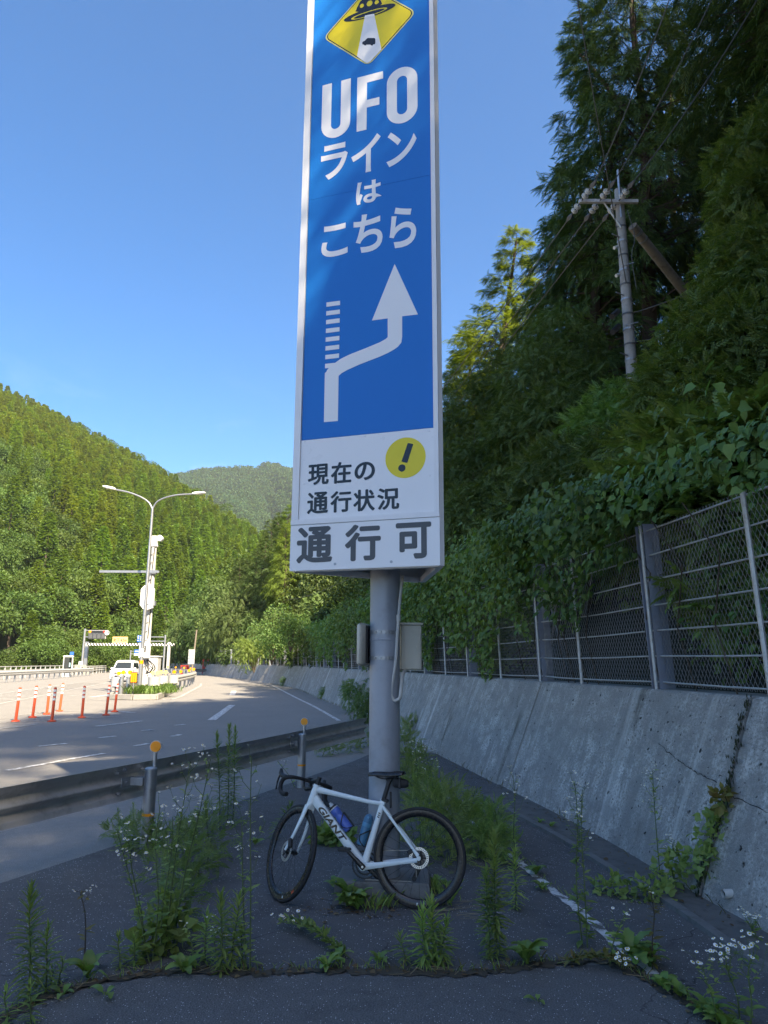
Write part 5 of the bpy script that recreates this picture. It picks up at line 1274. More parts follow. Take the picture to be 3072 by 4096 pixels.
for k in range(0, len(LP), 2):
    q = LP[k] - np.array(rl[0]) - ln_[k] * .12; mb = MB(); mb.cyl((q[0], q[1], 0), (q[0], q[1], .9), .07, .07, 8); mb.build('rail_post', 'galv', t)
far_rail('bridge_railing', 'pale pipe railing with upright posts behind the left guardrail', 'railing', [(-35, 55), (-36, 66), (-38.5, 82), (-39.8, 95)], 0, (.55, .85, 1.2), 1.6, post_h=1.25, bar_r=.045, pr=.05)
far_rail('bridge_railing', 'galvanised rail beyond the height limit gantry at the left bend', 'railing', [(-40.2, 97), (-43.5, 112), (-49, 131), (-53, 140)], 0, (.5, .8, 1.05), 3.0, post_h=1.1, bar_r=.09, pr=.07)
p = G(352, 2703); t = thing('rail_end_block', 'small buff concrete rail end block beside the display post', 'block', (-40.6, 98.5, 0))
mb = MB(); mb.loft([[(x, y, 0) for x, y in ((-.9, -.6), (.9, -.6), (.9, .6), (-.9, .6))], [(x, y, 1.3) for x, y in ((-.9, -.5), (.2, -.5), (.2, .5), (-.9, .5))]]); mb.build('block', 'kerb', t)
# telephone box
p = G(268, 2708); tb = thing('phone_box', 'silver and glass telephone box by the left guardrail', 'phone box', (p[0] + .2, 82.5, 0), 0.35)
for x in (-.45, .45):
    for y in (-.45, .45): mb = MB(); mb.box((x, y, 1.1), (.09, .09, 2.2)); mb.build('corner_post', 'pale_steel', tb)
mb = MB(); mb.box((0, 0, 2.28), (1.06, 1.06, .16), bev=.03); mb.build('roof', 'white_paint', tb)
mb = MB(); mb.box((0, 0, .22), (.92, .92, .42)); mb.build('base_panel', 'pale_steel', tb)
mb = MB(); mb.box((0, .42, 1.3), (.8, .03, 1.7)); mb.box((.42, 0, 1.3), (.03, .8, 1.7)); mb.box((-.1, -.43, 1.3), (.5, .02, 1.7)); mb.build('glass_pane', 'glass', tb)
mb = MB(); mb.box((.05, .25, 1.35), (.4, .25, .5), bev=.03); mb.build('telephone', 'screen_grey', tb)
mb = MB(); mb.box((.3, .1, 2.62), (.42, .3, .36), bev=.03); mb.build('roof_sign', 'blue_sign', tb)
M['pale_cyan'] = MAT('pale_cyan_plastic', (0.35, 0.62, 0.72), 0.4); tb.children[-1].data.materials[0] = M['pale_cyan']

# ------------------------------------------------------------------ display gantry, height limit bar, road signs
Yg = 111.0
gx = P3(325, 2690, Yg).x
dg = thing('display_gantry', 'road information display on an arm with a horn loudspeaker beside the left rail', 'display sign', (gx, Yg, 0))
Bg = Vector((gx, Yg, 0))
zt = P3(330, 2515, Yg).z
mb = MB(); mb.tube([(0, 0, 0), (0, 0, zt)], [.20, .17], 12); mb.build('post', 'galv', dg, True)
a, b = P3(358, 2521, Yg) - Bg, P3(424, 2556, Yg) - Bg
mb = MB(); mb.box(((a.x + b.x) / 2, -.1, (a.z + b.z) / 2), (b.x - a.x, .4, a.z - b.z), bev=.05); mb.build('display_case', 'pale_steel', dg)
w = b.x - a.x; h = a.z - b.z
mb = MB(); mb.box(((a.x + b.x) / 2, -.31, (a.z + b.z) / 2 + h * .30), (w * .94, .03, h * .32)); mb.build('upper_screen', 'screen', dg)
for k in range(4): mb = MB(); mb.box((a.x + w * (.14 + .24 * k), -.31, (a.z + b.z) / 2 - h * .18), (w * .20, .03, h * .48)); mb.build('message_panel', 'screen_grey', dg)
mb = MB(); mb.box(((a.x + b.x) / 2, -.30, (a.z + b.z) / 2 - h * .18), (w * .96, .02, h * .58)); mb.build('lower_screen', 'screen', dg)
for fx, mt in ((.09, 'amber'), (.91, 'red')): mb = MB(); mb.cyl((a.x + w * fx, -.34, a.z - h * .17), (a.x + w * fx, -.32, a.z - h * .17), .20, .20, 14); mb.build('signal_lamp', mt, dg)
for v in (2522, 2548): z = P3(340, v, Yg).z; mb = MB(); mb.tube([(0, 0, z), (b.x, 0, z)], .07, 8); mb.build('arm', 'galv', dg, True)
e = P3(433, 2531, Yg) - Bg; mb = MB(); mb.lathe([(.06, .3), (.10, .1), (.34, -.25), (.36, -.25), (.12, .14)], (e.x, -.2, e.z), 16, 'Y'); mb.build('horn_speaker', 'white_paint', dg, True)
mb = MB(); mb.box((-.1, -.25, 1.2), (.55, .3, 1.1), bev=.03); mb.build('control_box', 'white_paint', dg)
Yb = 113.5
pl, pr_ = P3(338, 2690, Yb).x, P3(670, 2690, Yb).x
hl = thing('height_limit_gantry', 'black and white striped height limit bar across the road between two posts', 'height gantry', (pl, Yb, 0))
zbar = P3(500, 2578, Yb).z
ztl = P3(345, 2567, Yb).z
mb = MB(); mb.box((0, 0, ztl / 2), (.55, .4, ztl), bev=.03); mb.build('post', 'galv', hl)
mb = MB(); mb.box((pr_ - pl, 0, (zbar + .4) / 2), (.42, .4, zbar + .4), bev=.03); mb.build('post', 'pale_steel', hl)
mb = MB(); L = pr_ - pl + .9; mb.box((L / 2 - .1, -.1, zbar), (L, .22, .36)); bar = mb.build('bar', 'white_plain', hl)
ns = 30
for k in range(ns):
    x0 = .1 + L * k / ns - .15; w = L / ns * .5
    mb = MB(); mb.add([(x0, -.213, zbar + .178), (x0 + w, -.213, zbar + .178), (x0 + w + .26, -.213, zbar - .178), (x0 + .26, -.213, zbar - .178)], [(0, 3, 2, 1)]); mb.build('black_stripe', 'sign_black', bar)
a, b = P3(452, 2560, Yb) - Vector((pl, Yb, 0)), P3(511, 2573, Yb) - Vector((pl, Yb, 0))
M['sign_amber'] = MAT('amber_sign_face', (0.80, 0.55, 0.22), 0.5, 0, 0.04, 3)
w, h = b.x - a.x, 0.98
mb = MB(); mb.box(((a.x + b.x) / 2, -.16, zbar + .2 + h / 2), (w, .05, h)); pn = mb.build('clearance_sign', 'sign_amber', hl)
flat_text('lettering', '桁下 4.5m', Vector((a.x + .12, -.19, zbar + .2 + .24)), Vector((1, 0, 0)), Vector((0, 0, 1)), Vector((0, -1, 0)), .62, 'sign_black', pn, .025, 0.80 * w / 2.35)
# blue direction board
Ys = 100.0
sx0 = P3(652, 2690, Ys).x
bs = thing('direction_board', 'blue direction board on a cantilever post right of the lamp pole', 'road sign', (sx0, Ys, 0))
zt = P3(652, 2540, Ys).z; Bs = Vector((sx0, Ys, 0))
mb = MB(); mb.tube([(0, 0, 0), (0, 0, zt)], [.15, .13], 10); mb.build('post', 'galv', bs, True)
for v in (2548, 2565): z = P3(600, v, Ys).z; x = P3(560, v, Ys).x - sx0; mb = MB(); mb.tube([(.1, 0, z), (x, 0, z)], .07, 8); mb.build('arm', 'galv', bs, True)
a, b = P3(551, 2541, Ys) - Bs, P3(588, 2569, Ys) - Bs
mb = MB(); mb.box(((a.x + b.x) / 2, -.12, (a.z + b.z) / 2), (b.x - a.x, .05, a.z - b.z), bev=.02); pn = mb.build('panel', 'blue_sign', bs)
w, h = b.x - a.x, a.z - b.z
for (fx, fz, ww, hh) in ((.12, .72, .10, .42), (.12, .25, .14, .10), (.42, .75, .22, .12), (.42, .28, .22, .12), (.80, .72, .22, .2), (.80, .24, .2, .16), (.42, .5, .3, .06)):
    mb = MB(); mb.box((a.x + w * fx, -.148, b.z + h * fz), (w * ww, .006, h * hh)); mb.build('white_legend', 'white_plain', pn)
Ys = 84.0; sx0 = P3(517, 2690, Ys).x; Bs = Vector((sx0, Ys, 0))
bs = thing('route_sign', 'small blue route sign on a thin post behind the white van', 'road sign', (sx0, Ys, 0)); zt = P3(517, 2601, Ys).z
mb = MB(); mb.tube([(0, 0, 0), (0, 0, zt)], .07, 8); mb.build('post', 'galv', bs, True)
for v in (2605, 2616): z = P3(530, v, Ys).z; x = P3(545, v, Ys).x - sx0; mb = MB(); mb.tube([(0, 0, z), (x, 0, z)], .04, 6); mb.build('arm', 'galv', bs, True)
a, b = P3(539, 2598, Ys) - Bs, P3(558, 2613, Ys) - Bs
mb = MB(); mb.box(((a.x + b.x) / 2, -.08, (a.z + b.z) / 2), (b.x - a.x, .04, a.z - b.z)); pn = mb.build('panel', 'blue_sign', bs)
mb = MB(); mb.box(((a.x + b.x) / 2, -.104, (a.z + b.z) / 2), ((b.x - a.x) * .7, .006, .10)); mb.build('white_legend', 'white_plain', pn)
mb = MB(); mb.box(((a.x + b.x) / 2, -.08, b.z - .14), (b.x - a.x, .04, .22)); mb.build('lower_plate', 'white_plain', bs)
# sign seen from its back on a wooden pole
Yp = 68.0; q0 = P3(765, 2690, Yp); q1 = P3(777, 2519, Yp)
sb = thing('sign_back', 'grey back of a tall road sign on a leaning wooden pole at the bend', 'road sign', (q0.x, Yp, 0))
mb = MB(); lean = (P3(777, 2519, Yp).x - q0.x) - (P3(765, 2519, Yp).x - q0.x) * 1.0
mb.tube([(0, 0, 0), (.28, 0, q1.z)], [.09, .07], 8); mb.build('pole', 'wood', sb, True)
a, b = P3(756, 2598, Yp), P3(778, 2657, Yp)
mb = MB(); mb.box(((a.x + b.x) / 2 - q0.x, -.1, (a.z + b.z) / 2), (b.x - a.x, .04, a.z - b.z), bev=.01); bp = mb.build('panel', 'pale_steel', sb)
for k in range(4):
    for s_ in (-1, 1): mb = MB(); mb.box(((a.x + b.x) / 2 - q0.x + s_ * (b.x - a.x) * .27, -.13, a.z - (a.z - b.z) * (.16 + .22 * k)), ((b.x - a.x) * .3, .02, .05)); mb.build('bracket', 'galv', sb)
# red machines deep in the shade of the bend
for (u, v, Y, w, h), lab in (((738, 2680, 100, .95, 1.3), 'small red box in the deep shade left of the leaning sign'), ((832, 2676, 104, 1.5, 2.2), 'red vending machine in the deep shade of the bend')):
    p = P3(u, v, Y); t = thing('red_box', lab, 'vending machine', (p.x, Y, 0))
    mb = MB(); mb.box((0, 0, h / 2), (w, .8, h), bev=.04); mb.build('cabinet', 'red', t)
    mb = MB(); mb.box((0, -.41, h * .68), (w * .7, .02, h * .35)); mb.build('window', 'screen_grey', t)
far_rail('bridge_railing', 'dark low guardrail curving through the deep shade of the bend', 'railing', [(-27, 96), (-24.5, 104), (-27, 114), (-31, 122)], 0, (.5, .7), 2.5, 'galv', .8, .1, .06)

# ------------------------------------------------------------------ the white van
p = G(478, 2729); VY = 63.5
van = thing('minivan', 'white minivan driving towards the camera beside the island', 'van', (P3(478, 2729, VY).x, VY, 0), math.radians(9))
# x across, y back from the nose, z up
side = [(0.0, .30), (-.02, .55), (.02, .82), (.16, .98), (.95, 1.12), (1.55, 1.68), (1.75, 1.80), (2.6, 1.87), (4.2, 1.82), (4.62, 1.62), (4.72, 1.0), (4.74, .55), (4.68, .30)]
rings = []
for sx, w in ((-1, .78), (-.985, .82), (0, .845), (.985, .82), (1, .78)): pass
mb = MB(); rs = []
for xx, inset in ((-.86, .06), (-.80, .0), (.80, .0), (.86, .06)):
    ring = []
    for y, z in side:
        tum = max(0, (z - .95)) * .16
        ring.append((xx - math.copysign(tum, xx) * (1 if abs(xx) > .7 else 0), y * (1 - inset * .03) + inset, z - inset * .3 * (1 if z > 1.5 else 0)))
    rs.append(ring)
mb.loft(rs); mb.build('body', 'car_white', van, True, 35)
mb = MB(); mb.add([(-.70, .955, 1.155), (.70, .955, 1.155), (.60, 1.535, 1.685), (-.60, 1.535, 1.685)], [(0, 1, 2, 3)]); mb.add([(-.68, .99, 1.14), (.68, .99, 1.14), (.58, 1.56, 1.66), (-.58, 1.56, 1.66)], [(3, 2, 1, 0)]); mb.build('windscreen', 'glass', van)
for s in (-1, 1):
    mb = MB(); mb.loft([[(s * (.835 - (z - 1.0) * .16 + o), y, z) for y, z in ((1.3, 1.12), (4.1, 1.15), (4.0, 1.62), (1.75, 1.62))] for o in (.0, .022)]); mb.build('side_window', 'glass', van)
    mb = MB(); mb.loft([[(s * .50, .0, .74), (s * .84, .12, .80), (s * .80, .12, .92), (s * .48, .06, .86)], [(s * .50, -.035, .74), (s * .83, .08, .80), (s * .79, .08, .92), (s * .48, .02, .86)]]); mb.build('headlight', 'lamp_glass', van)
    mb = MB(); mb.box((s * .98, 1.25, 1.14), (.20, .12, .17), bev=.04); mb.box((s * .87, 1.27, 1.08), (.1, .06, .05)); mb.build('wing_mirror', 'car_white', van)
    mb = MB(); mb.box((s * .62, -.02, .42), (.22, .05, .14), bev=.02); mb.build('fog_lamp', 'screen', van)
    for y in (.85, 3.7):
        mb = MB(); mb.cyl((s * .68, y, .32), (s * .87, y, .32), .32, .32, 20); wv = mb.build('wheel', 'rubber', van, True); mb = MB(); mb.cyl((s * .86, y, .32), (s * .878, y, .32), .2, .2, 14); mb.build('rim', 'steel', wv)
mb = MB(); mb.box((0, -.03, .76), (.98, .05, .11), bev=.02); mb.box((0, -.03, .48), (.95, .05, .2), bev=.02); mb.build('grille', 'screen', van)
mb = MB(); mb.box((0, -.035, .84), (1.0, .03, .03)); mb.build('chrome_strip', 'steel', van)
mb = MB(); mb.box((0, -.07, .56), (.34, .02, .16)); mb.build('number_plate', 'white_plain', van)
for s in (-.35, .3): mb = MB(); mb.tube([(s, .97, 1.16), (s + .38, 1.05, 1.25)], .012, 4); mb.build('wiper', 'black_plastic', van)

# ------------------------------------------------------------------ utility pole, strut, wires
UY = 17.0; ub = P3(2525, 1460, UY); ut = P3(2465, 760, UY); ux = ub.x
ug = slope_z(ux - 2.6) - .3
up_ = thing('utility_pole', 'concrete utility pole with banded shaft and insulator cross arm on the wooded slope', 'utility pole', (ux, UY, ug))
Bu = Vector((ux, UY, ug))
mb = MB(); mb.tube([(0, 0, 0), (0, 0, ut.z - ug)], [.165, .115], 16); mb.build('pole', 'conc_pole', up_, True)
tt_ = P3(2462, 690, UY).z - ug
mb = MB(); mb.tube([(-.02, -.1, ut.z - ug - .9), (-.02, -.1, tt_)], .035, 6); mb.build('top_spike', 'galv', up_)
zc = P3(2430, 822, UY).z - ug; xa = P3(2298, 815, UY).x - P3(2468, 815, UY).x; xb = P3(2532, 826, UY).x - P3(2468, 822, UY).x
mb = MB(); mb.box(((xa + xb) / 2, -.17, zc), (xb - xa, .085, .09)); mb.build('cross_arm', 'pale_steel', up_)
mb = MB(); mb.tube([(xa * .42, -.17, zc - .03), (-.05, -.12, zc - .75)], .025, 6); mb.build('arm_brace', 'galv', up_)
for k, f in enumerate((0.0, .42, .86)):
    x = xa * (1 - f) + .06
    for sg, dy in ((1, .25), (-1, -.30)):
        mb = MB(); base = Vector((x, -.17, zc)); d = Vector((.13 * sg, -.50 * sg, .06 * sg)).normalized()
        for q in (.20, .36): 
            c = base + d * q; mb.cyl(c - d * .05, c + d * .05, .06, .055, 10); mb.cyl(c - d * .014, c + d * .014, .095, .095, 10)
        mb.build('insulator', 'ceramic', up_, True)
        mb = MB(); c = base + d * .55; mb.tube([base, base + d * .62], .018, 5); mb.loft([[c + d * t + Vector((a * w, 0, b * w)) for a, b in ((-1, 0), (0, -1), (1, 0), (0, 1))] for t, w in ((-.06, .03), (.05, .085), (.20, .03))]); mb.build('clamp', 'screen_grey', up_)
for k in range(14):
    z = tt_ - 1.7 - k * .42
    mb = MB(); r = .122 + .05 * (tt_ - z) / tt_ ; mb.lathe([(r, z), (r + .006, z), (r + .006, z + .045), (r, z + .045)], n=16, closed=True); mb.build('pole_band', 'galv' if k % 2 else 'screen_grey', up_)
    if k % 2: mb = MB(); mb.cyl((-.1, -.1, z + .1), (-.32 if k % 4 == 1 else .2, -.16, z + .16), .016, .016, 6); mb.build('step_bolt', 'galv', up_)
for z in (tt_ - 2.4, tt_ - 3.2): mb = MB(); mb.cyl((-.3, -.2, z), (-.2, -.16, z + .06), .045, .045, 8); mb.build('insulator', 'ceramic', up_)
mb = MB(); mb.tube([tuple(q) for q in spline([(.15, -.1, tt_ - 1.2), (.3, -.1, tt_ - 2.0), (.16, -.15, tt_ - 2.6), (.24, -.1, tt_ - 3.5)], .2)], .012, 5); mb.build('cable', 'wire', up_, True)
mb = MB()
for (u, v) in ((2450, 1275), (2452, 1335)):
    c = P3(u, v, UY) - Bu - Vector((0, .2, 0)); mb2_ = MB(); mb2_.tube([c + Vector((-.18, -.3, -.20)), c + Vector((.12, .1, .16))], .075, 8); mb2_.build('splice_box', 'black_plastic', up_, True)
s0_, s1_ = P3(2530, 905, 17.5), P3(2725, 1150, 18.9)
strut = thing('wooden_strut', 'weathered wooden strut pole leaning away from the utility pole', 'strut pole', tuple(s1_ + (s1_ - s0_) * 1.6))
Bst = Vector(strut.location); mb = MB(); mb.tube([(0, 0, 0), s0_ - Bst], [.15, .125], 12); mb.build('pole', 'wood', strut, True)
mb = MB(); d = (s0_ - s1_).normalized(); mb.cyl(s0_ - Bst - d * .3, s0_ - Bst - d * .22, .133, .133, 12); mb.cyl(s0_ - Bst - d * .55, s0_ - Bst - d * .5, .134, .134, 12); mb.build('steel_strap', 'galv', strut, True)
def wire(label, a, b, sag, r=.018):
    a, b = Vector(a), Vector(b); n = 26
    pts = [a.lerp(b, i / n) - Vector((0, 0, sag * 4 * (i / n) * (1 - i / n))) for i in range(n + 1)]
    t = thing('power_line', label, 'wire', tuple(a), 0, 'overhead wires at the utility pole'); mb = MB(); mb.tube([p - a for p in pts], r, 4); mb.build('strand', 'wire', t, True)
xs = [xa + .06, xa * .58 + .06, xa * .14 + .06]
for i, x in enumerate(xs):
    q = Bu + Vector((x, -.17, zc))
    # uphill to the right, over the trees; and away down the valley
    far = [P3(2800, -350, 13.0), P3(2960, -250, 13.5), P3(3120, -160, 14.0)][i]
    wire('upper thin wire rising to the right from the %s insulator' % ('outer', 'middle', 'inner')[i], q + Vector((.17, -.65, .08)), far, .25)
    dn = [P3(1150, 2240, 70), P3(1180, 2270, 70), P3(1150, 2320, 70)][i]
    wire('thin wire running down the valley from the %s lower insulator' % ('outer', 'middle', 'inner')[i], q + Vector((-.17, .65, -.08)), dn, 1.2)
wire('single twisted wire hanging down past the cross arm to the utility pole', P3(2310, 0, 12.0), Bu + Vector((-.05, -.2, tt_ - 3.4)), .12, .012)
wire('dark cable rising to the right across the dark trees from the shaft', Bu + Vector((.1, -.12, tt_ - 4.2)), P3(3200, 940, 12.0), .15, .014)
wire('lower dark cable rising to the right behind the shrubs', Bu + Vector((.1, -.12, tt_ - 5.0)), P3(3200, 1130, 12.0), .2, .014)
wire('service cable sloping left from the black splice boxes', Bu + Vector((-.3, -.3, tt_ - 6.6)), P3(1150, 2400, 70), 1.0, .014)
# ================================================================== VEGETATION
rng = np.random.default_rng(5)
def nrm(a): return a / (np.linalg.norm(a, axis=-1, keepdims=True) + 1e-9)
L4 = (np.array([(0, 0, 0), (.30, .45, .06), (0, 1, -.10), (-.30, .45, .06)], float), np.array([(0, 1, 2), (0, 2, 3)]))
L4N = (np.array([(0, 0, 0), (.085, .4, .03), (0, 1, -.16), (-.085, .4, .03)], float), np.array([(0, 1, 2), (0, 2, 3)]))
L6 = (np.array([(0, 0, 0), (.27, .22, .05), (.33, .55, .04), (0, 1, -.14), (-.33, .55, .04), (-.27, .22, .05), (0, .5, -.02)], float), np.array([(0, 1, 6), (1, 2, 6), (2, 3, 6), (3, 4, 6), (4, 5, 6), (5, 0, 6)]))
LVINE = (np.array([(0, 0, 0), (.34, -.02, .03), (.42, .35, .05), (.22, .62, .02), (0, 1, -.16), (-.22, .62, .02), (-.42, .35, .05), (-.34, -.02, .03), (0, .4, -.04)], float), np.array([(0, 1, 8), (1, 2, 8), (2, 3, 8), (3, 4, 8), (4, 5, 8), (5, 6, 8), (6, 7, 8), (7, 0, 8)]))
def basis(T, Nn):
    y = nrm(T); z = nrm(Nn - y * (Nn * y).sum(-1, keepdims=True)); x = np.cross(y, z); return x, y, z
def place(tpl, P, T, Nn, S):
    tv, tf = tpl; x, y, z = basis(T, Nn); S = np.asarray(S).reshape(-1, 1, 1)
    V = P[:, None, :] + S * (tv[None, :, 0:1] * x[:, None, :] + tv[None, :, 1:2] * y[:, None, :] + tv[None, :, 2:3] * z[:, None, :])
    F = tf[None] + (np.arange(len(P)) * len(tv))[:, None, None]
    return V.reshape(-1, 3), F.reshape(-1, tf.shape[1])
def merge(parts):
    Vs, Fs, n = [], [], 0
    for V, F in parts: Vs.append(V); Fs.append(F + n); n += len(V)
    return np.concatenate(Vs), np.concatenate(Fs)
def frond(pairs, plen, pw, droop, term=True, swing=55):
    """a leaf made of paired leaflets along a rib"""
    P, T, Nn, S = [], [], [], []
    for i in range(pairs):
        t = .18 + .78 * i / pairs; z = -droop * t * t
        for sg in (1, -1):
            a = math.radians(swing - 18 * t); P.append((0, t, z)); T.append((sg * math.sin(a), math.cos(a), -.25)); Nn.append((0, .1, 1)); S.append(plen * (1 - .45 * abs(t - .45)))
    if term: P.append((0, .92, -droop * .85)); T.append((0, 1, -.5)); Nn.append((0, 0, 1)); S.append(plen)
    tpl = (L4[0] * np.array([pw, 1, 1]), L4[1])
    V, F = place(tpl, np.array(P, float), np.array(T, float), np.array(Nn, float), np.array(S))
    rib = np.array([(-.008, 0, 0), (.008, 0, 0), (.004, .95, -droop * .9), (-.004, .95, -droop * .9)]); 
    return merge([(V, F), (rib, np.array([(0, 1, 2), (0, 2, 3)]))])
COMPOUND = frond(5, .40, .95, .25)
SPRAY = frond(6, .36, .34, .38, True, 48)
FINE = frond(5, .30, .72, .3, True, 60)
def rand_dirs(n): return nrm(rng.normal(size=(n, 3)))
def lump_cloud(lumps, n, tpl, size, hang=.35, inner=.5, svar=.35, upn=.8):
    C = np.array([l[0] for l in lumps], float); R = np.array([l[1] if isinstance(l[1], (tuple, list)) else (l[1],) * 3 for l in lumps], float)
    w = (R.prod(1)) ** (2 / 3); k = rng.choice(len(lumps), n, p=w / w.sum())
    d = rand_dirs(n); d[:, 2] = np.where(rng.random(n) < .35, np.abs(d[:, 2]), d[:, 2])
    r = inner + (1.06 - inner) * rng.random(n) ** .55
    P = C[k] + d * r[:, None] * R[k]
    T = nrm(d * .9 + rng.normal(size=(n, 3)) * .55 + np.array((0, 0, -hang)))
    Nn = nrm(np.array((0, 0, upn)) + d * .5 + rng.normal(size=(n, 3)) * .35)
    return place(tpl, P, T, Nn, size * (1 + svar * (rng.random(n) * 2 - 1)))
def limb_mesh(mb, base, lumps, r0, bend=.25):
    for c, R in lumps:
        c = Vector(c); m = base.lerp(c, .5) + Vector((rnd.uniform(-bend, bend), rnd.uniform(-bend, bend), rnd.uniform(0, bend)))
        mb.tube([base, m, c], [r0, r0 * .6, r0 * .2], 5, False)

# ---- cypress
def cypress_meshes(H, R, z0f, nb, ns, seed, tpl=SPRAY, ss=.52, mat='cypress'):
    g = np.random.default_rng(seed); P, T, Nn, S = [], [], [], []
    mb = MB(); z0 = H * z0f
    bend = [(g.normal() * .12 * i, g.normal() * .12 * i) for i in range(6)]
    trunk_pts = [(bend[i][0], bend[i][1], H * i / 5.2) for i in range(6)]
    mb.tube(trunk_pts, [.30 * (1 - i / 5.6) + .02 for i in range(6)], 9, False)
    tp = np.array(trunk_pts)
    def tr(z): return np.array([np.interp(z, tp[:, 2], tp[:, 0]), np.interp(z, tp[:, 2], tp[:, 1]), z])
    for b in range(nb):
        u = (b + g.random()) / nb; z = z0 + (H - z0) * u ** 1.05
        prof = (1 - u) ** .75 * (.55 + .45 * min(1, u * 5)) + .06
        ln = R * prof * g.uniform(.72, 1.12); a = b * 2.4 + g.normal() * .3
        rise = .15 + .55 * u
        st = tr(z); dirh = np.array((math.cos(a), math.sin(a), 0))
        def bp(t): return st + dirh * ln * t + np.array((0, 0, ln * (rise * t - .55 * t * t * (1 - u * .5))))
        mb.tube([tuple(bp(t)) for t in (0, .35, .7)], [.05 * (1 - u) + .012, .03 * (1 - u) + .01, .008], 4, False)
        n = max(6, int(ns * (prof + .15)))
        t = .30 + .72 * g.random(n) ** .8
        side = g.normal(size=n) * .32 * ln * (1.15 - t) * .8
        perp_ = np.array((-dirh[1], dirh[0], 0))
        pts = np.array([bp(x) for x in t]) + perp_[None] * side[:, None] + np.array((0, 0, 1)) * (g.normal(size=n) * .12 * ln * .5 - np.abs(side) * .25)[:, None]
        P.append(pts); T.append(nrm(dirh[None] * .75 + perp_[None] * (side / (ln + .1))[:, None] * 2 + g.normal(size=(n, 3)) * .32 + np.array((0, 0, -.55 + .5 * u)))); 
        Nn.append(nrm(np.array((0, 0, 1)) + dirh[None] * .35 + g.normal(size=(n, 3)) * .35)); S.append(ss * g.uniform(.6, 1.2, n) * (.7 + .3 * prof))
    for b in range(int(nb * .3)):                       # bare lower branches
        z = H * g.uniform(.10, z0f + .18); a = g.uniform(0, 6.28); ln = R * g.uniform(.4, .85); st = tr(z); dh = np.array((math.cos(a), math.sin(a), 0))
        q = [st + dh * ln * t + np.array((0, 0, ln * (.10 * t - .28 * t * t))) for t in (0, .4, .8, 1.0)]
        mb.tube([tuple(p) for p in q], [.045, .03, .018, .006], 4, False)
        for k in range(4):
            t = g.uniform(.35, .95); p = st + dh * ln * t + np.array((0, 0, ln * (.1 * t - .28 * t * t))); e = p + g.normal(size=3) * .35 + dh * .3; mb.tube([tuple(p), tuple(e)], [.012, .004], 3, False)
    V, F = place(tpl, np.concatenate(P), np.concatenate(T), np.concatenate(Nn), np.concatenate(S))
    return npmesh('crown', V, F, mat), mb
CY = []
for H, R, z0f, nb, ns, sd in ((23, 4.6, .30, 125, 105, 1), (22, 4.2, .22, 120, 100, 2), (21, 3.9, .15, 125, 98, 3)):
    cm, tmb = cypress_meshes(H, R, z0f, nb, ns, sd)
    tm = tmb.build('trunk', 'bark', None, True); tme = tm.data; bpy.data.objects.remove(tm); CY.append((cm, tme, H))
def cypress(x, y, z, H, var, label, group=None, rz=None, wide=1.0, name='cypress_tree', cat='tree', mat=None):
    cm, tme, H0 = CY[var]; k = H / H0
    t = thing(name, label, cat, (x, y, z), rnd.uniform(0, 6.28) if rz is None else rz, group); t.scale = (k * wide, k * wide, k)
    c = link(bpy.data.objects.new('crown', cm), t); c['kind'] = 'stuff'
    if mat: c.material_slots[0].link = 'OBJECT'; c.material_slots[0].material = M[mat]
    link(bpy.data.objects.new('trunk', tme), t); return t
def ground_at(x, y):
    dmin = np.linalg.norm(WP - np.array((x, y)), axis=1); i = int(dmin.argmin()); d = float(np.dot(np.array((x, y)) - WP[i], WN[i])) - WALL_B
    return slope_z(d) - .15 if d > 0.4 else 0.0
# the large dark ones rising out of the frame
big = [((9.6, 23.5), 23, 0, 'tall dark cypress with a bare trunk behind the utility pole'), ((8.3, 27.5), 15, 1, 'dark cypress forming the ragged left edge of the tall grove'), ((13.0, 21.0), 20, 0, 'dark cypress with bare grey branches at the upper right corner'), ((12.5, 27.5), 17, 1, 'dark cypress half hidden inside the grove above the utility pole'), ((16.5, 24.5), 21, 2, 'dark cypress deepest inside the grove at the upper right'),
       ((12.2, 16.5), 25, 0, 'dark cypress standing nearest in the grove right of the utility pole'), ((7.9, 24.6), 20, 2, 'dark cypress bulging furthest left in the grove below the insulators'), ((10.2, 31.5), 15, 2, 'dark cypress behind the insulators at the middle of the grove')]
for (x, y), H, v, lab in big: cypress(x, y, ground_at(x, y), H, v, lab, 'cypresses on the wooded slope')
cypress(7.2, 36.0, ground_at(7.2, 36.0), 16.8, 2, 'sunlit yellow green cypress stepping down left of the dark grove', None, None, 1.45, mat='cypress_lit')  # sunlit look painted in by the paler leaf colour
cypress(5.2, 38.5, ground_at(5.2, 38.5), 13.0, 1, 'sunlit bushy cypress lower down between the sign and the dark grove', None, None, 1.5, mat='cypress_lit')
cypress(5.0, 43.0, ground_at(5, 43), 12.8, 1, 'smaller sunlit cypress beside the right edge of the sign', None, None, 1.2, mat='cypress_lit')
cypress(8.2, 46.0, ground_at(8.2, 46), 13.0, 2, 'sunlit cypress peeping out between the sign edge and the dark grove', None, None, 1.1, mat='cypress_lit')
k_ = 0
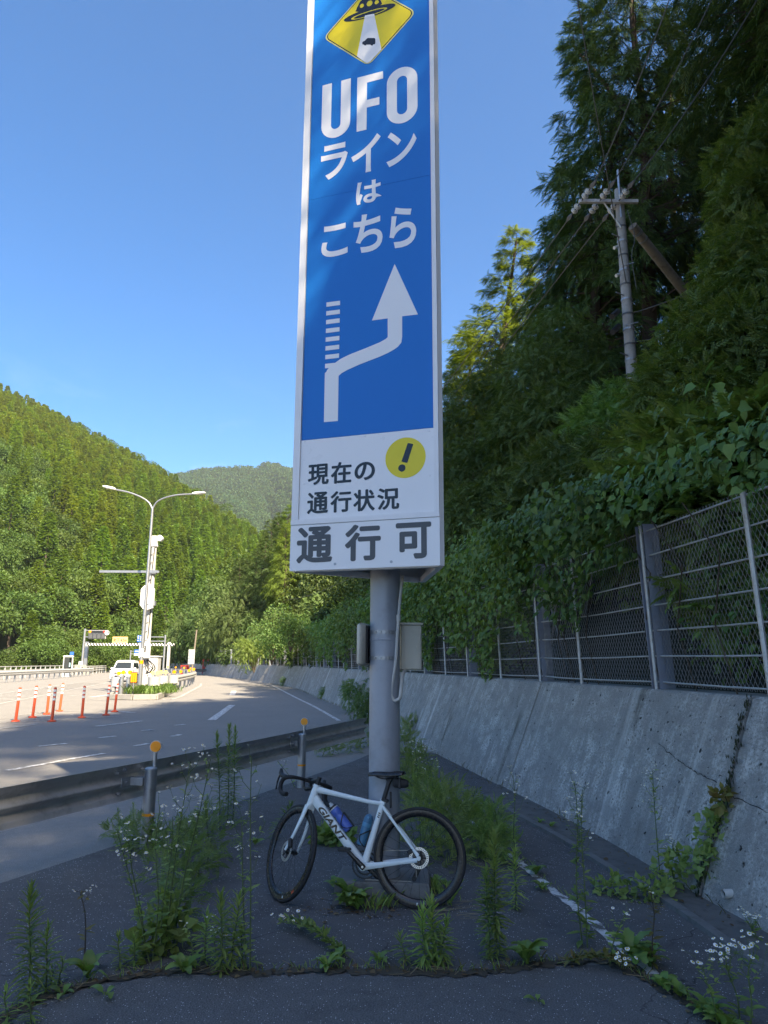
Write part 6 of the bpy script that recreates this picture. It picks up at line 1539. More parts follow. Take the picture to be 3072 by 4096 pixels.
for (x, y, H, w) in ((-11.5, 83, 13, 1.0), (-9.0, 86, 15.5, 1.0), (-13.6, 90, 14.5, 1.1), (-6.5, 80, 13, 1.), (-16.2, 95, 13, 1.2), (-12.0, 98, 16, 1.1), (-18.5, 102, 12.5, 1.25), (-15.0, 105, 15, 1.1), (-21.0, 108, 12, 1.3), (-18.0, 113, 15, 1.2), (-2.5, 74, 13, 1), (0.5, 70, 13, 1), (-23.5, 116, 12, 1.3)):
    cypress(x, y, ground_at(x, y), H, k_ % 3, 'dark conifer of the shaded row left of the sign at the bend', 'conifers above the bend', None, w * 1.1, mat='cypress' if k_ % 5 else 'cypress_lit'); k_ += 1  # every fifth crown takes the painted sunlit tone
for i in range(12):
    Y = 53 + i * 3.4; p = slope_pt(Y, rnd.uniform(9, 15)); cypress(p.x, p.y, p.z - .2, rnd.uniform(10, 13), i % 3, 'conifer on the wooded slope hidden behind the sign tower', 'conifers behind the sign')
# forest on the same slope beside and behind the camera: it throws the shade on the lot
def shade_top(x, y):
    return 1.66 * (x + 8.0)
row = []
for d0, stp in ((5.6, 2.6), (9.5, 2.9), (14.0, 3.4)):
    Y = -42.0
    while Y < 17.5:
        x, y = 3.05 + d0 + rnd.uniform(-.7, .7), Y + rnd.uniform(-.6, .6); g0 = ground_at(x, y)
        top = 1.66 * (x + 8.0) * rnd.uniform(.93, 1.02)
        yc = y + (x - 8.6) / .559 * .829                 # where this ray crosses the first row
        if -16 < yc < -3.0: top = min(top, (24.5 if yc < -11.0 else 18.0 if yc < -7.4 else 19.4 if yc < -5 else 21.5) + (x - 8.6) * 1.66 - (.9 if d0 > 6 else 0) + rnd.uniform(-.8, .8))
        if y > 10 and x > 14: top = min(top, g0 + 15)
        if y > 8 and x < 11: Y += stp; continue           # the view itself
        if top - g0 > 4: row.append((x, y, g0, min(27, top - g0)))
        Y += stp
cm, tmb = cypress_meshes(35.5, 3.0, .885, 46, 60, 9)  # crown only at the top: unseen trees added to shade the road
tm = tmb.build('trunk', 'bark', None, True); CY.append((cm, tm.data, 35.5)); bpy.data.objects.remove(tm)
for (x, y) in ((21, -29.5), (21.4, -26.8), (20.8, -24.0), (21.3, -21.0), (21, -18.0), (21.5, -15)):
    cypress(x, y, ground_at(x, y), 37.2 + rnd.uniform(-.4, .4), 3, 'very tall bare stemmed cypress added out of view to shade the road', 'added bare stemmed cypresses out of view')
for i, (x, y, g0, H) in enumerate(row): cypress(x, y, g0, H, i % 3, 'cypress of the forest edge shading the lot from beside the camera', 'cypresses shading the lot', None, 1.05)

# ---- broadleaf shrubs and trees on the slope
def bush(name, label, cat, base, lumps, n, tpl, size, mat, group=None, stem_r=.03, stem_mat='bark_pale', hang=.35, inner=.5, upn=.8):
    t = thing(name, label, cat, base, 0, group); b = Vector(base)
    V, F = lump_cloud([(Vector(c) - b, r) for c, r in lumps], n, tpl, size, hang, inner, .35, upn)
    npobj('foliage', V, F, mat, t, 'stuff')
    mb = MB(); limb_mesh(mb, Vector((0, 0, -.1)), [(Vector(c) - b, r) for c, r in lumps], stem_r); mb.build('stems', stem_mat, t, True)['kind'] = 'stuff'
    return t
def lumps_px(lst, Y): return [(AT(u, v, y or Y), r) for u, v, r, y in lst]
# compound-leaved shrub leaning over the fence at the right edge
bush('shrub', 'bright compound leaved shrub arching over the fence top at the right edge', 'shrub', tuple(slope_pt(6.6, 1.6)), lumps_px([(2950, 1870, .55, 7.6), (2780, 1960, .5, 7.8), (2660, 2000, .40, 8.0), (2530, 2010, .42, 8.6), (2900, 2080, .42, 7.2), (3060, 1780, .5, 7.4), (2700, 1820, .45, 8.4)], 8), 1800, COMPOUND, .27, 'compound', None, .025, 'stem', .30, .35, 1.0)
bush('shrub', 'compound leaved spray pushing through the mesh right of the near beam', 'shrub', tuple(slope_pt(6.2, .7)), lumps_px([(2790, 2400, .20, 7.2), (2880, 2440, .22, 6.9), (2750, 2350, .16, 7.3)], 7), 120, COMPOUND, .22, 'compound', None, .018, 'stem', .3, .3, 1.0)
bush('shrub', 'dense leafy shrub behind the mesh in the right corner', 'shrub', tuple(slope_pt(5.3, 1.3)), lumps_px([(3000, 2300, .5, 6.9), (3060, 2150, .5, 6.8), (2930, 2520, .45, 7.0), (3080, 2480, .45, 6.4)], 7), 1500, LVINE, .075, 'vine', None, .02, 'stem', .4, .3)
# big broadleaf tree on the right
bush('broadleaf_tree', 'large yellow green broadleaf tree filling the right edge below the grove', 'tree', tuple(slope_pt(10.5, 5.0)), lumps_px([(3040, 1120, 1.1, 12), (3060, 850, 1.0, 12.5), (2860, 1400, 1.0, 11.8), (3000, 1500, 1.2, 11), (2720, 1620, .85, 11.5), (2880, 1700, .9, 10.5), (3100, 1250, 1.1, 11.5), (2920, 1200, .6, 12), (2980, 680, .7, 13), (2690, 1480, .5, 12), (3080, 580, .8, 13.3), (2960, 940, .5, 12.8)], 12), 17000, FINE, .22, 'broad', None, .07, 'bark_pale', .35, .45)
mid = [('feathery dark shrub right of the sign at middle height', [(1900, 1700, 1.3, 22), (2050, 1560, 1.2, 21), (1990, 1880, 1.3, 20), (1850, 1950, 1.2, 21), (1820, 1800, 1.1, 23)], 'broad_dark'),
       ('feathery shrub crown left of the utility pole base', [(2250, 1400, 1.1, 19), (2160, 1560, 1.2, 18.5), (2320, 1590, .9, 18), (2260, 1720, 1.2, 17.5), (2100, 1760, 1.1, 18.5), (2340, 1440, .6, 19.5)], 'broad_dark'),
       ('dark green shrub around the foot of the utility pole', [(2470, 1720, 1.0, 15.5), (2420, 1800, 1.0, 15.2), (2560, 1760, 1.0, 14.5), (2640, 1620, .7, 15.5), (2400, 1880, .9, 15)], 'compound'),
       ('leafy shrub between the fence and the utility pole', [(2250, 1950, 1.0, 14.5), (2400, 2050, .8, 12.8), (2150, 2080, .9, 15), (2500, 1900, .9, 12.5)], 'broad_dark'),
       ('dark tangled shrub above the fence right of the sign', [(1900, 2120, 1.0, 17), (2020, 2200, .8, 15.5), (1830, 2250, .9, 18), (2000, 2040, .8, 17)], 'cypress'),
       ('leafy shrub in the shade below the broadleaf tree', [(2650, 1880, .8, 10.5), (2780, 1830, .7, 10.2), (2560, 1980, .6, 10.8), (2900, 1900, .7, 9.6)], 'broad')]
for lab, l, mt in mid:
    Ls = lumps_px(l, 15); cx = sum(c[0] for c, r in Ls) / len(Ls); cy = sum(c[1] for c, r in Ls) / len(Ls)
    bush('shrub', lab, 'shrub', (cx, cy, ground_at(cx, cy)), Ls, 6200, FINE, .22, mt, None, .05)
# undergrowth filling the slope
protos = []
for k in range(5):
    lumps = [((rnd.uniform(-.7, .7), rnd.uniform(-.7, .7), rnd.uniform(.5, 1.7)), rnd.uniform(.45, .8)) for _ in range(7)]
    tpl, n, size, mt = ((FINE, 1700, .22, 'broad'), (LVINE, 3000, .085, 'vine'), (COMPOUND, 1100, .25, 'compound'), (L6, 2300, .12, 'broad'), (FINE, 1700, .21, 'vine'))[k]
    V, F = lump_cloud(lumps, n, tpl, size, .4, .4); me = npmesh('foliage', V, F, mt); mb = MB(); limb_mesh(mb, Vector((0, 0, -.3)), lumps, .03); so = mb.build('stems', 'bark', None); sm = so.data; bpy.data.objects.remove(so); protos.append((me, sm))
def shrub_copy(x, y, z, s, k, label, group, sz=1.0, mat=None):
    t = thing('shrub', label, 'shrub', (x, y, z), rnd.uniform(0, 6.28), group); t.scale = (s, s, s * sz)
    o = link(bpy.data.objects.new('foliage', protos[k][0]), t); o['kind'] = 'stuff'; link(bpy.data.objects.new('stems', protos[k][1]), t)
    if mat: o.material_slots[0].link = 'OBJECT'; o.material_slots[0].material = M[mat]
Y = 5.0
while Y < 112:
    for d in (.9, 2.2, 3.7, 5.4):
        if Y > 60 and d > 4: continue
        if Y < 11 and d < 2: continue
        p = slope_pt(Y + rnd.uniform(-.7, .7), d + rnd.uniform(-.3, .4)); s = rnd.uniform(.75, 1.15) * (1 + .006 * Y) * (.8 if d < 1 else 1.1)
        shrub_copy(p.x, p.y, p.z - .35, s, rnd.randrange(5), 'leafy shrub of the undergrowth on the slope behind the fence', 'undergrowth shrubs on the slope', 1.0, 'cypress' if Y > 52 else 'broad_dark' if (Y > 13 and rnd.random() < .65) else None)  # far shrubs take the dark needle colour as painted shade
    Y += 1.75 + .028 * Y
for Y in range(46, 112, 4):
    for d in (7, 10):
        p = slope_pt(Y, d + rnd.uniform(-1, 1)); shrub_copy(p.x, p.y, p.z - .5, rnd.uniform(1.6, 2.3), rnd.choice((0, 3, 4)), 'tall leafy shrub under the conifers above the bend', 'tall shrubs above the bend', 1.3, 'cypress')  # shade of the slope painted on with the dark needle colour
sq = s_of_Y(92)
while sq < WS[-1] - 2:
    for d in (1.5, 5, 9, 14, 20, 27, 35):
        p, n = wall_at(sq + rnd.uniform(-2, 2), WALL_B + d); shrub_copy(p[0], p[1], slope_z(d) - 1.0, rnd.uniform(2.2, 3.2), rnd.choice((0, 3, 4)), 'tall leafy shrub covering the end of the slope beyond the bend', 'shrubs beyond the bend', 1.4, 'cypress')  # dark needle colour stands in for the slope's shade on these leaves
    sq += 4.5
# vines over the fence, one curtain for each pair of posts
def fence_vine(i, cover, n, top=1.15, label=None, ls=.085, mat='vine'):
    a, b = posts[i], posts[i + 1]; P = []
    t = rng.random(n); s = a + (b - a) * t
    wav = .5 + .5 * np.sin(s * 1.9 + i) * np.cos(s * .83 + 2)
    h = FENCE_H * (top - (cover * (.35 + .65 * wav)) * rng.random(n) ** 1.5 * top)
    out = -.10 - .28 * np.abs(rng.normal(size=n)) * (h / FENCE_H)
    Pt = np.array([fpt(ss, hh, .11 + oo) for ss, hh, oo in zip(s, h, out)])
    nn = np.array([wall_at(ss)[1] for ss in s]); nn = np.concatenate([-nn, np.zeros((n, 1))], 1)
    T = nrm(nn * .5 + rng.normal(size=(n, 3)) * .5 + np.array((0, 0, -.8))); Nn = nrm(nn * .8 + np.array((0, 0, .55)) + rng.normal(size=(n, 3)) * .35)
    V, F = place(LVINE, Pt, T, Nn, ls * (1 + .4 * (rng.random(n) * 2 - 1)))
    c = fpt((a + b) / 2, 0); th = thing('climbing_vine', label, 'vine', tuple(c), 0, 'vines hanging over the fence')
    npobj('foliage', V - np.array(c), F, mat, th, 'stuff')
    mb = MB()
    for k in range(5):
        s0 = rnd.uniform(a, b); mb.tube([fpt(s0, 0, .13) - c, fpt(s0 + .15, .6, .09) - c, fpt(s0 - .1, 1.2, .08) - c, fpt(s0 + .3, 1.75, .0) - c], .008, 4)
    mb.build('vine_stems', 'stem_dark', th)['kind'] = 'stuff'
i0 = min(range(len(posts)), key=lambda i: abs(posts[i] - s_of_Y(7.6)))
fence_vine(i0 - 1, .30, 520, 1.22, 'thin vine sprays over the fence top right of the near beam')
fence_vine(i0, .72, 2500, 1.35, 'leafy vine hanging over the fence between the second and the near beam')
for j in range(1, 21):
    if i0 + j + 1 < len(posts): fence_vine(i0 + j, 1.12 if j < 12 else .8, 3600 if j < 5 else 1100, 1.35, 'vine curtain over the %s fence bay beyond the second near beam' % ('first', 'second', 'third', 'fourth', 'fifth', 'sixth', 'seventh', 'eighth', 'ninth', 'tenth', 'eleventh', 'twelfth', 'thirteenth', 'fourteenth', 'fifteenth', 'sixteenth', 'seventeenth', 'eighteenth', 'nineteenth', 'twentieth')[j - 1], .085 if j < 6 else .12, 'vine' if j < 10 else 'cypress')  # farther curtains get the dark needle colour in place of real shade
# sunlit bush spilling over the fence far left of the sign pole
for (u, v, Y, s) in ((1090, 2540, 52, 1.3), (1165, 2480, 48, 1.3), (1020, 2600, 57, 1.1)):
    p = P3(u, v, Y); shrub_copy(p.x, p.y, p.z - 1.3 * s, s, rnd.choice((1, 0)), 'bright sunlit bush spilling over the far fence left of the sign pole', 'sunlit bushes over the far fence')
# weeds growing along the foot of the wall and in its joints
for (u, v, s) in ((1420, 2830, .55), (1460, 2850, .6), (1085, 2720, .8), (1300, 2796, .35), (1150, 2744, .4), (1462, 2890, .5)):
    p = G(u, v); shrub_copy(p[0], p[1], -.15, s, 4, 'weedy bush at the foot of the wall far along the road', 'weedy bushes at the wall foot')

# ---- the left hillside: terrain and forest
ridge_px = [(-900, 1150, 420), (-420, 1360, 415), (0, 1625, 405), (333, 1785, 400), (611, 1945, 390), (796, 2070, 372), (963, 2180, 350), (1080, 2330, 325), (1180, 2470, 300)]
base_pt = [(-170, 60), (-110, 95), (-75, 125), (-58, 150), (-48, 172), (-38, 190), (-28, 200), (-16, 205), (4, 200)]
Rg = spline([P3(u, v, Y) for u, v, Y in ridge_px], 14.0); Bs_ = spline([(x, y, -.3) for x, y in base_pt], 6.0)
def hill_pt(s, t):
    i = s * (len(Rg) - 1); j = s * (len(Bs_) - 1)
    a = np.array([np.interp(i, np.arange(len(Rg)), Rg[:, k]) for k in range(3)]); b = np.array([np.interp(j, np.arange(len(Bs_)), Bs_[:, k]) for k in range(3)])
    p = b + (a - b) * t
    p[2] = b[2] + (a[2] - b[2]) * (t ** .92) + 4.0 * math.sin(s * 23 + t * 5) * t * (1 - t) + 3 * math.sin(s * 51 + 1) * t * (1 - t); return p
def grid_terrain(name, fn, ns, nt, mat):
    V = [fn(i / (ns - 1), j / (nt - 1)) for i in range(ns) for j in range(nt)]
    F = [(i * nt + j, (i + 1) * nt + j, (i + 1) * nt + j + 1, i * nt + j + 1) for i in range(ns - 1) for j in range(nt - 1)]
    o = npobj(name, V, F, mat, None, None, True); tag(o, kind='structure')
    if sum(p.normal.z for p in o.data.polygons) < 0: o.data.flip_normals()
    return o
def hill_ext(s, t):
    if t <= .9: return hill_pt(s, t / .9)
    p = hill_pt(s, 1.0); k = (t - .9) / .1; return p + np.array((-60 * k, 220 * k, -90 * k))
grid_terrain('hillside', hill_ext, 60, 40, 'hill')
def conifer_mesh(n, R, H, size, seed, mat, pw=2.2, z0=.1, tpl=L4):
    g = np.random.default_rng(seed); u = g.random(n) ** .8; z = H * (z0 + (1 - z0) * u); a = g.uniform(0, 6.283, n)
    lob = 1 + .22 * np.sin(a * 3 + u * 14) + .15 * np.sin(a * 5 - u * 23)
    r = R * ((1 - u) ** .72 * .95 + .05) * lob * g.uniform(.62, 1.08, n)
    P = np.stack([r * np.cos(a), r * np.sin(a), z + r * -.18], 1); d = np.stack([np.cos(a), np.sin(a), np.zeros(n)], 1)
    T = nrm(d * .8 + g.normal(size=(n, 3)) * .25 + np.array((0, 0, .15))); Nn = nrm(np.array((0, 0, 1.)) + d * .7 + g.normal(size=(n, 3)) * .16)
    tp = (tpl[0] * np.array([pw * .5, 1, 1]), tpl[1]); V, F = place(tp, P, T, Nn, size * g.uniform(.7, 1.3, n)); return npmesh('crown', V, F, mat)
def broad_mesh(n, R, H, size, seed, mat):
    g = np.random.default_rng(seed); lumps = [((g.normal() * R * .45, g.normal() * R * .45, H * g.uniform(.42, .85)), (R * g.uniform(.35, .6), R * g.uniform(.35, .6), R * g.uniform(.28, .42))) for _ in range(11)]
    V, F = lump_cloud(lumps, n, L4, size, .2, .55); return npmesh('crown', V, F, mat)
def trunk_mesh(H, r): 
    mb = MB(); mb.tube([(0, 0, -1), (.1, 0, H * .5), (0, .1, H * .9)], [r, r * .7, r * .2], 6, False); o = mb.build('trunk', 'bark'); me = o.data; bpy.data.objects.remove(o); return me
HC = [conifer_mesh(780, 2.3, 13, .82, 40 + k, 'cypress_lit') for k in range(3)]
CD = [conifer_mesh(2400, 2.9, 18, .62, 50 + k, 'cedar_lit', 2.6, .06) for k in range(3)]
BD = [broad_mesh(3600, 5.0, 11, .52, 60 + k, 'broad_far') for k in range(3)]
TM = [trunk_mesh(11, .22), trunk_mesh(15, .28), trunk_mesh(10, .3)]
KIND = {'c': (HC, TM[0], 'pointed conifer on the sunlit hillside plantation', 'conifers on the left hillside', 'conifer'),
        'd': (CD, TM[1], 'tall pale green cedar of the stand behind the street lamp', 'cedars at the foot of the hillside', 'cedar'),
        'b': (BD, TM[2], 'round crowned broadleaf tree low on the left hillside', 'broadleaf trees low on the hillside', 'broadleaf_tree')}
def to_px(p):
    x, y, z = p[0], p[1], p[2] - EYE; f = y * CP + z * SP; up = -y * SP + z * CP
    return (1536 + 2850 * x / f, 2048 - 2850 * up / f, f) if f > 1 else (1e6, 1e6, 1)
cands = []
g = np.random.default_rng(77)
slen = 260.0
for i in range(17000):
    s, t = g.random(), g.random() ** .75
    p = hill_pt(s, t); u, v, f = to_px(p)
    if not (-160 < u < 1320): continue
    # kind by zone, as seen on the slope: cedars below right, broadleaf low left and along the ridge, conifers above
    z = p[2]
    nz = math.sin(p[0] * .045 + 1.3) * math.cos(p[1] * .031) + .5 * math.sin(p[0] * .11 + p[1] * .07)
    if t > .93 - .05 * nz: k = 'b' if g.random() < .75 else 'c'
    elif 540 < u < 1250 and t < .66 + .05 * nz: k = 'd'
    elif t < .34 + .16 * nz: k = 'b' if g.random() < .8 else 'd'
    elif t < .55 and nz > .55 and g.random() < .7: k = 'b'
    else: k = 'c'
    cands.append((k, p, s, t, f, u, v))
# thin to a spacing per kind
sp_ = {'c': 3.0, 'd': 3.6, 'b': 4.6}; kept = []; cellmap = {}
for c in cands:
    r = sp_[c[0]]; key = (int(c[1][0] // 5), int(c[1][1] // 5), int(c[1][2] // 5)); ok = True
    for dx in (-1, 0, 1):
        for dy in (-1, 0, 1):
            for dz in (-1, 0, 1):
                for q in cellmap.get((key[0] + dx, key[1] + dy, key[2] + dz), ()):
                    if np.linalg.norm(q[1] - c[1]) < (r + sp_[q[0]]) / 2: ok = False; break
                if not ok: break
            if not ok: break
        if not ok: break
    if ok: cellmap.setdefault(key, []).append(c); kept.append(c)
kept.sort(key=lambda c: c[4] / {'c': 1.0, 'd': 1.5, 'b': 1.6}[c[0]])
cnt = {'c': 0, 'd': 0, 'b': 0}; rest = {'c': [], 'd': [], 'b': []}
for k, p, s, t, f, u, v in kept:
    if cnt[k] < (150 if k == 'd' else 130 if k == 'b' else 110):
        cnt[k] += 1; ms, tm, lab, grp, nm = KIND[k]
        o = thing(nm, lab, 'tree', tuple(p), g.uniform(0, 6.28), grp); sc_k = g.uniform(.8, 1.2); o.scale = (sc_k, sc_k, sc_k * g.uniform(.9, 1.15))
        c = link(bpy.data.objects.new('crown', ms[g.integers(3)]), o); c['kind'] = 'stuff'; link(bpy.data.objects.new('trunk', tm), o)
    else: rest[k].append((p, g.uniform(.8, 1.2), g.uniform(0, 6.28)))
print('hill trees', len(kept), {k: len(v) for k, v in rest.items()})
# front edge of the valley: a row of broadleaf trees behind the left railing, bush belt
for i in range(26):
    x = -62 + i * 2.0 + g.normal(); y = 128 + i * 2.6 + g.normal() * 3 if i < 20 else 176 + g.normal() * 4; k = 'b' if i % 4 else 'd'
    ms, tm, lab, grp, nm = KIND[k]; o = thing('broadleaf_tree', 'broadleaf tree of the belt behind the gantry and the left railing', 'tree', (x, y, -.5), g.uniform(0, 6.28), 'trees behind the gantry'); s_ = g.uniform(.7, 1.0); o.scale = (s_, s_, s_ * .85)
    c = link(bpy.data.objects.new('crown', ms[i % 3]), o); c['kind'] = 'stuff'; link(bpy.data.objects.new('trunk', tm), o)
for i in range(22):
    x = -76 + i * 1.9; y = 78 + i * 2.3 + g.normal() * 1.5; x -= 0
    if x > -40.5: y = max(y, 128 + (x + 40))
    o = thing('broadleaf_tree', 'low bushy tree just behind the left railing', 'tree', (x - 2, y + 4, -1.5), g.uniform(0, 6.28), 'bushy trees behind the railing'); s_ = g.uniform(.45, .7); o.scale = (s_, s_, s_ * .9)
    c = link(bpy.data.objects.new('crown', BD[i % 3]), o); c['kind'] = 'stuff'; link(bpy.data.objects.new('trunk', TM[2]), o)
# dark broadleaf trees overhanging the bend
for (x, y, s_) in ((-24, 122, 1.0), (-28, 130, 1.1), (-20, 118, 1.0), (-32, 136, 1.1), (-36, 148, 1.2), (-22, 130, 1.2), (-26, 140, 1.3), (-17, 122, 1.1)):
    o = thing('broadleaf_tree', 'shady broadleaf tree overhanging the road at the bend', 'tree', (x, y, ground_at(x, y) * .6), g.uniform(0, 6.28), 'trees overhanging the bend'); o.scale = (s_, s_, s_)
    c = link(bpy.data.objects.new('crown', BD[int(x) % 3]), o); c['kind'] = 'stuff'; link(bpy.data.objects.new('trunk', TM[2]), o)

def instanced(name, pts, meshes):
    """what nobody could count: ONE object, its points carry instanced crowns"""
    me = bpy.data.meshes.new(name); P = np.array([p for p, s, r in pts], dtype=np.float32)
    me.vertices.add(len(P)); me.vertices.foreach_set('co', P.ravel())
    for nm, arr in (('tsize', [s for p, s, r in pts]), ('trot', [r for p, s, r in pts])):
        at = me.attributes.new(nm, 'FLOAT', 'POINT'); at.data.foreach_set('value', np.array(arr, dtype=np.float32))
    o = link(bpy.data.objects.new(name, me)); o['kind'] = 'stuff'
    ng = bpy.data.node_groups.new(name, 'GeometryNodeTree'); ng.interface.new_socket('Geometry', in_out='INPUT', socket_type='NodeSocketGeometry'); ng.interface.new_socket('Geometry', in_out='OUTPUT', socket_type='NodeSocketGeometry')
    gi, go = ng.nodes.new('NodeGroupInput'), ng.nodes.new('NodeGroupOutput')
    iop = ng.nodes.new('GeometryNodeInstanceOnPoints'); jn = ng.nodes.new('GeometryNodeJoinGeometry')
    for m in meshes:
        oi = ng.nodes.new('GeometryNodeObjectInfo'); oi.inputs['Object'].default_value = m; oi.inputs['As Instance'].default_value = True; ng.links.new(oi.outputs['Geometry'], jn.inputs[0])
    ng.links.new(gi.outputs[0], iop.inputs['Points']); ng.links.new(jn.outputs[0], iop.inputs['Instance']); iop.inputs['Pick Instance'].default_value = True
    a1 = ng.nodes.new('GeometryNodeInputNamedAttribute'); a1.data_type = 'FLOAT'; a1.inputs['Name'].default_value = 'tsize'; ng.links.new(a1.outputs[0], iop.inputs['Scale'])
    a2 = ng.nodes.new('GeometryNodeInputNamedAttribute'); a2.data_type = 'FLOAT'; a2.inputs['Name'].default_value = 'trot'; cx = ng.nodes.new('ShaderNodeCombineXYZ'); ng.links.new(a2.outputs[0], cx.inputs[2]); ng.links.new(cx.outputs[0], iop.inputs['Rotation'])
    ng.links.new(iop.outputs[0], go.inputs[0]); md = o.modifiers.new('scatter', 'NODES'); md.node_group = ng
    return o
def sources(prefix): return {}
by_mesh = {}
for o in bpy.data.objects:
    if o.type == 'MESH' and o.name.startswith('crown'): by_mesh.setdefault(o.data.name, o)
for k, nm in (('c', 'hillside_conifers'), ('d', 'hillside_cedars'), ('b', 'hillside_broadleaf')):
    if rest[k]: instanced(nm + '_forest', rest[k], [by_mesh[m.name] for m in KIND[k][0] if m.name in by_mesh])

# ---- the far mountain
mt_px = [(300, 1990), (560, 1935), (640, 1912), (740, 1893), (840, 1873), (950, 1864), (1030, 1874), (1050, 1860), (1075, 1850), (1110, 1858), (1150, 1876), (1230, 1890), (1380, 1950), (1600, 2080)]
Mr = spline([P3(u, v + 8, 1500) for u, v in mt_px], 22.0); Mb_ = spline([(-380, 560, -10), (-250, 620, -5), (-120, 640, 0), (60, 640, 0), (260, 640, 0)], 22.0)
def mt_pt(s, t):
    if t > .92: p = mt_pt(s, .92); k = (t - .92) / .08; return p + np.array((0, 300 * k, -160 * k))
    t = t / .92; i = s * (len(Mr) - 1); j = s * (len(Mb_) - 1)
    a = np.array([np.interp(i, np.arange(len(Mr)), Mr[:, k]) for k in range(3)]); b = np.array([np.interp(j, np.arange(len(Mb_)), Mb_[:, k]) for k in range(3)])
    p = b + (a - b) * t; w = t * (1 - t) * 4
    p[2] += w * (16 * math.sin(s * 17 + t * 3) + 9 * math.sin(s * 41 - t * 6) + 5 * math.sin(s * 83 + t * 11)); p[1] += w * 30 * math.sin(s * 13 + 2); return p
grid_terrain('mountain', mt_pt, 90, 50, 'hill')
FMs = []
for k in range(2):
    V, F = lump_cloud([((0, 0, 3), (4.2, 4.2, 4.0)), ((2.5, 1.5, 2), (3, 3, 3)), ((-2, 2, 2), (3, 3, 2.6))], 130, L4, 2.6, .1, .7)
    t = thing('mountain_tree', 'tree crown among the forest on the far mountain', 'tree', tuple(mt_pt(.35 + .2 * k, .6)), 0, 'single trees of the far mountain'); o = npobj('crown', V, F, 'far_forest', t, 'stuff'); FMs.append(o)
pts = []
for i in range(15000):
    s, t = g.random(), g.random() * .93; p = mt_pt(s, t); u, v, f = to_px(p)
    if 560 < u < 1260 and v < 2300: pts.append((p, g.uniform(.6, 1.25), g.uniform(0, 6.28)))
print('mountain', len(pts))
instanced('mountain_forest', pts, FMs)
# ------------------------------------------------------------------ weeds in the cracks
def hgt(base, top): b = G(*base); return b, AT(top[0], top[1], b[1])
LN = (np.array([(0, 0, 0), (.07, .25, .02), (.095, .5, .0), (.045, .8, -.06), (0, 1, -.14), (-.045, .8, -.06), (-.095, .5, .0), (-.07, .25, .02), (0, .5, -.03)], float), np.array([(0, 1, 8), (1, 2, 8), (2, 3, 8), (3, 4, 8), (4, 5, 8), (5, 6, 8), (6, 7, 8), (7, 0, 8)]))
def goldenrod(base, top, label, dens=1.0, mat='weed', ll=.085, bare=.04, group='narrow leaved tall weeds'):
    b, tp = hgt(base, top); H = max(.08, tp[2]); t = thing('tall_weed', label, 'weed', b, 0, group)
    lean = Vector((tp[0] - b[0], rnd.uniform(-.02, .02), 0))
    P0 = [Vector((0, 0, -.01)), lean * .25 + Vector((rnd.uniform(-.008, .008), 0, H * .33)), lean * .62 + Vector((rnd.uniform(-.008, .008), 0, H * .68)), lean + Vector((0, 0, H * .97))]
    SPn = [Vector(p) for p in spline([tuple(p) for p in P0], H / 10)]
    mb = MB(); mb.tube(SPn, [.0045 * (1 - .6 * i / len(SPn)) + H * .001 for i in range(len(SPn))], 6, False); mb.build('stem', 'stem', t, True)
    n = int(max(26, H * 205 * dens)); u = bare + (1 - bare) * (np.arange(n) + rng.random(n)) / n; a = np.arange(n) * 2.399 + rng.normal(size=n) * .2
    idx = np.clip(u * (len(SPn) - 1), 0, len(SPn) - 1.001); arr = np.array([tuple(p) for p in SPn]); i0_ = idx.astype(int); P = arr[i0_] + (arr[np.minimum(i0_ + 1, len(SPn) - 1)] - arr[i0_]) * (idx - i0_)[:, None]
    up = np.clip((u - .55) / .45, 0, 1) ** 1.5
    d = np.stack([np.cos(a), np.sin(a), np.zeros(n)], 1)
    T = nrm(d * (1 - .62 * up)[:, None] + np.array((0, 0, 1.0)) * (.25 + 1.0 * up - .35 * (u < .4))[:, None] + rng.normal(size=(n, 3)) * .12)
    Nn = nrm(np.array((0, 0, 1.0)) - d * (.8 * up)[:, None])
    S = ll * (.75 + .5 * rng.random(n)) * (1 - .35 * up) * np.where(u < .25, .75, 1.0)
    V, F = place(LN, P, T, Nn, S); npobj('leaves', V, F, mat, t, 'stuff', True); return t
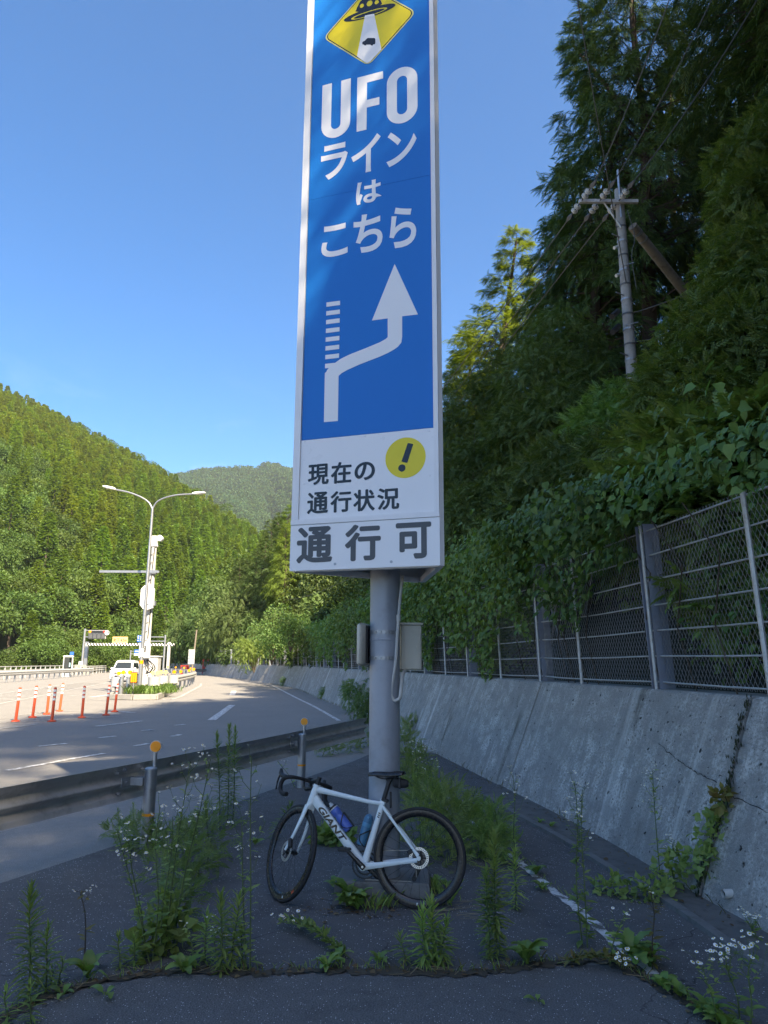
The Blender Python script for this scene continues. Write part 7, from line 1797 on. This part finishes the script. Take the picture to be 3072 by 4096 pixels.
for base, top, lab, dens, mt, ll in (
    ((110, 4010), (125, 3545), 'tallest narrow leaved weed at the lower left corner', 1.15, 'weed', .10),
    ((25, 4110), (22, 3960), 'small weed at the very corner left of the tallest weed', 1., 'weed', .07),
    ((125, 4100), (118, 3930), 'young weed in front of the tallest weed at the lower left', 1., 'weed', .07),
    ((182, 3970), (190, 3705), 'second tall weed from the left along the front crack', 1.1, 'weed', .085),
    ((238, 3935), (245, 3840), 'short weed sprig right of the second tall weed', 1., 'weed_dark', .06),
    ((210, 3940), (213, 3868), 'tiny weed sprig beside the second tall weed', 1., 'weed', .05),
    ((475, 3875), (478, 3735), 'narrow leaved weed left of the big flowering clump', 1.1, 'weed', .07),
    ((542, 3872), (540, 3738), 'narrow leaved weed just left of the flowering stems', 1.1, 'weed', .07),
    ((822, 3850), (828, 3650), 'narrow leaved weed left of the pair on the front crack', 1.1, 'weed', .085),
    ((885, 3895), (882, 3585), 'left one of the taller weed pair on the front crack', 1.1, 'weed', .10),
    ((925, 3880), (960, 3575), 'right one of the taller weed pair on the front crack', 1.1, 'weed', .095),
    ((965, 3868), (972, 3705), 'short weed right of the taller pair on the front crack', 1., 'weed', .075),
    ((1700, 3862), (1690, 3645), 'left stem of the weed group in front of the rear wheel', 1.2, 'weed', .115),
    ((1735, 3858), (1728, 3612), 'middle and tallest stem of the weed group in front of the rear wheel', 1.2, 'weed', .115),
    ((1765, 3862), (1785, 3672), 'right stem of the weed group in front of the rear wheel', 1.1, 'weed', .10),
    ((1625, 3855), (1600, 3735), 'low outer stem left of the weed group before the rear wheel', 1., 'weed', .08),
    ((1990, 3835), (1975, 3325), 'tall feathery weed right of the rear wheel', 1.5, 'weed', .105),
    ((1960, 3840), (1945, 3470), 'weed stem leaning beside the tall feathery weed', 1.2, 'weed_dark', .09),
    ((880, 3320), (868, 2925), 'left one of the dark willowy weeds behind the guardrail', .8, 'weed_dark', .10),
    ((910, 3300), (918, 2895), 'middle one of the dark willowy weeds behind the guardrail', .8, 'weed_dark', .10),
    ((930, 3310), (942, 2905), 'right one of the dark willowy weeds behind the guardrail', .8, 'weed_dark', .10),
    ((835, 3420), (826, 3210), 'short dark weed behind the flowering clump', 1.2, 'weed_dark', .075),
    ((770, 3380), (790, 3290), 'low dark weed sprig near the guardrail post', 1., 'weed_dark', .07),
    ((478, 3300), (470, 3235), 'small weed at the rail post foot', 1.2, 'weed_dark', .06),
    ((530, 3300), (532, 3215), 'small weed beside the rail post foot', 1.2, 'weed_dark', .06),
    ((2060, 3640), (2065, 3400), 'weed standing left of the white painted line', 1.2, 'weed', .09),
    ((1085, 3360), (1170, 3215), 'dim weed seen through the front wheel', 1., 'weed_dark', .09)):
    goldenrod(base, top, lab, dens, mt, ll)

# flowers: a white daisy head shared by all
def flower_data():
    mb = MB(); n = 22; vs = [(0, 0, .0008)]; 
    for i in range(n * 2):
        a = math.pi * i / n; r = .0115 if i % 2 else .0088; vs.append((r * math.cos(a), r * math.sin(a), -.0010 if i % 2 else .0004))
    mb.add(vs, [(0, 1 + i, 1 + (i + 1) % (2 * n)) for i in range(2 * n)]); o = mb.build('flower', 'petal'); a = o.data; bpy.data.objects.remove(o)
    mb = MB(); mb.lathe([(.0052, .0006), (.0045, .0024), (.002, .0034), (0, .0036)], n=8); o = mb.build('floret', 'floret', None, True); b = o.data; bpy.data.objects.remove(o); return a, b
FD, FF = flower_data()
def add_flower(t, p, d, s):
    o = link(bpy.data.objects.new('flower', FD), t); o.matrix_local = Matrix.Translation(p) @ d.to_track_quat('Z', 'Y').to_matrix().to_4x4() @ Matrix.Scale(s, 4)
    f = link(bpy.data.objects.new('floret', FF), o)
def fleabane(base, top, label, nbr, nfl, spread, leafn=22, fs=1.0, start=.55, mat='weed', stem='stem', lie=None, ll=.07):
    b, tp = hgt(base, top); H = max(.1, tp[2]); t = thing('daisy_weed', label, 'weed', b, 0, 'white flowered daisy weeds')
    lean = Vector((tp[0] - b[0], rnd.uniform(-.03, .03), 0)) if lie is None else Vector(lie)
    q = [Vector((0, 0, -.01)), lean * .3 + Vector((rnd.uniform(-.02, .02), 0, H * .35)), lean * .68 + Vector((rnd.uniform(-.02, .02), 0, H * .7)), lean + Vector((0, 0, H * .95))]
    SPn = [Vector(p) for p in spline([tuple(p) for p in q], max(.03, H / 9))]
    mb = MB(); mb.tube(SPn, [.0042 * (1 - .65 * i / len(SPn)) + .0008 for i in range(len(SPn))], 5, False)
    P, T, S = [], [], []
    def at_(u): i = min(u * (len(SPn) - 1), len(SPn) - 1.001); k = int(i); return SPn[k].lerp(SPn[k + 1], i - k)
    fl = []
    for k in range(nbr):
        u = start + (1 - start) * (k + .5) / nbr; s = at_(u); a = k * 2.4 + rnd.uniform(-.4, .4); L = spread * (1.05 - .45 * (u - start) / (1 - start)) * rnd.uniform(.7, 1.15)
        e = s + Vector((math.cos(a) * L * .55, math.sin(a) * L * .4, L * .85)); m = s.lerp(e, .5) + Vector((math.cos(a) * L * .10, 0, -L * .04))
        mb.tube([s, m, e], [.0018, .0014, .0010], 4, False)
        for j in range(max(1, nfl - (1 if rnd.random() < .6 else 0))):
            f = e + Vector((rnd.gauss(0, .024), rnd.gauss(0, .02), rnd.uniform(-.005, .022))); mb.tube([m.lerp(e, .8), f], [.0009, .0007], 3, False); fl.append(f)
        for j in range(2):
            P.append(tuple(s.lerp(e, rnd.uniform(.1, .6)))); T.append((math.cos(a) + rnd.gauss(0, .4), math.sin(a) + rnd.gauss(0, .4), rnd.uniform(-.2, .5))); S.append(ll * .55)
    mb.build('stems', stem, t, True)
    t.children[-1]['kind'] = 'stuff'
    for f in fl: add_flower(t, f, Vector((rnd.gauss(0, .35), rnd.gauss(-.25, .3), 1)), fs * rnd.uniform(.55, .95))
    for k in range(leafn):
        u = rnd.uniform(.04, .95) ; a = k * 2.4; P.append(tuple(at_(u))); T.append((math.cos(a), math.sin(a), rnd.uniform(-.2, .7))); S.append(ll * (1.25 - .75 * u) * rnd.uniform(.7, 1.2))
    Nn = np.tile(np.array((0, 0, 1.0)), (len(P), 1)) + rng.normal(size=(len(P), 3)) * .2
    V, F = place(((LN[0] * np.array([2.1, 1, 1])), LN[1]), np.array(P), nrm(np.array(T)), nrm(Nn), np.array(S)); npobj('leaves', V, F, mat, t, 'stuff', True); return t
for a in (((600, 3850), (470, 3290), 'flowering weed arching left towards the rail post', 7, 4, .17, 34),
          ((610, 3845), (640, 3190), 'flowering weed standing upright before the rail post', 7, 3, .16, 40),
          ((660, 3820), (760, 3010), 'tallest flowering weed whose heads overlap the guardrail', 10, 4, .20, 46),
          ((690, 3790), (840, 3000), 'flowering weed leaning right over the guardrail', 8, 4, .17, 40),
          ((640, 3840), (690, 3240), 'leafy flowering weed in the middle of the big clump', 6, 3, .15, 40),
          ((580, 3830), (520, 3330), 'lower flowering weed at the left of the big clump', 5, 4, .13, 30),
          ((985, 3880), (965, 3260), 'slender flowering weed left of the front wheel', 6, 4, .15, 26),
          ((1000, 3885), (1010, 2985), 'tall thin flowering weed reaching above the guardrail left of the handlebar', 7, 2, .17, 22),
          ((885, 3880), (860, 3700), 'low flowering weed among the pair of tall weeds', 5, 4, .09, 16),
          ((770, 3860), (740, 3700), 'small flowering weed at the foot of the big clump', 3, 2, .08, 14),
          ((2068, 3480), (2050, 3080), 'thin flowering weed before the wall foot behind the painted line', 7, 3, .13, 18),
          ((2330, 3780), (2295, 3090), 'tall flowering weed standing on the painted line', 8, 4, .16, 60),
          ((2350, 3790), (2330, 3130), 'second stem of the tall flowering weed on the painted line', 5, 3, .13, 50),
          ((2645, 3560), (2610, 3060), 'flowering weed at the open wall joint', 9, 4, .14, 40),
          ((2700, 3545), (2680, 3350), 'low flowering weed beside the wall joint', 5, 4, .11, 24),
          ((2440, 3860), (2500, 3640), 'small flowering weed beside the white line', 4, 2, .10, 22),
          ((2960, 4080), (2890, 3800), 'daisy weed with large heads near the lower right corner', 8, 3, .16, 14, 1.25),
          ((3000, 4120), (3010, 3790), 'daisy weed with large heads at the right edge of the frame', 8, 3, .17, 14, 1.25),
          ((2870, 4110), (2810, 3850), 'daisy weed with large heads left of the corner group', 6, 3, .13, 12, 1.2),
          ((3040, 3760), (3000, 3690), 'row of daisy heads at the foot of the wall on the right', 7, 4, .10, 8, 1.1),
          ((1180, 3150), (1090, 3010), 'flowering weed just behind the guardrail at the second post', 4, 3, .10, 14),
          ((1690, 3300), (1660, 2980), 'flowering weeds right of the pole behind the saddle', 8, 3, .16, 30),
          ((1760, 3270), (1700, 2990), 'flowering weed sprawling right of the pole', 8, 3, .16, 30)):
    fleabane(*a)
fleabane((335, 3860), (322, 3560), 'thin dry flowering stem alone on the asphalt', 4, 3, .06, 8, .8, .85, 'dry_weed', 'stem_dark')
fleabane((2610, 3880), (2600, 3560), 'half dry stem with reddish leaves right of the painted line', 4, 1, .08, 30, .8, .7, 'dry_weed', 'stem_dark')
def fallen(base, tip, label, mat, nfl):
    b = G(*base); e = G(*tip); d = Vector(e) - Vector(b)
    t = thing('daisy_weed', label, 'weed', b, 0, 'white flowered daisy weeds'); mb = MB(); P, T, S = [], [], []
    for k in range(4):
        off = Vector((rnd.gauss(0, .03), rnd.gauss(0, .05), 0)); e2 = d * rnd.uniform(.8, 1.0) + off + Vector((0, 0, .05)); m = d * .5 + off * .4 + Vector((0, 0, .07))
        sp2 = [Vector(p) for p in spline([(0, 0, 0.01), tuple(m), tuple(e2)], .03)]; mb.tube(sp2, .0028, 5, False)
        for p in sp2[2:]:
            for j in range(3): P.append(tuple(p)); T.append((rnd.gauss(0, .8) + d.x, rnd.gauss(0, .8) + d.y, rnd.uniform(-.1, .7))); S.append(.06 * rnd.uniform(.6, 1.1))
        for j in range(nfl): f = e2 + Vector((rnd.gauss(0, .03), rnd.gauss(0, .03), rnd.uniform(0, .05))); mb.tube([e2, f], .001, 3, False); add_flower(t, f, Vector((rnd.gauss(0, .5), rnd.gauss(-.5, .3), .8)), 1.05)
    mb.build('stems', 'stem', t, True)['kind'] = 'stuff'
    V, F = place((LN[0] * np.array([2.0, 1, 1]), LN[1]), np.array(P), nrm(np.array(T)), nrm(np.tile((0, 0, 1.0), (len(P), 1)) + rng.normal(size=(len(P), 3)) * .3), np.array(S)); npobj('leaves', V, F, mat, t, 'stuff', True)
fallen((1400, 3840), (1150, 3700), 'fallen flowering stem lying across the dark asphalt', 'weed', 3)
fallen((2230, 3860), (2560, 3890), 'yellowing flowering stem bent over along the front crack', 'dry_weed', 3)

# mats of leafy growth
def leafy(name, label, cat, lumps, n, tpl, size, mat, up=.3):
    c = lumps[0][0]; base = (c[0], c[1], 0); t = thing(name, label, cat, base); b = Vector(base)
    V, F = lump_cloud([(Vector(q) - b, r) for q, r in lumps], n, tpl, size, -up, .15, .4, .6); V[:, 2] = np.maximum(V[:, 2], .004)
    npobj('foliage', V, F, mat, t, 'stuff'); mb = MB()
    for q, r in lumps: mb.tube([(q[0] - b.x, q[1] - b.y, 0), (q[0] - b.x + .02, q[1] - b.y, q[2])], .006, 4)
    mb.build('stems', 'stem', t)['kind'] = 'stuff'
def gl(u, v, h, r): p = G(u, v); return ((p[0], p[1], h), r)
FEATHER = frond(5, .42, .34, .12, True, 45)
leafy('mugwort', 'dense feathery mugwort clump spreading right of the flowering stems', 'weed', [gl(700, 3700, .12, .16), gl(740, 3600, .18, .2), gl(790, 3520, .2, .22), gl(830, 3450, .2, .22), gl(700, 3480, .16, .18), gl(640, 3560, .14, .15), gl(760, 3420, .14, .14)], 430, FEATHER, .105, 'weed_dark', .5)
leafy('mugwort', 'green leafy growth at the foot of the flowering clump', 'weed', [gl(640, 3820, .08, .11), gl(700, 3800, .1, .12), gl(600, 3790, .1, .1), gl(560, 3840, .06, .08), gl(680, 3740, .12, .12)], 260, L6, .065, 'weed', .3)
leafy('mugwort', 'low green tuft round the foot of the rail post', 'weed', [gl(520, 3390, .10, .15), gl(580, 3400, .1, .16), gl(470, 3360, .08, .12), gl(620, 3400, .08, .10)], 300, FEATHER, .085, 'weed_dark', .4)
leafy('mugwort', 'large feathery mugwort bush behind the rear wheel', 'weed', [gl(1720, 3420, .25, .26), gl(1800, 3400, .28, .28), gl(1760, 3350, .3, .28), gl(1850, 3420, .2, .2), gl(1690, 3340, .28, .25), gl(1660, 3430, .15, .16), gl(1780, 3470, .12, .16)], 470, FEATHER, .12, 'weed_dark', .5)
leafy('mugwort', 'leafy growth between the mugwort bush and the painted line', 'weed', [gl(1920, 3430, .14, .18), gl(1990, 3440, .13, .16), gl(1960, 3360, .16, .18), gl(1900, 3330, .14, .16)], 600, FEATHER, .10, 'weed', .4)
leafy('mugwort', 'long flowering verge running back along the right of the pole', 'weed', [gl(1640, 3140, .12, .22), gl(1660, 3080, .12, .25), gl(1680, 3200, .12, .22), gl(1720, 3260, .12, .2), gl(1620, 3020, .15, .28), gl(1640, 2960, .2, .3)], 800, FEATHER, .12, 'weed', .4)
leafy('mugwort', 'low tuft on the seam behind the second rail post', 'weed', [gl(1330, 3020, .08, .16), gl(1400, 3010, .1, .22), gl(1440, 2990, .14, .25), gl(1290, 3025, .06, .12)], 380, FEATHER, .10, 'weed_dark', .4)
leafy('mugwort', 'small weed patch along the seam left of the seat tube', 'weed', [gl(1330, 3370, .05, .12), gl(1360, 3380, .08, .1), gl(1290, 3375, .05, .1)], 240, L6, .08, 'weed_dark', .4)
leafy('creeper', 'creeping vine climbing out of the wall joint onto the drain strip', 'vine', [gl(2620, 3600, .05, .13), gl(2540, 3600, .05, .12), gl(2460, 3580, .04, .12), gl(2690, 3560, .1, .15), gl(2730, 3540, .18, .13), gl(2390, 3560, .03, .08)], 330, LVINE, .052, 'weed_dark', .3)
V_ = []
for (z, o_, r) in ((.25, -.02, .13), (.42, .12, .13), (.55, .2, .1)):
    p, n = wall_at(sj, WALL_B * z / WALL_H - .04); V_.append(((p[0], p[1], z), r))
leafy('creeper', 'leafy creeper growing up the open joint of the near wall panel', 'vine', V_, 240, LVINE, .052, 'weed_dark', .1)
p, n = wall_at(sj - .06, WALL_B * .45 - .03); leafy('creeper', 'small reddish sprig halfway up the open wall joint', 'vine', [((p[0], p[1], WALL_H * .47), .09)], 60, L6, .06, 'dry_weed', .2)

# rosettes: every leaf is a piece of its own
def rosette_leaf(seed, lobed):
    g2 = np.random.default_rng(seed); n = 9; V, F = [], []
    for i in range(n):
        t_ = i / (n - 1); w = .20 * math.sin(math.pi * min(1, t_ * .82 + .10)) ** .8 * (1 + (.22 * (-1) ** i if lobed else .04 * (-1) ** i)) * (.35 if t_ < .2 else 1); z = .42 * math.sin(t_ * 2.0) - .35 * t_ * t_
        V += [(-w, t_, z + .05), (0, t_, z), (w, t_, z + .05)]
    for i in range(n - 1):
        for j in range(2): F.append((i * 3 + j, i * 3 + j + 1, i * 3 + j + 4, i * 3 + j + 3))
    return npmesh('leaf', V, F, 'rosette', True)
RL = [rosette_leaf(1, False), rosette_leaf(2, True), rosette_leaf(3, False)]
def rosette(u, v, n, size, label, kind=0, flat=.5):
    b = G(u, v); t = thing('rosette_plant', label, 'weed', b, rnd.uniform(0, 6.28), 'broad leaved rosettes')
    for k in range(n):
        a = 2 * math.pi * k / n + rnd.uniform(-.35, .35); el = rnd.uniform(.1, 1.0) * (1 - flat) + .12; s = size * rnd.uniform(.65, 1.1)
        o = link(bpy.data.objects.new('leaf', RL[kind]), t); o.matrix_local = Matrix.Rotation(a, 4, 'Z') @ Matrix.Translation((0, .008, .004)) @ Matrix.Rotation(el, 4, 'X') @ Matrix.Rotation(rnd.uniform(-.3, .3), 4, 'Y') @ Matrix.Diagonal((s * rnd.uniform(.9, 1.3), s, s, 1))
for (u, v, n, s, lab, k, fl) in ((350, 3915, 8, .15, 'broad leaved dock standing on the crack left of the flowering clump', 0, .1), (250, 3985, 4, .09, 'two rounded leaves low on the crack at left', 0, .7), (735, 3890, 8, .12, 'fresh broad leaved plant right of the flowering clump foot', 0, .3), (420, 3985, 3, .09, 'single round leaf lying out on the front asphalt', 0, .9),
    (1515, 3855, 6, .095, 'small upright rosette on the crack between the wheels', 1, .3), (1305, 3880, 9, .11, 'grassy pale rosette on the crack below the front wheel', 2, .5), (1350, 3850, 6, .10, 'broad dark leaves at the foot of the fallen stem', 0, .4), (1390, 3625, 16, .20, 'bright dandelion tuft in front of the plinth between the wheels', 1, .05), (1430, 3640, 10, .16, 'second dandelion tuft crowding the plinth corner', 1, .1), (1345, 3560, 8, .12, 'small leafy plant left of the plinth', 0, .3),
    (2110, 3860, 12, .17, 'broad leafed rosette at the bend of the crack right of the rear wheel', 0, .25), (2145, 3500, 7, .12, 'rosette on the painted line beside the rear verge', 0, .4), (2170, 3560, 8, .10, 'leafy rosette spilling over the painted line', 0, .5), (2540, 3850, 12, .19, 'dark toothed dock leaves at the end of the painted line', 1, .1), (2600, 3870, 8, .15, 'toothed leaves right of the dark dock', 1, .2),
    (2660, 3960, 8, .10, 'round leaved plant on the crack at lower right', 0, .4), (2720, 3990, 8, .10, 'second round leaved plant along the lower right crack', 0, .4), (2840, 4080, 10, .13, 'leafy plant on the crack near the bottom right edge', 0, .3), (2900, 4120, 8, .12, 'plant at the bottom edge on the right crack', 0, .3), (2800, 4050, 7, .09, 'small plant between the round leaved pair and the bottom edge', 0, .4),
    (1740, 3550, 9, .12, 'weed beside the plinth seen through the rear wheel', 2, .1), (1790, 3570, 7, .10, 'weed at the plinth corner behind the rear tyre', 0, .2), (2205, 3310, 5, .09, 'little plant on the drain edge', 0, .3), (2160, 3295, 5, .08, 'second little plant on the drain edge', 0, .3), (1020, 3380, 5, .10, 'small leafy plant left of the front wheel top', 0, .3), (2150, 4010, 3, .07, 'single leaf lying on the strip in front of the crack', 0, .9)):
    rosette(u, v, n, s, lab, k, fl)
# grass tufts and the thin growth all along the cracks
def grass(name, label, cen, n, h, spread, mat='weed', kind=None):
    P = []; 
    for (x, y), m in cen:
        for k in range(m): P.append((x + rng.normal() * spread, y + rng.normal() * spread * .6, 0))
    P = np.array(P); n = len(P); a = rng.random(n) * 6.28; T = nrm(np.stack([np.cos(a) * .45, np.sin(a) * .45, np.ones(n)], 1)); Nn = nrm(np.stack([np.cos(a), np.sin(a), -.3 * np.ones(n)], 1) + .01)
    V, F = place((LN[0] * np.array([.5, 1, 1.6]), LN[1]), P, T, -Nn, h * (.5 + .9 * rng.random(n)))
    V[:, 2] = np.maximum(V[:, 2], .002); c = P.mean(0); o = npobj(name, V - c, F, mat); o.location = tuple(c); tag(o, label, None, None, 'stuff'); return o
cs_ = spline(crack, .04)
grass('crack_grass', 'thin grass along the front crack', [((p[0], p[1] + .02), int(rng.integers(0, 5))) for p in cs_], 0, .055, .018)
grass('crack_grass', 'dry grass along the front crack', [((p[0], p[1] + .02), int(rng.integers(0, 3))) for p in cs_[len(cs_) // 3:]], 0, .06, .03, 'dry_weed')
ls_ = spline([G(*p)[:2] for p in line_px], .06)
grass('verge_grass', 'small grass along the painted line', [((p[0] + .05, p[1]), int(rng.integers(0, 4))) for p in ls_], 0, .045, .03)
grass('verge_grass', 'grass round the plinth', [(G(u, v)[:2], 26) for u, v in ((1420, 3620), (1480, 3640), (1760, 3580), (1780, 3620), (1700, 3560), (1560, 3630))], 0, .11, .05)
w_ = [tuple(wall_at(s_of_Y(y), -.03)[0]) for y in np.arange(3.2, 60, .25)]
grass('wall_foot_grass', 'grass at the foot of the long wall', [((p[0], p[1]), int(rng.integers(0, 3)) + (2 if p[1] > 14 else 0)) for p in w_], 0, .09, .05, 'dry_weed')
grass('island_grass', 'green weeds on the traffic island', [((rnd.uniform(-12.6, -10.6), rnd.uniform(35.0, 38.0)), 8) for k in range(60)] + [((-11.9 - (q - 38) * .28 + rnd.uniform(-.9, .9), q), 8) for q in [rnd.uniform(38, 46) for k in range(60)]], 0, .42, .12, 'broad').location.z = .17
# leaf litter caught in the crack and along the wall
P = []
for p in cs_:
    for k in range(int(rng.integers(0, 4))): P.append((p[0] + rng.normal() * .035, p[1] + rng.normal() * .03, .010))
for p in w_[:60]:
    for k in range(3): P.append((p[0] - abs(rng.normal()) * .10, p[1] + rng.normal() * .1, .02))
for k in range(90): q = G(rnd.choice((1450, 1760, 1540, 1330)) + rnd.gauss(0, 60), 3640 + rnd.gauss(0, 22)); P.append((q[0], q[1], .008))
P = np.array(P); n = len(P); a = rng.random(n) * 6.28
V, F = place((L6[0], L6[1]), P, np.stack([np.cos(a), np.sin(a), rng.normal(size=n) * .15], 1), nrm(np.stack([rng.normal(size=n) * .3, rng.normal(size=n) * .3, np.ones(n)], 1)), .028 * (.5 + 1.2 * rng.random(n)))
V[:, 2] = np.maximum(V[:, 2], .008); o = npobj('leaf_litter', V, F, 'dead'); tag(o, None, None, None, 'stuff')
# broken straws
mb = MB()
for k in range(70):
    q = cs_[rnd.randrange(len(cs_))]; a = rnd.uniform(0, 6.28); L = rnd.uniform(.04, .16); x, y = q[0] + rnd.gauss(0, .05), q[1] + rnd.gauss(0, .04); mb.tube([(x, y, .012), (x + math.cos(a) * L, y + math.sin(a) * L * .6, .014 + rnd.uniform(0, .02))], .0015, 3)
for k in range(24):
    q = G(rnd.uniform(1700, 1900), rnd.uniform(3590, 3680)); a = rnd.uniform(-.6, .6); L = rnd.uniform(.06, .2); mb.tube([(q[0], q[1], .008), (q[0] + math.cos(a) * L, q[1] + math.sin(a) * L * .6, .016)], .0014, 3)
M['straw'] = MAT('dry_straw', (0.28, 0.22, 0.13), 0.9); o = mb.build('straw', 'straw'); o['kind'] = 'stuff'

# ------------------------------------------------------------------ the air of the valley
mb = MB(); mb.add([(x, y, z) for z in (-1.4, 520.0) for x, y in ((-1250, -320), (1250, -320), (1250, 2400), (-1250, 2400))], [(3, 2, 1, 0), (4, 5, 6, 7), (0, 1, 5, 4), (1, 2, 6, 5), (2, 3, 7, 6), (3, 0, 4, 7)])
hm = bpy.data.materials.new('valley_air'); hm.use_nodes = True; hn = hm.node_tree
hn.nodes.remove(hn.nodes['Principled BSDF'])
pv = hn.nodes.new('ShaderNodeVolumePrincipled'); pv.inputs['Color'].default_value = (0.86, 0.92, 1.0, 1); pv.inputs['Density'].default_value = 0.00013; pv.inputs['Anisotropy'].default_value = 0.2
hn.links.new(pv.outputs[0], hn.nodes['Material Output'].inputs['Volume'])
hz_ = mb.build('haze', hm); hz_['kind'] = 'stuff'
